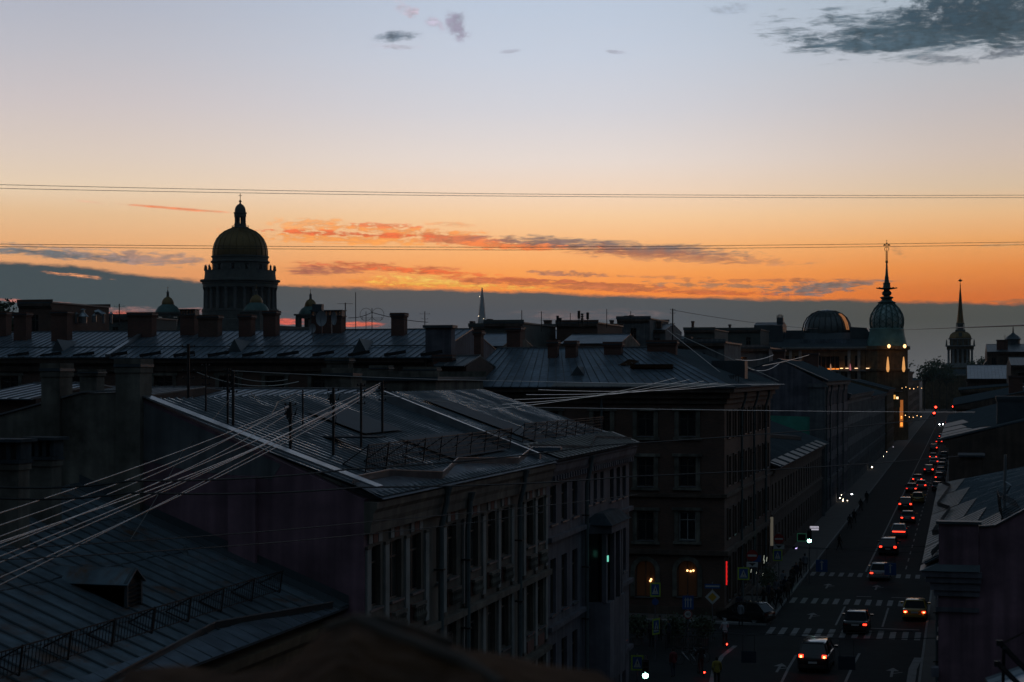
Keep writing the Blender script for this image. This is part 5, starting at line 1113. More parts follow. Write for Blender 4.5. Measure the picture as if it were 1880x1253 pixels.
yard('yard_wing', 'brick courtyard wing with a metal canopy at the far left', -60, 66, 96, 112, 732, .9, brick, roof_b)
yard('yard_wing', 'plain rendered courtyard wing behind the left chimneys', 66, 262, 98, 116, 728, .5, brick, roof_dark, chim=((xat(155, 100), 101, 17, 18.4, 1.2, 1, pl_old, 0),))
# ---- roofscape on the skyline
def sky(label, a, e, y0, dep, top, base_add=0, wm=stone, rm=roof_dark, axis='x', flat=True, chim=(), rise=2.0, name='skyline_house', sp=5.0):
    xa, xb = xat(a, y0), xat(e, y0); d = y0 * ct - (xa + xb) / 2 * st; z = 18 + (HOR - top) / F * d
    ch = []
    for px0, px1, tp, m in chim:
        xc0, xc1 = xat(px0, y0 + 2), xat(px1, y0 + 2); dd = (y0 + 2) * ct - xc0 * st; ch.append(((xc0 + xc1) / 2, y0 + 2.5, z - 1, 18 + (HOR - tp) / F * dd, xc1 - xc0, 1.6, m, 0))
    return house(name, label, 'house', xa, xb, y0, y0 + dep, z if flat else z - rise, z, axis, wm, rm, '-y', flat=flat, storeys=6, chim=ch, sp=sp, seams=0, group=None)
sky('broad flat-topped grey house just right of the glass needle', 862, 892, 300, 20, 600, wm=stone, chim=((864, 868, 590, brickred),))
sky('grey house with a raised flat top beside the glass needle', 890, 960, 290, 25, 594, chim=((895, 901, 586, brick),))
sky('low bluish house between two taller skyline houses', 958, 1024, 420, 30, 604, rise=2.5, flat=False, wm=stone, rm=roof_b, chim=((999, 1011, 588, brick),))
sky('flat-topped house carrying phone masts on the skyline', 1022, 1097, 310, 24, 594, wm=brick)
sky('low grey house right of the phone masts', 1095, 1136, 430, 24, 599, wm=stone, chim=((1120, 1125, 588, brick),))
sky('tallest grey skyline house topped with three stubby chimneys', 1133, 1193, 360, 24, 586, wm=pl_grey, chim=((1147, 1152, 580, brick), (1156, 1161, 579, brick), (1140, 1144, 592, brick)))
sky('narrow skyline house with a curved roof end left of the mast', 1191, 1222, 365, 22, 593, wm=pl_grey, flat=False, rise=1.5, chim=((1206, 1214, 590, brick),))
sky('low sloping house at the foot of the tall mast', 1210, 1262, 420, 22, 616, wm=stone, flat=False, rise=2.5)
sky('dark house with a thin stack left of the store', 1256, 1312, 400, 24, 606, wm=stone, chim=((1270, 1273, 590, brick), (1265, 1282, 603, brick)))
sky('long low house joining the left end of the store', 1308, 1396, 470, 22, 606, wm=stone, chim=((1338, 1341, 596, brick), (1352, 1372, 603, brick)))
sky('low pale house seen over the brown block roof', 1030, 1140, 250, 15, 612, wm=pl_old, rm=roof_b, flat=False, rise=1.5)
sky('dim house with dormers filling the gap right of the brown roof', 1245, 1330, 260, 20, 630, wm=pl_grey, chim=((1280, 1306, 622, brickred), (1262, 1268, 618, brickred)))
sky('dark house behind the violet gable with a lamp on its roof', 1318, 1412, 300, 20, 640, wm=pl_grey, chim=((1330, 1342, 632, brickred),))
sky('low house between the long block and the skyline', 838, 925, 240, 18, 610, wm=pl_old, flat=False, rm=roof_b, rise=2, chim=((935, 960, 600, brick),))
sky('dark roof box far beyond the long block at the left', 34, 95, 260, 20, 557, wm=brick, chim=())
sky('pale far house left of the brick chimneys', -30, 100, 330, 20, 577, wm=stone, flat=False, rm=roof_b, rise=1.5)
T = sky('distant flat roof with ducts and cowls behind the long block', 130, 240, 300, 20, 583, wm=stone, rm=roof_dark)
d = 290; m = MB()
def duct(px, py, r_): p = hd(px, py, 296); return (p.x, p.y, p.z)
m.tube([duct(173, 592, 0), duct(173, 580, 0), duct(176, 574, 0), duct(181, 572.5, 0), duct(186, 576, 0), duct(187, 580, 0)], .42, galv, 8); m.build('bent_duct', T)
p = hd(152, 583, 296); m = MB(); m.lathe([(.7, -1), (.7, .1), (1.0, .12), (.35, .85), (.3, 1.2), (.55, 1.22), (.1, 1.5)], p, galv, 10); m.build('cowl', T)
for px in (140, 190, 204): p = hd(px, 583, 296); m = MB(); m.lathe([(.25, -1), (.25, .5), (.45, .55), (.1, .9)], p, galv, 8); m.build('cowl', T)
# ---- trees
def tree(px, d, ztop, r_, label, name='tree', group=None, n=260, seed=1, zc=None):
    g = random.Random(seed); p = hd(px, HOR, d); x, y = p.x, p.y
    T = thing(name, label, 'tree', (x, y, 0), group); b = MB(); zt = ztop - r_ * 1.6
    b.tube([(x, y, 0), (x + .1, y, zt * .5), (x, y, zt + r_ * .7)], [.35, .26, .08], bark, 7)
    for k in range(9):
        t = g.uniform(0, 6.28); e = (x + r_ * .7 * math.cos(t), y + r_ * .7 * math.sin(t), zt + g.uniform(.2, 1.1) * r_); b.tube([(x, y, zt * .75 + g.uniform(0, .25) * zt), ((x + e[0]) / 2, (y + e[1]) / 2, (zt + e[2]) / 2 + .4), e], [.14, .09, .03], bark, 5)
    b.build('trunk', T)
    c = MB()
    cl = [(g.gauss(0, .42) * r_, g.gauss(0, .42) * r_, g.uniform(-.6, 1.0) * r_) for _ in range(22)]
    for (a, e, f) in cl:
        for k in range(n // 22):
            s = r_ * .09 * g.uniform(.6, 1.5); q = Vector((x + a + g.gauss(0, .2) * r_, y + e + g.gauss(0, .2) * r_, ztop - r_ * .95 + f * .9 + g.gauss(0, .16) * r_))
            u = Vector((g.gauss(0, 1), g.gauss(0, 1), g.gauss(0, 1))).normalized() * s; v = u.orthogonal().normalized() * s * .7
            c.mesh_([q - u, q - v, q + u, q + v], [(0, 1, 2, 3)], leaf)
    c.build('crown', T); return T
for i, (px, d, zt, r_, lb) in enumerate(((4, 330, 31.5, 3.0, 'taller round tree poking over the roofs at the far left'), (18, 350, 29.6, 2.2, 'small bushy tree beside the dark roof box'), (28, 352, 30.0, 2.2, 'small tree touching the left side of the dark roof box'))): tree(px, d, zt, r_, lb, seed=i + 3, n=700)
gl = ['left', 'middle', 'right']
for i, (px, d, zt, r_) in enumerate(((1697, 900, 25, 6), (1711, 920, 26, 6.5), (1725, 905, 24.5, 6), (1738, 925, 23.5, 5.5), (1793, 930, 26, 6), (1806, 915, 27, 6.5))):
    tree(px, d, zt, r_, 'dark park tree in the row left of the spire tower' if i < 4 else 'dark park tree in the pair right of the spire tower', 'park_tree', 'park trees left of the spire' if i < 4 else 'park trees right of the spire', 500, i + 20)
# ================================================================== ground, street, traffic
g = MB(); g.lathe([(11500, -.02), (11500, -.006)], (0, 0, 0), earth, 64); structure('ground', g)
XL, XRk = -13.4, -2.4
r = MB(); r.box((XL, -60, -.005), (XRk, 950, .004), asph); structure('street', r)
r = MB(); r.box((-120, 92.6, -.0045), (XL - .003, 126.0, .003), asph); structure('side_street', r)
k = MB(); 
for y0, y1 in ((-60, 92), (126.6, 950)): k.box((XF + .0, y0, -.002), (XL - .16, y1, .12), pave)
k.box((XRk + .16, -60, -.002), (-.95, 950, .12), pave); structure('pavement', k)
k = MB()
for y0, y1 in ((-60, 92), (126.6, 950)): k.box((XL - .155, y0, -.001), (XL, y1, .14), kerb_m)
k.box((XRk, -60, -.001), (XRk + .155, 950, .14), kerb_m)
k.box((-60, 126.1, -.001), (XL - .16, 126.595, .14), kerb_m); structure('kerb', k)
pv = MB(); pv.box((-60, 126.6, -.0018), (XF - .003, 129.45, .119), pave); structure('side_pavement', pv)
# painted markings: thin sheets on the asphalt
mk = MB()
def line(p, q, w=.14, z=.008):
    p = Vector((p[0], p[1], z)); q = Vector((q[0], q[1], z)); d = (q - p).normalized(); a = Vector((-d.y, d.x, 0)) * w / 2
    mk.poly([p - a, q - a, q + a, p + a], paint)
def pl(pts, w=.14):
    P_ = [hz(*p) for p in pts]
    for a, b in zip(P_, P_[1:]): line(a, b, w)
line((-8.4, 163), (-8.4, 700), .16)
line((-8.7, 127.5), (-8.7, 138), .14); line((-5.4, 127.5), (-5.4, 138), .14)
y = 166
while y < 640: line((-4.9, y), (-4.9, y + 3), .12); y += 7
pl([(1578, 1200), (1566, 1222), (1552, 1253)], .16); pl([(1462, 1203), (1447, 1228), (1435, 1253)], .16)
pl([(1686, 1208), (1676, 1228), (1671, 1260)], .5); pl([(1350, 1186), (1326, 1205), (1312, 1228), (1306, 1255)], .3)
pl([(1707, 1150), (1700, 1183)], .2)
for y0, y1 in ((121.6, 125.4), (139.2, 142.6), (158.6, 161.6)):
    n = 13
    for i in range(n):
        x = XL + .45 + i * (XRk - XL - .9) / (n - 1); mk.poly([(x - .2, y0, .008), (x + .2, y0, .008), (x + .2, y1, .008), (x - .2, y1, .008)], paint)
line((-8.2, 126.6), (-2.8, 126.6), .3); line((-8.2, 144.6), (-7, 144.6), .25); line((-5.4, 144.6), (-3.6, 144.6), .25)
for x, y in ((-10.8, 108), (-4, 108), (-10.8, 132), (-6.9, 151), (-11, 151)):     # arrows
    line((x, y - 1.6), (x, y + .6), .16); mk.poly([(x - .4, y + .6, .008), (x + .4, y + .6, .008), (x, y + 1.8, .008)], paint); line((x, y - .4), (x + .6, y + .3), .14)
structure('road_marking', mk)
# ---- cars
def loft(b, secs, m, closed=True):
    n = len(secs[0]); V = [p for s in secs for p in s]
    Fs = [(i * n + k, i * n + (k + 1) % n, (i + 1) * n + (k + 1) % n, (i + 1) * n + k) for i in range(len(secs) - 1) for k in range(n)]
    if closed: Fs += [tuple(range(n))[::-1], tuple((len(secs) - 1) * n + k for k in range(n))]
    b.mesh_(V, Fs, m)
CARCOL = {}
def carpaint(nm, c):
    if nm not in CARCOL: CARCOL[nm] = mat(nm + '_car_paint', c, .3, .15, .06, 1, 0, .5, None, .8)
    return CARCOL[nm]
PROTO = {}
GEO = {  # length, width, height, belt, stations for roof (rear base, rear top, front top, front base), hood, deck
    'sedan': dict(L=4.5, W=1.78, Hh=1.45, belt=.92, rf=(-1.75, -1.0, .35, 1.15), hood=.86, deck=.95),
    'suv': dict(L=4.6, W=1.9, Hh=1.72, belt=1.08, rf=(-2.2, -1.85, .45, 1.2), hood=1.0, deck=1.08),
    'van': dict(L=4.7, W=1.88, Hh=1.86, belt=1.08, rf=(-2.28, -1.95, .75, 1.75), hood=1.0, deck=1.08),
    'hatch': dict(L=4.1, W=1.74, Hh=1.52, belt=.95, rf=(-1.98, -1.4, .4, 1.1), hood=.9, deck=.95)}
def car_meshes(kind, cn, c):
    key = (kind, cn)
    if key in PROTO: return PROTO[key]
    G = GEO[kind]; L, Wd, Hh, bt = G['L'], G['W'], G['Hh'], G['belt']; pm = carpaint(cn, c); hw = Wd / 2; M = {}
    def sec(y, w, zl, zt):      # rounded body section
        return [(-w * .9, y, zl), (w * .9, y, zl), (w, y, zl + .14), (w, y, zt - .2), (w * .95, y, zt - .05), (w * .86, y, zt), (-w * .86, y, zt), (-w * .95, y, zt - .05), (-w, y, zt - .2), (-w, y, zl + .14)]
    b = MB(); ys = [(-L / 2, .88, .42, G['deck'] - .16), (-L / 2 + .07, .95, .28, G['deck'] - .03), (-L / 2 + .3, 1, .22, G['deck']), (G['rf'][0] + .1, 1, .2, bt), (0, 1, .2, bt), (G['rf'][3], 1, .2, bt - .02), (L / 2 - .5, .97, .2, G['hood'] - .06), (L / 2 - .12, .9, .26, G['hood'] - .2), (L / 2, .8, .4, G['hood'] - .34)]
    ys = sorted(ys, key=lambda t: t[0]); loft(b, [sec(y, hw * w, zl, zt) for y, w, zl, zt in ys], pm)
    r0, r1, r2, r3 = G['rf']; tw = hw * .74; rz = Hh
    loft(b, [[(-tw * .92, r1 - .06, rz - .07), (tw * .92, r1 - .06, rz - .07), (tw * .85, r1, rz - .03), (-tw * .85, r1, rz - .03)], [(-tw, r1 + .2, rz - .05), (tw, r1 + .2, rz - .05), (tw * .9, r1 + .2, rz), (-tw * .9, r1 + .2, rz)], [(-tw, r2 - .1, rz - .05), (tw, r2 - .1, rz - .05), (tw * .9, r2 - .1, rz), (-tw * .9, r2 - .1, rz)], [(-tw * .95, r2 + .08, rz - .09), (tw * .95, r2 + .08, rz - .09), (tw * .88, r2 + .05, rz - .05), (-tw * .88, r2 + .05, rz - .05)]], pm)
    for s in (-1, 1):
        b.bar((s * hw * .9, r0 + .03, bt - .02), (s * tw * .97, r1, rz - .06), .07, pm); b.bar((s * hw * .9, r3 - .03, bt - .02), (s * tw * .97, r2, rz - .07), .06, pm); b.bar((s * hw * .93, (r1 + r2) / 2, bt - .02), (s * tw, (r1 + r2) / 2, rz - .05), .08, pm)
    M['body'] = b.data('body', (0, 0, 0), 35)
    g_ = MB(); loft(g_, [[(-hw * .9, r0, bt - .02), (hw * .9, r0, bt - .02), (hw * .9, r3, bt - .02), (-hw * .9, r3, bt - .02)], [(-tw * .97, r1, rz - .06), (tw * .97, r1, rz - .06), (tw * .97, r2, rz - .06), (-tw * .97, r2, rz - .06)]], glass); M['window'] = g_.data('window')
    w_ = MB(); n = 16; R_ = .33
    V = []; prof = [(-.11, R_ - .12), (-.11, R_ - .02), (-.08, R_), (.08, R_), (.11, R_ - .02), (.11, R_ - .12)]
    for x, rr in prof: V += [(x, rr * math.cos(2 * math.pi * k / n), rr * math.sin(2 * math.pi * k / n)) for k in range(n)]
    w_.mesh_(V, [(i * n + k, i * n + (k + 1) % n, (i + 1) * n + (k + 1) % n, (i + 1) * n + k) for i in range(5) for k in range(n)], tyre_m); M['wheel'] = w_.data('wheel', (0, 0, 0), 40)
    ri = MB(); V = [(s * .1, rr * math.cos(2 * math.pi * k / n), rr * math.sin(2 * math.pi * k / n)) for s in (-1, 1) for rr in (.21,) for k in range(n)]
    ri.mesh_(V, [tuple(range(n)), tuple(range(n, 2 * n))] + [(k, (k + 1) % n, n + (k + 1) % n, n + k) for k in range(n)], rim_m)
    M['rim'] = ri.data('rim'); zl = bt - (.2 if kind != 'van' else .02)
    for nm, m_ in (('on', glow_red), ('dim', glow_redd), ('off', lamp_off), ('hot', None)):
        t = MB(); h = .16 if kind in ('sedan', 'hatch') else .24
        if nm == 'hot': t.box((-.13, -.04, zl - h * .38), (.13, .05, zl + h * .38), glow_red); t.box((-.06, -.06, zl - h * .36), (.06, -.041, zl + h * .1), glow_hot)
        else: t.box((-.13, -.04, zl - h * .38), (.13, .05, zl + h * .38), m_)
        M['tail_' + nm] = t.data('tail_lamp')
    p_ = MB(); p_.box((-.26, -L / 2 - .03, .62), (.26, -L / 2 - .012, .74), plate_m); M['plate'] = p_.data('number_plate')
    bp = MB(); loft(bp, [[(-hw * .86, -L / 2 - .06, .36), (hw * .86, -L / 2 - .06, .36), (hw * .86, -L / 2 - .06, .52), (-hw * .86, -L / 2 - .06, .52)], [(-hw * .98, -L / 2 + .16, .3), (hw * .98, -L / 2 + .16, .3), (hw * .98, -L / 2 + .16, .56), (-hw * .98, -L / 2 + .16, .56)]], mat('bumper_' + cn + kind, tuple(min(.5, v * .7 + .01) for v in c), .5, 0, .1, 2)); M['bumper'] = bp.data('bumper')
    mi = MB(); mi.box((-.1, -.06, -.07), (.1, .06, .07), pm); M['mirror'] = mi.data('mirror')
    hl = MB(); hl.box((-.16, -.04, -.09), (.16, .05, .09), glow_white); M['head_on'] = hl.data('headlamp')
    tb = MB(); tb.box((-hw * .8, -L / 2 - .035, zl - .05), (hw * .8, -L / 2 - .02, zl + .05), glow_red); M['strip'] = tb.data('light_strip')
    ts = MB(); ts.box((-.3, -.1, rz), (.3, .1, rz + .16), glow_amber); M['roof_sign'] = ts.data('roof_sign')
    PROTO[key] = M; return M
def car(kind, cn, c, pos, label, lamps=('on', 'on'), name='car', group=None, yaw=0., extra=(), far=False, centre=False, cat='car'):
    M = car_meshes(kind, cn, c); G = GEO[kind]; T = local(name, label, cat, (pos[0], pos[1], .004), yaw, group); L, hw = G['L'], G['W'] / 2
    part('body', M['body'], T); part('window', M['window'], T)
    for i, s in enumerate((-1, 1)):
        if not far:
            for y in (-L * .29, L * .3):
                w = part('wheel', M['wheel'], T, (s * (hw - .12), y, .33)); q = bpy.data.objects.new('rim', M['rim']); COL.objects.link(q); q.parent = w
            part('mirror', M['mirror'], T, (s * (hw + .1), G['rf'][3] - .25, G['belt'] + .06))
        if lamps[i]: o = part('tail_lamp', M['tail_' + lamps[i]], T, (s * hw * .74, -L / 2 + .02, 0)); 
    if not far: part('number_plate', M['plate'], T); part('bumper', M['bumper'], T)
    else:
        for s in (-1, 1):
            for y in (-L * .29, L * .3): part('wheel', M['wheel'], T, (s * (hw - .12), y, .33))
    if 'strip' in extra: part('light_strip', M['strip'], T)
    if 'sign' in extra: part('roof_sign', M['roof_sign'], T, (0, (G['rf'][1] + G['rf'][2]) / 2, .002))
    if 'third' in extra: part('brake_lamp', M['tail_on'], T, (0, G['rf'][0] + .3, .2)).scale = (.45, 1, .6)
    if 'head' in extra:
        for s in (-1, 1): part('headlamp', M['head_on'], T, (s * hw * .7, L / 2 - .03, .68))
    return T
BLK, GRY, WHT, YEL, SIL, BLU, RED = (.008, .009, .01), (.06, .065, .07), (.38, .38, .39), (.38, .24, .03), (.22, .23, .24), (.02, .035, .06), (.09, .015, .012)
def gp(px, py, kind='sedan'): q = hz(px, py); return (q.x, q.y + GEO[kind]['L'] / 2)
car('van', 'black', BLK, gp(1494, 1238, 'van'), 'dark minivan with both tail lamps lit, nearest car on the street', ('hot', 'hot'), 'minivan', yaw=-.03, cat='minivan')
car('sedan', 'black', BLK, gp(1570, 1166), 'black saloon stopped over the near zebra crossing with only its right lamp bright', ('off', 'on'))
car('sedan', 'yellow', YEL, gp(1679, 1142), 'yellow taxi with blazing brake lamps beside the violet house', ('hot', 'hot'), 'taxi', extra=('third',), cat='taxi')
car('sedan', 'silver', SIL, gp(1614, 1068), 'silver saloon crossing the farthest zebra crossing', ('on', 'dim'))
car('suv', 'black', BLK, gp(1630, 1021, 'suv'), 'black off-road car second in line past the zebra crossings', ('on', 'on'))
car('hatch', 'silver', SIL, gp(1650, 989, 'hatch'), 'hatchback with one red light strip across its whole tail', (None, None), extra=('strip',))
car('sedan', 'grey', GRY, gp(1666, 962), 'grey saloon ahead of the hatchback with the light strip', ('on', 'on'))
car('suv', 'black', BLK, gp(1662, 938, 'suv'), 'black off-road car close beside the pale unlit taxi', ('on', 'on'))
car('hatch', 'yellow', YEL, gp(1685, 925, 'hatch'), 'pale yellow taxi with unlit tail lamps in the right lane', ('off', 'off'), 'taxi', cat='taxi')
car('sedan', 'black', BLK, gp(1673, 906), 'black saloon in the left lane ahead of the pale taxi', ('dim', 'on'))
car('hatch', 'silver', SIL, gp(1691, 900, 'hatch'), 'silver hatchback side by side with a black saloon far up the street', ('dim', 'on'))
car('sedan', 'grey', GRY, gp(1684, 888), 'grey saloon between two pairs of red lamps in the queue', ('on', 'on'))
car('van', 'black', BLK, gp(1705, 873, 'van'), 'dark van alone in a gap of the queue', ('dim', 'on'), 'minivan', cat='minivan')
car('sedan', 'silver', SIL, gp(1715, 854), 'pale-roofed saloon showing one right lamp ahead of the dark van', (None, 'on'))
car('sedan', 'grey', GRY, gp(1713, 845), 'dark saloon with two round red lamps midway up the street', ('on', 'on'))
car('suv', 'black', BLK, gp(1714, 829, 'suv'), 'dark car at the tail of the far cluster of red lamps', (None, 'on'))
for i, (px, py) in enumerate(((1724, 816), (1731, 813), (1729, 806), (1741, 808), (1736, 801), (1747, 806), (1755, 805), (1739, 797))):
    car('sedan', 'black' if i % 2 else 'grey', BLK if i % 2 else GRY, gp(px, py), 'car in the tight far cluster of glowing red tail lamps', ('on', 'on'), 'car', 'cars queued at the far crossing', far=True)
for i, (px, py) in enumerate(((1740, 780), (1748, 783), (1757, 766), (1764, 765))):
    car('sedan', 'grey', GRY, gp(px, py), 'tiny red-lamped car beyond the far traffic lights', ('on', 'on'), 'car', 'cars beyond the far crossing', far=True)
q = gp(1728, 783); car('sedan', 'silver', SIL, q, 'oncoming car with two white headlamps far up the street', ('off', 'off'), 'car', yaw=math.pi, extra=('head',), far=True)
for i, (px, py, cn, c, lm, lb) in enumerate(((1727, 903, 'black', BLK, 'off', 'dark parked car nearest in the right kerb line'), (1739, 885, 'grey', GRY, 'on', 'parked car with one red lamp at the right kerb'), (1744, 874, 'silver', SIL, 'off', 'pale parked car just ahead of the red-lamped one at the right kerb'), (1746, 864, 'silver', SIL, 'off', 'middle pale-roofed parked car at the right kerb'), (1747, 856, 'silver', SIL, 'off', 'farther pale-roofed parked car by the brown rooftop box'), (1750, 843, 'grey', GRY, 'off', 'farthest parked car visible before the brown rooftop box'))):
    p = gp(px, py); car('hatch' if i % 2 else 'sedan', cn, c, (XRk - 1.0, p[1]), lb, (lm, 'off'), 'parked_car', 'cars parked at the right kerb', far=i > 1)
# ================================================================== signs, lamps, people
sg_blue = mat('sign_blue', (.012, .07, .22), .5, 0, .1, 4); sg_white = mat('sign_white', (.42, .42, .41), .5, 0, .1, 4); sg_red = mat('sign_red', (.25, .015, .012), .5, 0, .1, 4); sg_blk = mat('sign_black', (.012, .012, .012), .5, 0, .1, 4); sg_yel = mat('sign_yellow', (.42, .25, .02), .5, 0, .1, 4); sg_lime = mat('sign_lime_border', (.30, .42, .05), .5, 0, .1, 4); sg_back = mat('sign_back_metal', (.03, .045, .07), .5, .4, .1, 3)
def facing(q): return math.atan2(-q.x, q.y)      # turn a panel drawn in local xz (front -y) towards the camera side
class Sign:
    """a sign on a pole (or hung from wires): local frame, front = -y"""
    def __init__(s, label, px, py_top, px_base, y, name='road_sign', pole=True, zbase=.12, yaw=None, cat='road sign', x=None):
        q = hy(px, py_top, y); s.q = q; s.z = q.z; s.y = y
        s.T = local(name, label, cat, (q.x, y, 0), facing(q) if yaw is None else yaw); s.T['_o'] = [0, 0, 0]
        s.u = (y * ct - q.x * st) / F      # metres per source pixel here
        if pole: m = MB(); m.tube([(0, .06, zbase), (0, .06, q.z + .1)], .04, galv, 8); m.build('pole', s.T)
    def rect(s, x0, x1, z0, z1, m, y=-.0, t=.03): b = MB(); b.box((x0, y - t, z0), (x1, y, z1), m); return b
    def crossing(s, zc, w, h, dx=0.):
        b = MB(); b.box((dx - w / 2, -.03, zc - h / 2), (dx + w / 2, 0, zc + h / 2), sg_lime); b.box((dx - w * .37, -.034, zc - h * .39), (dx + w * .37, -.031, zc + h * .39), sg_blue)
        b.mesh_([(dx - w * .3, -.037, zc - h * .3), (dx + w * .3, -.037, zc - h * .3), (dx, -.037, zc + h * .33)], [(0, 1, 2)], sg_white)
        b.box((dx - w * .03, -.043, zc - h * .08), (dx + w * .05, -.039, zc + h * .1), sg_blk); b.bar((dx, -.041, zc - h * .06), (dx - w * .1, -.041, zc - h * .26), w * .06, sg_blk, .004); b.bar((dx + w * .02, -.041, zc - h * .06), (dx + w * .1, -.041, zc - h * .26), w * .06, sg_blk, .004); b.lathe([(w * .045, 0), (w * .045, .001)], (dx, -.041, zc + h * .15), sg_blk, 8)
        b.build('sign_panel', s.T)
    def disc(s, zc, r_, m, dx=0., yy=-.03, b=None):
        n = 24; V = [(dx + r_ * math.cos(2 * math.pi * k / n), yy + e, zc + r_ * math.sin(2 * math.pi * k / n)) for e in (0, .02) for k in range(n)]
        b = b or MB(); b.mesh_(V, [tuple(range(n)), tuple(range(n, 2 * n))] + [(k, (k + 1) % n, n + (k + 1) % n, n + k) for k in range(n)], m); return b
def text(parent, s_, h, p, m, name='lettering', rz=0., align='CENTER'):
    cu = bpy.data.curves.new('letters', 'FONT'); cu.body = s_; cu.size = h; cu.extrude = .004; cu.align_x = align; cu.align_y = 'CENTER'
    cu.materials.append(m); t = bpy.data.objects.new('letters', cu); COL.objects.link(t); me = bpy.data.meshes.new_from_object(t.evaluated_get(bpy.context.evaluated_depsgraph_get())); bpy.data.objects.remove(t)
    o = bpy.data.objects.new(name, me); COL.objects.link(o); o.parent = parent; o.location = p; o.rotation_euler = (R(90), 0, rz); return o
# pedestrian signs, signal and lamps on the near corner
s = Sign('tilted pedestrian crossing sign with a lime border left of the arched windows', 1203, 1070, 0, 112); s.crossing(s.z - .46, .68, .92); b = s.disc(s.z - 1.25, .22, sg_blue); b.build('round_plate', s.T)
s = Sign('narrow side-on pedestrian crossing sign with a lime border below the tilted one', 1204, 1136, 0, 108, yaw=facing(hy(1204, 1136, 108)) + .9); s.crossing(s.z - .5, .72, 1.0)
s = Sign('large pedestrian crossing sign beside the green signal at the bottom of the picture', 1170, 1204, 0, 100); s.crossing(s.z - .42, .72, .88)
s = Sign('pedestrian crossing sign just left of the red no-entry discs', 1365, 1042, 0, 128, yaw=None); s.crossing(s.z - .46, .86, .92)
s = Sign('no-entry disc above a white arrow plate, nearer of the two', 1381, 1010, 0, 130); b = s.disc(s.z - .42, .42, sg_red); b.box((-.33, -.04, s.z - .49), (.33, -.031, s.z - .35), sg_white); b.build('sign_disc', s.T); b = s.rect(-.42, .42, s.z - 1.28, s.z - .9, sg_white); b.mesh_([(-.3, -.033, s.z - .98), (.3, -.033, s.z - .98), (.1, -.033, s.z - 1.1), (0, -.033, s.z - 1.2), (-.1, -.033, s.z - 1.1)], [(0, 1, 2, 3, 4)], sg_blk); b.build('arrow_plate', s.T)
s = Sign('no-entry disc and arrow plate over a crossing sign, farther of the two', 1430, 980, 0, 139); b = s.disc(s.z - .42, .40, sg_red); b.box((-.32, -.04, s.z - .48), (.32, -.031, s.z - .36), sg_white); b.build('sign_disc', s.T); b = s.rect(-.42, .42, s.z - 1.22, s.z - .88, sg_white); b.mesh_([(-.3, -.033, s.z - .94), (.3, -.033, s.z - .94), (.1, -.033, s.z - 1.06), (0, -.033, s.z - 1.16), (-.1, -.033, s.z - 1.06)], [(0, 1, 2, 3, 4)], sg_blk); b.build('arrow_plate', s.T); s.crossing(s.z - 1.72, .74, .9, -.1)
# blue lane sign with the 40 disc below, yellow diamond under a blue street plate
s = Sign('blue lane-arrow sign with a white 40 speed disc hung below it', 1263, 1094, 0, 112); b = s.rect(-.36, .36, s.z - .88, s.z, sg_blue)
for dx in (-.16, 0, .18): b.box((dx - .03, -.036, s.z - .75), (dx + .03, -.031, s.z - .15), sg_white); b.mesh_([(dx - .09, -.036, s.z - .3), (dx + .09, -.036, s.z - .3), (dx, -.036, s.z - .1)], [(0, 1, 2)], sg_white)
b.build('lane_panel', s.T); b = s.disc(s.z - 1.2, .29, sg_white); b = s.disc(s.z - 1.2, .285, sg_red, 0, -.034, b); b = s.disc(s.z - 1.2, .225, sg_white, 0, -.038, b); D = b.build('speed_disc', s.T); text(D, '40', .3, (0, -.045, s.z - 1.2), sg_blk)
s = Sign('yellow and white priority diamond below a blue name plate', 1308, 1072, 0, 117); b = s.rect(-.52, .52, s.z - .32, s.z - .02, sg_blue); b.box((-.46, -.034, s.z - .22), (.46, -.031, s.z - .12), sg_white); b.build('name_plate', s.T)
b = MB(); zc = s.z - .9
for w, y, m in ((.5, -.03, sg_white), (.3, -.036, sg_yel)): b.mesh_([(-w, y, zc), (0, y, zc - w), (w, y, zc), (0, y, zc + w)] + [(-w, y + .02, zc), (0, y + .02, zc - w), (w, y + .02, zc), (0, y + .02, zc + w)], [(0, 1, 2, 3), (7, 6, 5, 4), (0, 4, 5, 1), (1, 5, 6, 2), (2, 6, 7, 3), (3, 7, 4, 0)], m)
b.build('diamond_panel', s.T)
s = Sign('small blue pole sign standing above the diamond sign by the brown wall', 1390, 1020, 0, 133); b = s.rect(-.3, .3, s.z - .5, s.z, sg_blue); b.build('sign_panel', s.T)
# lane-direction boards hung over the street from span wires
def hung(label, px0, px1, py0, py1, y, m, arrow=True):
    q = hy((px0 + px1) / 2, (py0 + py1) / 2, y); T = local('hanging_sign', label, 'road sign', (q.x, y, q.z), facing(q)); u = (y * ct - q.x * st) / F; w, h = (px1 - px0) * u / 2, (py1 - py0) * u / 2
    b = MB(); b.box((-w, -.03, -h), (w, 0, h), m); b.build('sign_panel', T)
    if arrow: b = MB(); b.box((-.05, -.036, -h * .7), (.06, -.031, h * .7), sg_white); b.bar((0, -.033, h * .0), (-w * .5, -.033, h * .35), .09, sg_white, .004); b.mesh_([(-.18, -.036, h * .5), (.2, -.036, h * .5), (0, -.036, h * .85)], [(0, 1, 2)], sg_white); b.build('arrow', T)
    for dx in (-.8, .8): b = MB(); b.bar((dx * w, .01, h), (dx * w, .01, h + .9), .025, iron); b.build('hanger', T)
    b = MB(); b.tube([(-9, .01, h + 1.3), (0, .01, h + .9), (9, .01, h + 1.3)], .02, wire_k, 5); b.build('span_wire', T)
hung('blue lane-arrow board hanging over the left side of the street', 1498, 1519, 1028, 1050, 150, sg_blue)
hung('blue lane-arrow board hanging right of the silver saloon', 1624, 1645, 1034, 1056, 154, sg_blue)
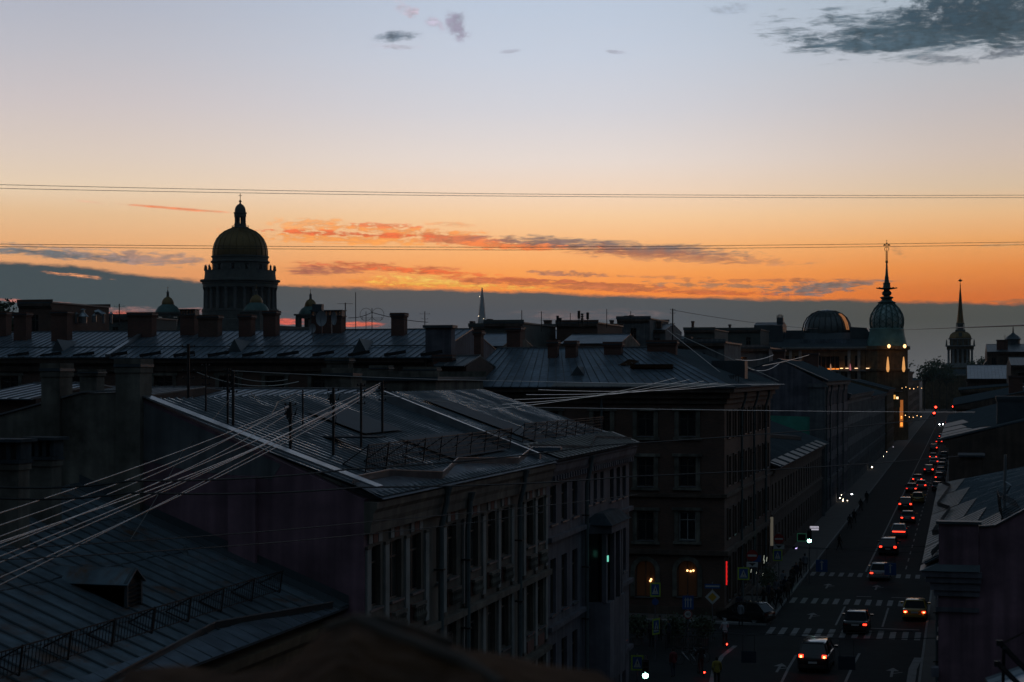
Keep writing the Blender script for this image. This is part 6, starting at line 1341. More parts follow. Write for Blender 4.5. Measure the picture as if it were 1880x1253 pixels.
hung('dark back of a lane board hanging left of the minivan', 1361, 1388, 1196, 1217, 98, sg_back, False)
hung('dark back of a lane board hanging right of the minivan', 1539, 1570, 1205, 1230, 96, sg_back, False)
# traffic lights
def signal(label, px, py, y, m, cluster=None, r_=.16, zb=.12):
    q = hy(px, py, y); T = local('traffic_light', label, 'traffic light', (q.x, y, 0), facing(q)); T['_o'] = [0, 0, 0]; z = q.z
    lit = {'g': 0, 'r': 2}[m]; m_ = {'g': glow_cyan, 'r': glow_sig_red}[m]; z0 = z - lit * .34
    b = MB(); b.tube([(0, .15, zb), (0, .15, z0 + 1.1)], .055, galv, 8); b.build('pole', T)
    b = MB(); b.box((-.19, -.1, z0 - .22), (.19, .09, z0 + .9), sg_blk)
    for k in range(3): b.prism([(-.14, z0 + k * .34 + .13), (.14, z0 + k * .34 + .13), (.14, z0 + k * .34 + .16), (-.14, z0 + k * .34 + .16)], 'y', -.3, -.1, sg_blk)
    b.build('housing', T)
    for k in range(3):
        n = 16; V = [(r_ * .85 * math.cos(2 * math.pi * j / n), -.115, z0 + k * .34 + r_ * .85 * math.sin(2 * math.pi * j / n)) for j in range(n)]; b = MB(); b.mesh_(V, [tuple(range(n))], m_ if k == lit else glass_d); b.build('lens', T)
    return T
signal('green traffic light at the bottom of the picture by the large crossing sign', 1185, 1240, 99, 'g', r_=.2)
signal('green traffic light shining on the left pavement above the blue hanging board', 1486, 993, 152, 'g', r_=.2)
signal('red traffic light higher of two at the left of the far crossing', 1718, 748, 480, 'r', r_=.32); signal('red traffic light lower of two at the left of the far crossing', 1715, 759, 476, 'r', r_=.32); signal('single red traffic light at the right of the far crossing', 1750, 747, 484, 'r', r_=.3)
# shop signs and lamps on the facades
def lit(name, label, cat, build_, q, rz=0.):
    T = local(name, label, cat, q, rz); T['_o'] = [0, 0, 0]; build_(T); return T
def neon(T):
    b = MB(); b.box((-.09, -.12, -.95), (.09, .12, .95), sg_blk); b.box((-.05, -.16, -.9), (.05, -.121, .8), glow_neon); 
    for z in (-.7, -.35, 0, .35, .65): b.box((-.05, -.175, z), (.07, -.161, z + .14), glow_neon)
    b.build('neon_board', T); b = MB(); b.bar((0, .1, .8), (0, .7, .8), .05, iron); b.bar((0, .1, -.8), (0, .7, -.8), .05, iron); b.build('bracket', T)
q = hx(1334, 1051, XF + .75); lit('shop_sign', 'thin vertical red neon sign on the corner of the brown block', 'shop sign', neon, q, .1)
def glow_text(T):
    b = MB(); b.box((-1.25, -.05, -.32), (1.25, 0, .32), sg_blk); b.build('board', T)
    g_ = random.Random(4); b = MB(); x = -1.1
    while x < 1.1:
        w = g_.uniform(.08, .2); h = g_.uniform(.1, .24); b.box((x, -.07, -h), (x + .05, -.051, h), glow_orange); b.box((x, -.07, g_.uniform(-.1, .1)), (x + w, -.0505, g_.uniform(.11, .2)), glow_orange); x += w + .08
    b.build('lettering', T)
q = hx(1125, 1232, XF + .35); lit('shop_sign', 'slanting amber lettered shop sign at the foot of the corner house', 'shop sign', glow_text, q, math.pi / 2)
def board(T):
    b = MB(); b.box((-.46, -.06, -.22), (.46, .06, .22), sg_blk); b.box((-.44, -.08, -.02), (.44, -.061, .2), glow_pale); b.box((-.3, -.08, -.2), (.44, -.061, -.08), glow_pale); b.build('screen', T); b = MB(); 
    for i in range(6): b.box((-.4 + i * .14, -.086, .06), (-.32 + i * .14, -.081, .13), sg_back)
    b.build('lettering', T)
q = hx(1495, 970, XF + 2.6); lit('lit_board', 'small pale illuminated board hung above the green traffic light', 'shop sign', board, q, .1)
def strip(T): b = MB(); b.box((-.12, -.1, -1.3), (.12, .1, 1.3), emit('pale_strip_glow', (.8, .72, .55), .09)); b.build('tube', T); b = MB(); b.bar((0, 0, 1), (-.5, .3, 1), .05, iron); b.build('bracket', T)
q = hx(1417, 976, XF + .4); lit('lit_board', 'tall dim cream light strip at the far end of the brown block', 'shop sign', strip, q)
def viol(T): b = MB(); b.mesh_([(-.22, -.06, -.3), (.02, -.06, -.22), (.24, -.06, .3), (0, -.06, .2)], [(0, 1, 2, 3)], glow_violet); b.box((-.28, -.055, -.34), (.28, .05, .34), sg_blk); b.build('lettering_board', T)
q = hx(1460, 1010, XF + .5); lit('lit_board', 'small slanted violet sign near the green traffic light', 'shop sign', viol, q, .4)
def frame(T):
    b = MB()
    for a, e in (((-.48, -.42), (.48, -.34)), ((-.48, .34), (.48, .42)), ((-.48, -.34), (-.41, .34)), ((.41, -.34), (.48, .34))): b.box((a[0], -.06, a[1]), (e[0], -.02, e[1]), glow_dimgreen)
    b.box((-.47, -.019, -.41), (.47, .03, .41), sg_blk); b.build('board', T)
q = hx(1472, 987, XF + 1.2); lit('lit_board', 'dark board with a faint green frame left of the green traffic light', 'shop sign', frame, q)
def festoon(n, sx, sz, seed, m=glow_bulb, r_=.07):
    def f(T):
        g_ = random.Random(seed); P_ = [(-sx / 2 + sx * i / (n - 1), 0, sz * math.sin(i * 1.9) * .5 + g_.uniform(-.1, .1)) for i in range(n)]
        for p in P_: b = MB(); b.ball(p, r_ * g_.uniform(.7, 1.3), m, 6); b.build('bulb', T)
        b = MB(); b.tube(P_, .012, wire_k, 4); b.build('cord', T)
    return f
lit('light_string', 'string of warm bulbs over a café front on the left pavement', 'light string', festoon(7, 1.8, .9, 2), hx(1553, 926, XF + 1.3), .9)
lit('light_string', 'short upper pair of warm bulbs over the café front', 'light string', festoon(3, .7, .6, 8), hx(1545, 914, XF + .7), .9)
def lampf(m, r_=.1, arm=.8):
    def f(T): b = MB(); b.ball((0, 0, 0), r_, m, 8); b.build('bulb', T); b = MB(); b.tube([(0, 0, r_), (-.2, 0, .35), (-arm, 0, .3)], .025, iron, 5); b.build('arm', T)
    return f
for px, py, x, m, r_, lb in ((1564, 908, XF + 1.2, glow_white, .12, 'white wall lamp above the café bulbs'), (1562, 946, XF + 1.6, glow_white, .1, 'lone white lamp below the café bulbs'), (1601, 858, XF + .8, glow_bulb, .12, 'dim warm wall lamp with glowing doorway up the left pavement'), (1622, 838, XF + .8, glow_bulb, .06, 'lower of two small lamps on the grey houses'), (1628, 830, XF + .8, glow_bulb, .05, 'upper of two small lamps on the grey houses'), (1640, 821, XF + .8, glow_pale, .14, 'pale lamp on the facade before the store'), (1681, 836, XF + 7, glow_white, .09, 'lit end of a curved street lamp arm over the road')):
    lit('wall_lamp', lb, 'lamp', lampf(m, r_), hx(px, py, x))
lit('roof_beacon', 'orange beacon glowing on the dark roof behind the violet gable', 'lamp', lampf(glow_orange, .35, .5), hd(1351, 654, 296)); lit('roof_lamp', 'tiny white lamp beside the orange beacon', 'lamp', lampf(glow_white, .12, .4), hd(1343, 654, 296))
for i, (px, py, lb) in enumerate(((1674, 713, 'upper string of amber bulbs right of the lit store bay'), (1673, 765, 'lower string of amber bulbs right of the lit store bay'))): lit('light_string', lb, 'light string', festoon(6, 5.5, .6, i + 11, glow_warm, .1), hd(px, py, 470), .4)
# planted terrace with painted-in glints
def terrace():
    q = hz(1390, 1090); T = thing('planted_terrace', 'planted café terrace with pale glints under the no-entry signs', 'terrace', (q.x, q.y, .12)); x, y = q.x, q.y
    b = MB(); b.box((x - 1.4, y - 2.4, .12), (x + 1.2, y + 2.4, .22), bark)
    for k in range(9): b.box((x + 1.1, y - 2.4 + k * .58, .22), (x + 1.2, y - 2.0 + k * .58, 1.05), bark)
    b.build('planter', T); g_ = random.Random(9); c = MB()
    for k in range(900):
        p = Vector((x + .9 + g_.gauss(0, .28), y + g_.uniform(-2.5, 2.5), .9 + abs(g_.gauss(0, .5)))); u = Vector((g_.gauss(0, 1), g_.gauss(0, 1), g_.gauss(0, 1))).normalized() * .09; v = u.orthogonal().normalized() * .06; c.mesh_([p - u, p - v, p + u, p + v], [(0, 1, 2, 3)], leaf)
    c.build('foliage', T)
    for k in range(7): p = (x - .6 + g_.uniform(0, 1.4), y + g_.uniform(-2, 2), 1.5 + g_.uniform(0, 1.2)); b = MB(); b.tube([p, (p[0] + .05, p[1], p[2] + g_.uniform(.15, .5))], .018, emit('glint%d' % k, (.8, .85, .7), .5), 4); b.build('glint_rod', T)  # pale glints put in as self-glowing rods
terrace()
def fence(label, px0, px1, y, h=1.0):
    a, e = xat(px0, y), xat(px1, y); T = thing('pavement_fence', label, 'fence', ((a + e) / 2, y, 0)); b = MB(); b.bar((a, y, h), (e, y, h), .05, iron); b.bar((a, y, .2), (e, y, .2), .05, iron)
    b.build('rail', T); n = int((e - a) / .14); b = MB()
    for i in range(n + 1): b.bar((a + (e - a) * i / n, y, .02), (a + (e - a) * i / n, y, h), .022, iron)
    o = b.build('balusters', T); o['kind'] = 'stuff'
fence('black iron pavement fence before the arched windows', 1222, 1300, 113)
def shrub(label, px, y, r_, seed):
    q = hy(px, 1000, y); T = thing('potted_shrub', label, 'shrub', (q.x, y, 0)); x = q.x; b = MB(); b.lathe([(.35, .0), (.42, .5), (.46, .52)], (x, y, 0), darkstone, 10); b.build('pot', T); g_ = random.Random(seed); c = MB()
    for k in range(700):
        p = Vector((x + g_.gauss(0, r_ * .45), y + g_.gauss(0, r_ * .45), .7 + r_ * .8 + g_.gauss(0, r_ * .42))); u = Vector((g_.gauss(0, 1), g_.gauss(0, 1), g_.gauss(0, 1))).normalized() * .1; v = u.orthogonal().normalized() * .07; c.mesh_([p - u, p - v, p + u, p + v], [(0, 1, 2, 3)], leaf)
    c.build('foliage', T); b = MB(); b.tube([(x, y, .5), (x, y, .7 + r_)], .04, bark, 5); b.build('stem', T)
for i, (px, lb) in enumerate(((1170, 'leafy potted shrub at the corner of the corner house'), (1240, 'leafy potted shrub behind the fence under the 40 disc'), (1290, 'leafy potted shrub at the right end of the fence'))): shrub(lb, px, 115 + i * .4, .75, i + 30)
# ---- people: one skinned surface each
cl = {n: mat(n + '_cloth', c, .9, 0, .15, 3) for n, c in dict(black=(.012, .012, .014), navy=(.015, .02, .035), grey=(.16, .17, .19), pale=(.34, .35, .37), ochre=(.28, .22, .04), red=(.12, .02, .025), brown=(.06, .04, .03), jeans=(.03, .045, .07)).items()}
skin_m = mat('skin', (.32, .19, .13), .6, 0, .05, 3); hair_m = mat('dark_hair', (.015, .012, .01), .7, 0, .2, 6); shoe_m = mat('shoe_leather', (.02, .018, .016), .5, 0, .2, 5)
POSES = {}
def pose_mesh(stride, armL, armR, lean=0.):
    V = []; Eg = []; Rr = []
    def v(p, r_): V.append((p[0], p[1] + lean * max(0, p[2] - .9), p[2])); Rr.append(r_); return len(V) - 1
    def ch(i, pts):
        for p, r_ in pts: j = v(p, r_); Eg.append((i, j)); i = j
        return i
    root = v((0, 0, .95), .15); sp_ = ch(root, [((0, 0, 1.12), .135), ((0, .01, 1.3), .155), ((0, 0, 1.44), .11)])
    nk = ch(sp_, [((0, .01, 1.52), .055), ((0, .025, 1.6), .082), ((0, .03, 1.68), .098), ((0, .02, 1.76), .06)])
    ch(len(V) - 3, [((0, .115, 1.6), .018)])          # nose
    for s, a in ((-1, armL), (1, armR)):
        h = ch(sp_, [((s * .19, 0, 1.41), .065), ((s * .235, a[0], 1.14), .047), ((s * .225, a[1], a[2]), .033), ((s * .22, a[1] * 1.08 + .01, a[2] - .07), .034)])
        for k, f in enumerate((-.024, -.008, .008, .024)): ch(h, [((s * .22 + f * .3, a[1] * 1.1 + .012 + f, a[2] - .15 + abs(f) * .4), .0085), ((s * .215 + f * .3, a[1] * 1.1 + .03 + f, a[2] - .19 + abs(f) * .8), .0075)])
        ch(h, [((s * .2, a[1] * 1.08 + .055, a[2] - .1), .0095), ((s * .195, a[1] * 1.08 + .07, a[2] - .13), .008)])
    for s in (-1, 1):
        d = s * stride; ch(root, [((s * .1, 0, .86), .105), ((s * .105, d * .45 + .03, .5), .066), ((s * .105, d - .02, .1), .043), ((s * .108, d + .02, .05), .045), ((s * .112, d + .15, .035), .036)])
    me = bpy.data.meshes.new('person_raw'); me.from_pydata(V, Eg, []); o = bpy.data.objects.new('tmp', me); COL.objects.link(o)
    m = o.modifiers.new('s', 'SKIN'); sv = me.skin_vertices[0].data
    for i, r_ in enumerate(Rr): sv[i].radius = (r_, r_ * (.72 if 1 <= i <= 3 or i == 0 else 1)); sv[i].use_root = (i == 0)
    o.modifiers.new('d', 'SUBSURF').levels = 1; o.modifiers['d'].render_levels = 1
    dg = bpy.context.evaluated_depsgraph_get(); out_ = bpy.data.meshes.new_from_object(o.evaluated_get(dg)); bpy.data.objects.remove(o); out_.shade_smooth(); return out_
POSES = {'stand': pose_mesh(.04, (.0, .05, .9), (.0, .05, .9)), 'walk': pose_mesh(.26, (-.09, .1, .93), (.09, .22, .96)), 'hold': pose_mesh(.1, (.1, .36, 1.12), (.1, .36, 1.12), .06)}
def person(pos, label, top, legs, pose='stand', yaw=0., group=None, z=.12, cap=None):
    T = local('person', label, 'person', (pos[0], pos[1], z), yaw, group); me = POSES[pose].copy(); me.materials.clear()
    for m in (cl[legs], skin_m, shoe_m): me.materials.append(m)
    for p in me.polygons:
        c = p.center; p.material_index = 2 if c.z < .1 else (1 if c.z > .9 else 0)
    part('body', me, T)
    bm = bmesh.new(); bm.from_mesh(POSES[pose]); bmesh.ops.delete(bm, geom=[f for f in bm.faces if not (.86 < f.calc_center_median().z < 1.5 and not (abs(f.calc_center_median().x) > .19 and f.calc_center_median().z < .95))], context='FACES'); bm.normal_update()
    for v_ in bm.verts: v_.co += v_.normal * .018
    mj = bpy.data.meshes.new('jacket'); bm.to_mesh(mj); bm.free(); mj.materials.append(cl[top]); mj.shade_smooth(); part('jacket', mj, T)
    bm = bmesh.new(); bm.from_mesh(POSES[pose]); bmesh.ops.delete(bm, geom=[f for f in bm.faces if not (f.calc_center_median().z > 1.66 or (f.calc_center_median().z > 1.57 and f.calc_center_median().y < .0 + (.05 if pose == 'hold' else 0)))], context='FACES'); bm.normal_update()
    for v_ in bm.verts: v_.co += v_.normal * .014
    mh = bpy.data.meshes.new('hair'); bm.to_mesh(mh); bm.free(); mh.materials.append(cl[cap] if cap else hair_m); mh.shade_smooth(); part('hair' if not cap else 'cap', mh, T)
    return T
def onz(px, py, z=.12): q = hz(px, py, z); return (q.x, q.y)
person(onz(1331, 1188), 'person in a pale jacket and light cap riding a kick scooter by the kerb curve', 'pale', 'black', 'hold', .35, cap='pale', z=.24)
person(onz(1316, 1262), 'person in an ochre yellow jacket at the bottom edge beside the kerb curve', 'ochre', 'black', 'walk', .1)
person(onz(1287, 1240), 'person in black on a kick scooter with a red tail lamp near the bottom edge', 'black', 'black', 'hold', .5, z=.24)
person(onz(1236, 1244), 'person in a dull red jacket standing in the shade at the bottom', 'red', 'jeans', 'stand', .8)
person(onz(1360, 1150), 'person in grey standing at the pavement edge right of the red scooter lamp', 'grey', 'black', 'stand', -.5)
person(onz(1357, 1133), 'person in dark clothes just behind the one in grey by the kerb', 'navy', 'black', 'stand', .4)
person(onz(1541, 1012), 'lone dark pedestrian stepping off the left kerb beyond the blue board', 'black', 'black', 'walk', -1.2)
person(onz(1452, 1092), 'tallest dark pedestrian at the right edge of the waiting crowd', 'black', 'jeans', 'walk', .2)
for i, (px, py) in enumerate(((1402, 1118), (1411, 1110), (1418, 1119), (1426, 1103), (1434, 1108), (1441, 1098), (1447, 1104), (1438, 1086), (1455, 1078), (1462, 1070), (1470, 1062), (1478, 1052), (1430, 1118))):
    person(onz(px, py), 'dark-clad pedestrian in the crowd along the left pavement', ('black', 'navy', 'brown', 'grey')[i % 4], 'black', ('walk', 'stand')[i % 2], rnd.uniform(-3, 3), 'pedestrians crowding the left pavement')
for i, (px, py) in enumerate(((1196, 1190), (1212, 1178), (1228, 1186), (1262, 1172))):
    person(onz(px, py), 'dim pedestrian gathered near the iron fence', ('black', 'brown', 'navy')[i % 3], 'black', 'stand', rnd.uniform(-3, 3), 'pedestrians by the iron fence')
for i, (px, py) in enumerate(((1568, 962), (1560, 972), (1580, 940), (1591, 925))):
    person(onz(px, py), 'distant pedestrian on the pavement below the café bulbs', 'black', 'black', 'walk', rnd.uniform(-1, 1), 'pedestrians below the café')
def scooter(pos, label, yaw):
    T = local('kick_scooter', label, 'scooter', (pos[0], pos[1], .12), yaw); T['_o'] = [0, 0, 0]
    b = MB(); b.box((-.08, -.35, .08), (.08, .35, .115), iron); b.build('deck', T); b = MB(); b.tube([(0, .35, .1), (0, .52, .2), (0, .42, 1.08)], .022, iron, 6); b.bar((-.24, .42, 1.08), (.24, .42, 1.08), .03, iron); b.build('handlebar', T)
    for y in (-.45, .52):
        n = 14; V = [(s * .025, y + .1 * math.cos(2 * math.pi * k / n), .1 + .1 * math.sin(2 * math.pi * k / n)) for s in (-1, 1) for k in range(n)]; b = MB(); b.mesh_(V, [tuple(range(n)), tuple(range(n, 2 * n))] + [(k, (k + 1) % n, n + (k + 1) % n, n + k) for k in range(n)], tyre_m); b.build('wheel', T)
    b = MB(); b.ball((0, -.58, .26), .05, glow_sig_red, 8); b.bar((0, -.5, .2), (0, -.58, .24), .03, iron); b.build('tail_lamp', T)
scooter(onz(1331, 1188), 'kick scooter under the rider in pale jacket, red tail lamp lit', .35); scooter(onz(1287, 1240), 'kick scooter under the rider in black, red tail lamp lit', .5)
def bicycle(px, py, label, yaw):
    p = onz(px, py); T = local('bicycle', label, 'bicycle', (p[0], p[1], .12), yaw); T['_o'] = [0, 0, 0]
    for y in (-.52, .52): b = MB(); b.tube([(0, y + .33 * math.cos(2 * math.pi * k / 18), .34 + .33 * math.sin(2 * math.pi * k / 18)) for k in range(19)], .02, tyre_m, 5); b.build('wheel', T)
    b = MB(); 
    for a, e in (((0, -.52, .34), (0, -.1, .34)), ((0, -.1, .34), (0, -.2, .82)), ((0, -.2, .8), (0, .38, .85)), ((0, -.1, .34), (0, .38, .8)), ((0, -.52, .34), (0, -.18, .75)), ((0, .52, .34), (0, .36, 1.0))): b.bar(a, e, .035, galv)
    b.build('frame', T); b = MB(); b.bar((-.28, .33, 1.02), (.28, .33, 1.02), .03, iron); b.build('handlebar', T); b = MB(); b.box((-.07, -.34, .84), (.07, -.08, .9), iron); b.build('saddle', T)
bicycle(1283, 1215, 'bicycle leaning near the fence with pale frame glinting', 1.1); bicycle(1262, 1222, 'second bicycle left of the glinting one near the fence', 1.4)
q = onz(1383, 1140); bench = car('hatch', 'black', BLK, (q[0] - .6, q[1]), 'black parked car standing crosswise by the crowd', ('off', 'off'), 'parked_car', yaw=1.2)
# ================================================================== cables, aerials and the roof in front of the lens
def cable(name, label, P3, r_, m, sag=0., group=None, n=24, cat='cable'):
    P_ = [Vector(p) for p in P3]; pts_ = []
    for a, b in zip(P_, P_[1:]):
        for i in range(n + 1):
            if pts_ and i == 0: continue
            t = i / n; p = a.lerp(b, t); p.z -= sag * 4 * t * (1 - t); pts_.append(p)
    o = MB().tube(pts_, r_, m, 5).build(name, None, 60); tag(o, label, cat, group); return o
# tramway-like span wires against the sky
for i, (yl, ym, yr) in enumerate(((339, 356.5, 358.5), (346, 360.5, 363))):
    a, e = hd(-60, yl - 1, 34), hd(1940, yr, 46); mid = hd(940, ym, 40); cable('span_cable', 'paired thin wire crossing the whole sky just above the cathedral cross', [a, mid, e], .0055, wire_k, .02, 'upper pair of sky wires')
for i, (yl, ym, yr) in enumerate(((448, 454.5, 444), (452.5, 459.5, 449))):
    a, e = hd(-60, yl, 36), hd(1940, yr, 44); mid = hd(940, ym, 40); cable('span_cable', 'paired thin wire crossing the sky at the height of the golden dome', [a, mid, e], .0055, wire_k, .012, 'lower pair of sky wires')
cable('span_cable', 'single thin wire running right from the onion tower past the spire', [hd(1652, 606, 480), hd(1900, 597, 60)], .03, wire_k, .0)
cable('span_cable', 'fine wire dipping from the tall skyline mast to the right', [hd(1237, 570, 200), hd(1500, 604, 300)], .03, wire_k, .3)
# pale cables sweeping from the lower left to the roof masts
S1 = [((530, 747), (-40, 955)), ((528, 752), (-40, 978)), ((534, 742), (-40, 1000)), ((532, 758), (-40, 1012))]
S2 = [((700, 703), (-40, 1022)), ((698, 707), (-40, 1050)), ((690, 716), (-40, 1078)), ((700, 706), (-40, 1094)), ((694, 712), (-40, 1038)), ((602, 757), (-40, 1008))]
for i, (a, b) in enumerate(S1): cable('roof_cable', 'pale cable of the bundle fanning from the left roof mast to the lower left', [hd(*a, 56), hd(*b, 30)], .0095, wire_m, .12 + .05 * i, 'cable bundle to the left mast')
for i, (a, b) in enumerate(S2): cable('roof_cable', 'pale cable of the bundle rising from the lower left to the tall mast', [hd(*a, 62), hd(*b, 27)], .0095, wire_m, .1 + .06 * (i % 3), 'cable bundle to the tall mast')
cable('roof_cable', 'thin grey guy wire falling from the mast to the violet wall', [hd(420, 735, 55), hd(335, 830, 52), hd(240, 990, 46)], .008, wire_m, .05)
cable('roof_cable', 'pale wire from the twin masts far right over the brown block', [hd(424, 681, 57), hd(940, 700, 75), hd(1440, 706, 120)], .011, wire_m, .05)
cable('roof_cable', 'pale wire crossing the brown block below its cornice', [hd(672, 723, 62), hd(960, 748, 70), hd(1790, 757, 150)], .012, wire_m, .05)
cable('roof_cable', 'loose sagging wire, upper of two between the roof masts', [hd(426, 690, 58), hd(528, 697, 60)], .012, wire_m, .13); cable('roof_cable', 'loose sagging wire, lower of two between the roof masts', [hd(362, 684, 57), hd(548, 701, 60)], .013, wire_m, .28)
cable('roof_cable', 'short curled cable hooking down beside the left mast', [hd(546, 719, 60), hd(510, 738, 59), hd(498, 760, 58)], .014, wire_m, .03)
cable('power_cable', 'thick black cable, upper of two low across the whole picture', [hd(-40, 893, 24), hd(240, 883, 26), hd(640, 862, 32), hd(1100, 818, 40), hd(1720, 768, 60)], .016, wire_k, .06)
cable('power_cable', 'thick black cable, lower of two low across the whole picture', [hd(-40, 913, 24), hd(240, 905, 26), hd(660, 895, 32), hd(1160, 875, 42), hd(1760, 838, 60)], .016, wire_k, .06)
cable('power_cable', 'thin dark cable upper of two across the pilastered front', [hd(-40, 1010, 26), hd(700, 956, 40), hd(1170, 908, 56)], .01, wire_k, .05); cable('power_cable', 'thin dark cable lower of two across the pilastered front', [hd(-40, 1030, 26), hd(660, 982, 40), hd(1000, 940, 50)], .01, wire_k, .05)
for i in range(5): cable('roof_cable', 'faint slack wire among several before the brown block cornice', [hd(900 + i * 22, 752 - i * 9, 80), hd(1240 + i * 26, 694 + i * 3, 128)], .014, wire_m, .25, 'slack wires before the brown block')
for i, (a, b) in enumerate((((1225, 606, 150), (1330, 690, 140)), ((1240, 612, 150), (1430, 700, 150)))): cable('roof_cable', ('steep wire from the mast foot down the brown roof', 'longer wire from the mast foot to the eave corner')[i], [hd(*a), hd(*b)], .022, wire_m, .0)
for i, (a, b, sg) in enumerate((((1350, 660, 160), (1420, 652, 180), .3), ((1355, 664, 160), (1430, 668, 178), .8), ((1400, 672, 178), (1485, 652, 240), .1))): cable('roof_cable', ('slack bright wire highest of three above the violet gable', 'slack wire lowest of three above the violet gable', 'bright wire climbing to the violet gable ridge')[i], [hd(*a), hd(*b)], .025, wire_m, sg)
for i, (pa, pb) in enumerate((((420, 724), (520, 738)), ((440, 716), (545, 735)), ((460, 720), (500, 742)))): cable('roof_cable', 'dim tangled wire strung between the roof masts', [hd(*pa, 58), hd(*pb, 60)], .009, wire_m, .2, 'tangled wires between the masts')
# masts on the ribbed roof
def mast(label, px, top, bot, d, r_=.035, kind='plain', name='roof_mast'):
    q = hd(px, bot, d); z1 = 18 + (HOR - top) / F * d; T = thing(name, label, 'antenna', q); x, y, z = q
    b = MB(); b.tube([(x, y, z - .3), (x, y, z1)], r_, iron, 6); b.build('pole', T); h = z1 - z
    def cross(zz, w, n=1, gap=.2):
        c = MB()
        for k in range(n): c.bar((x - w * ct, y - w * st, zz - k * gap), (x + w * ct, y + w * st, zz - k * gap), .022, iron); [c.lathe([(.025, 0), (.032, .03), (.016, .07)], (x + s_ * w * .9 * ct, y + s_ * w * .9 * st, zz - k * gap), iron, 6) for s_ in (-1, 0, 1)]
        c.build('crossarm', T)
    if kind == 'ins': cross(z1 - .08, .13, 4, .2)
    if kind == 'ladder': cross(z1 - .1, .22, 2, .3); cross(z1 - h * .45, .2, 2, .25)
    if kind == 'box': c = MB(); c.cbox((x, y - .08, z1 - .35), (.15, .12, .3), iron); c.tube([(x - .2, y, z1 - .15), (x, y, z1 - .75), (x + .22, y, z1 - .2)], .014, iron, 5); c.tube([(x - .1, y, z1 - .5), (x + .1, y, z1 - .95), (x + .05, y, z1 - 1.3)], .012, iron, 5); c.build('junction_box', T); cross(z1 - .1, .18, 2, .3)
    if kind == 'yagi':
        c = MB(); c.bar((x - .7 * ct, y - .7 * st, z1 - .1), (x + .7 * ct, y + .7 * st, z1 - .1), .03, iron)
        for k in range(7): u = -.65 + k * .21; c.bar((x + u * ct, y + u * st - .3, z1 - .1), (x + u * ct, y + u * st + .3, z1 - .1), .02, iron)
        c.build('aerial', T)
    if kind == 'cross': cross(z1 - .25, .5, 1); cross(z1 - h * .5, .3, 1)
    if kind == 'ring':
        for dx_ in (-.55, .55):
            c = MB(); c.tube([(x + (dx_ + .55 * math.cos(t)) * ct, y + (dx_ + .55 * math.cos(t)) * st, z1 - .6 + .6 * math.sin(t)) for t in [2 * math.pi * k / 16 for k in range(17)]], .018, iron, 5); c.build('loop', T)
        cross(z1 - .9, 1.0, 2, .12)
    return T
mast('ornate insulator mast rising left of the twin masts', 346, 632, 742, 58, .05, 'ladder'); mast('thin bare mast left of the twin masts', 378, 668, 782, 56, .03, 'ins'); mast('shorter of the twin masts, with the pale wire tied to it', 418, 676, 780, 55, .035, 'ins'); mast('taller and thicker of the twin masts on the ribbed roof', 428, 681, 790, 55, .045, 'ins')
mast('mast with a dark junction box gathering the left cable bundle', 533, 738, 832, 54, .045, 'box'); mast('mast with a cluster of boxes behind the crossing cables', 612, 712, 822, 56, .045, 'box'); mast('slim mast right of the junction box masts', 663, 704, 806, 58, .04, 'ins'); mast('short mast where the rising cables end', 702, 700, 780, 62, .045, 'ins'); mast('small mast behind the junction box with loose cable', 556, 716, 772, 60, .03, 'plain')
# skyline aerials
mast('faint yagi aerial against the red slit of sky at the left', 219, 558, 592, 165, .05, 'cross', 'roof_aerial'); mast('t-shaped aerial beside the perforated chimney with dishes', 634, 556, 602, 160, .05, 'yagi', 'roof_aerial'); mast('tall whip aerial right of the t-shaped aerial', 653, 537, 602, 160, .035, 'plain', 'roof_aerial'); mast('double-loop aerial with guy wires on the long roof', 683, 566, 602, 160, .035, 'ring', 'roof_aerial'); mast('short aerial carrying a bar left of the double loops', 672, 572, 600, 160, .03, 'plain', 'roof_aerial'); mast('faint crossed aerial right of the lone chimney', 780, 572, 600, 168, .04, 'cross', 'roof_aerial')
mast('tall ladder mast with two crossarms on the brown roof skyline', 1235, 567, 628, 150, .06, 'ladder', 'roof_mast'); 
for px, t_, b_, d, lb in ((958, 570, 604, 300, 'whip aerial on the skyline left of the square chimney'), (994, 572, 606, 300, 'crossed aerial just left of the square skyline chimney'), (1047, 575, 596, 320, 'whip aerial between the phone masts'), (1114, 568, 600, 320, 'whip aerial right of the phone masts'), (1158, 572, 588, 330, 'thin aerial on the tallest grey skyline house'), (1270, 590, 608, 330, 'stubby aerial left of the store'), (1845, 616, 640, 480, 'small aerial left of the cupola at the right edge')): mast(lb, px, t_, b_, d, .07, 'cross' if px in (994, 1845) else 'plain', 'roof_aerial')
for px, w, t_, lb in ((1024, 3, 580, 'dark slab phone antenna, leftmost on the flat-topped house'), (1029, 3, 584, 'thin slab phone antenna next to the leftmost one'), (1063, 5, 571, 'tall slab phone antenna in the middle of the flat-topped house'), (1069, 5, 576, 'stacked box phone antenna beside the tall slab'), (1079, 4, 574, 'slanted slab phone antenna, rightmost on the flat-topped house')):
    q = hd(px, 595, 308); z1 = 18 + (HOR - t_) / F * 308; T = thing('phone_antenna', lb, 'antenna', q); m = MB(); m.tube([(q.x, q.y, q.z - .5), (q.x, q.y, z1)], .08, iron, 6); m.build('pole', T); h = z1 - q.z
    for k in range(1 if px not in (1069,) else 4): m = MB(); hh = h * .6 if px != 1069 else h * .17; zt = z1 - k * h * .22; m.box((q.x - .22, q.y - .2, zt - hh), (q.x + .22, q.y + .1, zt), iron); m.build('panel', T)
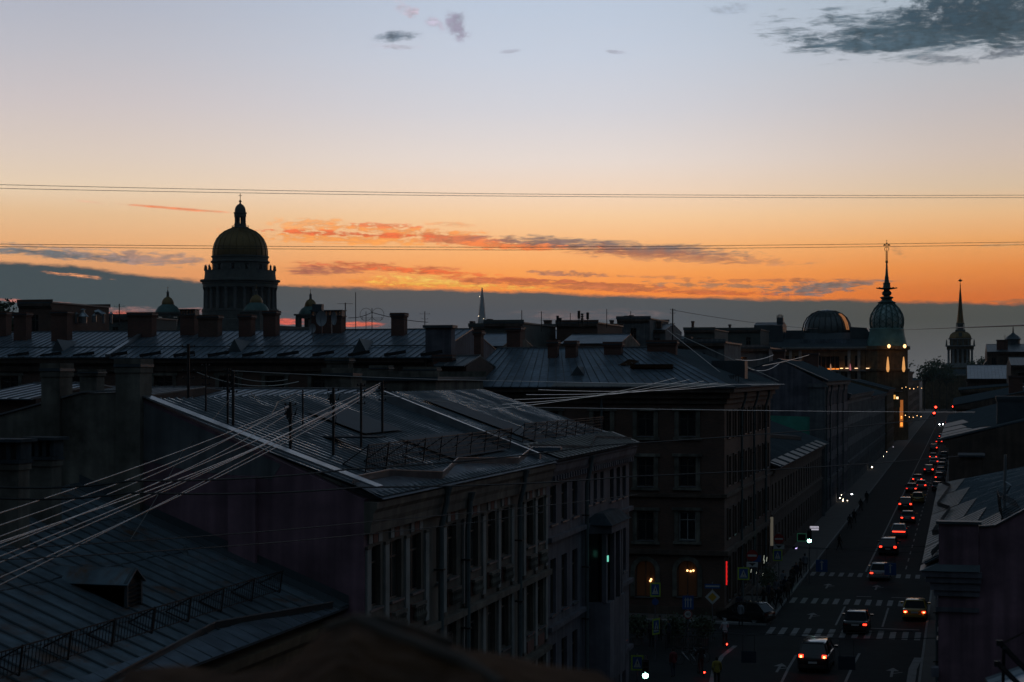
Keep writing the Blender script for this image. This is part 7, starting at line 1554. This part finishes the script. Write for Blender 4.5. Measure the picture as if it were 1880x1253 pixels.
# satellite dishes
def dish(label, px, py, d, r_, yaw=0., wide=.7):
    q = hd(px, py, d); T = local('satellite_dish', label, 'satellite dish', q, TH + yaw); T['_o'] = [0, 0, 0]; b = MB(); n = 20; V = []
    for rr, yy in ((.02, .12), (.5, .08), (.85, .02), (1, -.02)): V += [(r_ * wide * rr * math.cos(2 * math.pi * k / n), yy * r_ * 2, r_ * rr * math.sin(2 * math.pi * k / n)) for k in range(n)]
    b.mesh_(V, [(i * n + k, i * n + (k + 1) % n, (i + 1) * n + (k + 1) % n, (i + 1) * n + k) for i in range(3) for k in range(n)] + [tuple(range(n))], mat('dish_grey_%d' % px, (.3, .31, .33), .6, .1, .1, 2)); b.build('reflector', T, 50)
    b = MB(); b.tube([(0, .3 * r_, -r_ * .2), (0, .5, -r_ * .4), (0, .5, -r_ - .8)], .05, galv, 6); b.build('bracket', T); b = MB(); b.tube([(0, 0, -r_), (0, -r_ * .9, -r_ * .2)], .025, galv, 5); b.cbox((0, -r_ * .9, -r_ * .15), (.1, .14, .1), galv); b.build('receiver', T)
dish('large oval satellite dish on the perforated chimney', 590, 585, 158, .72); dish('narrow side-on satellite dish right of the large oval one', 613, 585, 158, .62, .5, .45); dish('small satellite dish low on the long roof', 574, 603, 156, .42)
m = hd(584, 566, 160); T = thing('vent_cowl', 'small square vent cowl on top of the perforated chimney', 'vent', m); b = MB(); b.cbox((m.x, m.y, m.z), (.9, .6, .7), roof_dark); b.cbox((m.x, m.y, m.z - .55), (.35, .35, .5), roof_dark); b.build('cowl', T)
# guy wires of the loop aerial
for i, (a, b) in enumerate((((683, 574, 160), (640, 584, 158)), ((683, 574, 160), (786, 592, 158)))): cable('guy_wire', ('guy wire falling left from the double-loop aerial', 'long guy wire falling right from the double-loop aerial')[i], [hd(*a), hd(*b)], .03, wire_k, .15)
# ---- rusty roof edge right in front of the lens, out of focus
def rusty():
    d = 3.0; T = thing('rusty_roof_ridge', 'rusty brown roof ridge blurred close at the bottom of the picture', 'roof', hd(720, 1253, d))
    prof = [(180, 1290), (235, 1236), (330, 1222), (430, 1228), (500, 1236), (545, 1198), (600, 1158), (650, 1140), (700, 1141), (760, 1160), (830, 1184), (900, 1200), (960, 1210), (1040, 1222), (1100, 1238), (1160, 1275)]
    b = MB(); rows = []
    for dd, drop in ((2.55, 130), (2.8, 40), (3.0, 0), (3.12, 4), (3.5, 60), (4.2, 190)): rows.append([hd(px, py + drop * (1 + .3 * math.sin(px * .02)), dd) + Vector((0, 0, .008 * math.sin(px * .05 + dd * 9))) for px, py in prof])
    rows = [[Vector((p.x, p.y, 9.0)) for p in rows[0]]] + rows + [[Vector((p.x, p.y, 9.0)) for p in rows[-1]]]      # the gable under the sheet
    n = len(prof); V = [p for r_ in rows for p in r_]; b.mesh_(V, [(i * n + k, i * n + k + 1, (i + 1) * n + k + 1, (i + 1) * n + k) for i in range(len(rows) - 1) for k in range(n - 1)], rust); b.build('sheet', T, 60)
    b = MB(); b.tube([hd(px, py - 1, 3.0) for px, py in prof[6:11]], .012, mat('worn_ridge_edge', (.045, .03, .02), .8, .0, .4, 6), 6); b.tube([hd(650, 1140, 3.0), hd(740, 1175, 2.9), hd(850, 1215, 2.8), hd(920, 1262, 2.7)], .012, MATS['worn_ridge_edge'], 6); b.build('folded_seam', T)
rusty()
# ---- bracket and gutter at the lower right
def corner_bits():
    d = 14.0; T = thing('roof_railing', 'black angle-iron roof railing poking in at the lower right corner', 'railing', hd(1860, 1253, d)); b = MB()
    for a, e, w in (((1833, 1178), (1900, 1248), .032), ((1829, 1216), (1882, 1268), .032), ((1843, 1190), (1841, 1280), .026), ((1893, 1155), (1840, 1182), .012)): b.bar(hd(*a, d), hd(*e, d + .3), w, iron)
    b.build('rail', T)
    for a in ((1835, 1181), (1831, 1219)): p = hd(*a, d - .05); b = MB(); b.cbox(p, (.05, .04, .045), iron); b.build('bracket', T)
    T2 = thing('roof_eave', 'pale metal roof edge below the railing at the lower right corner', 'roof', hd(1870, 1253, 15)); b = MB(); b.mesh_([hd(1812, 1256, 15), hd(1900, 1226, 15), hd(1960, 1330, 12), hd(1830, 1330, 12)], [(0, 1, 2, 3)], roof_b); b.tube([hd(1812, 1255, 15), hd(1900, 1225, 15)], .05, galv, 8); b.build('sheet', T2)
corner_bits()
HAZE = 4.0e-5
make_haze(HAZE)
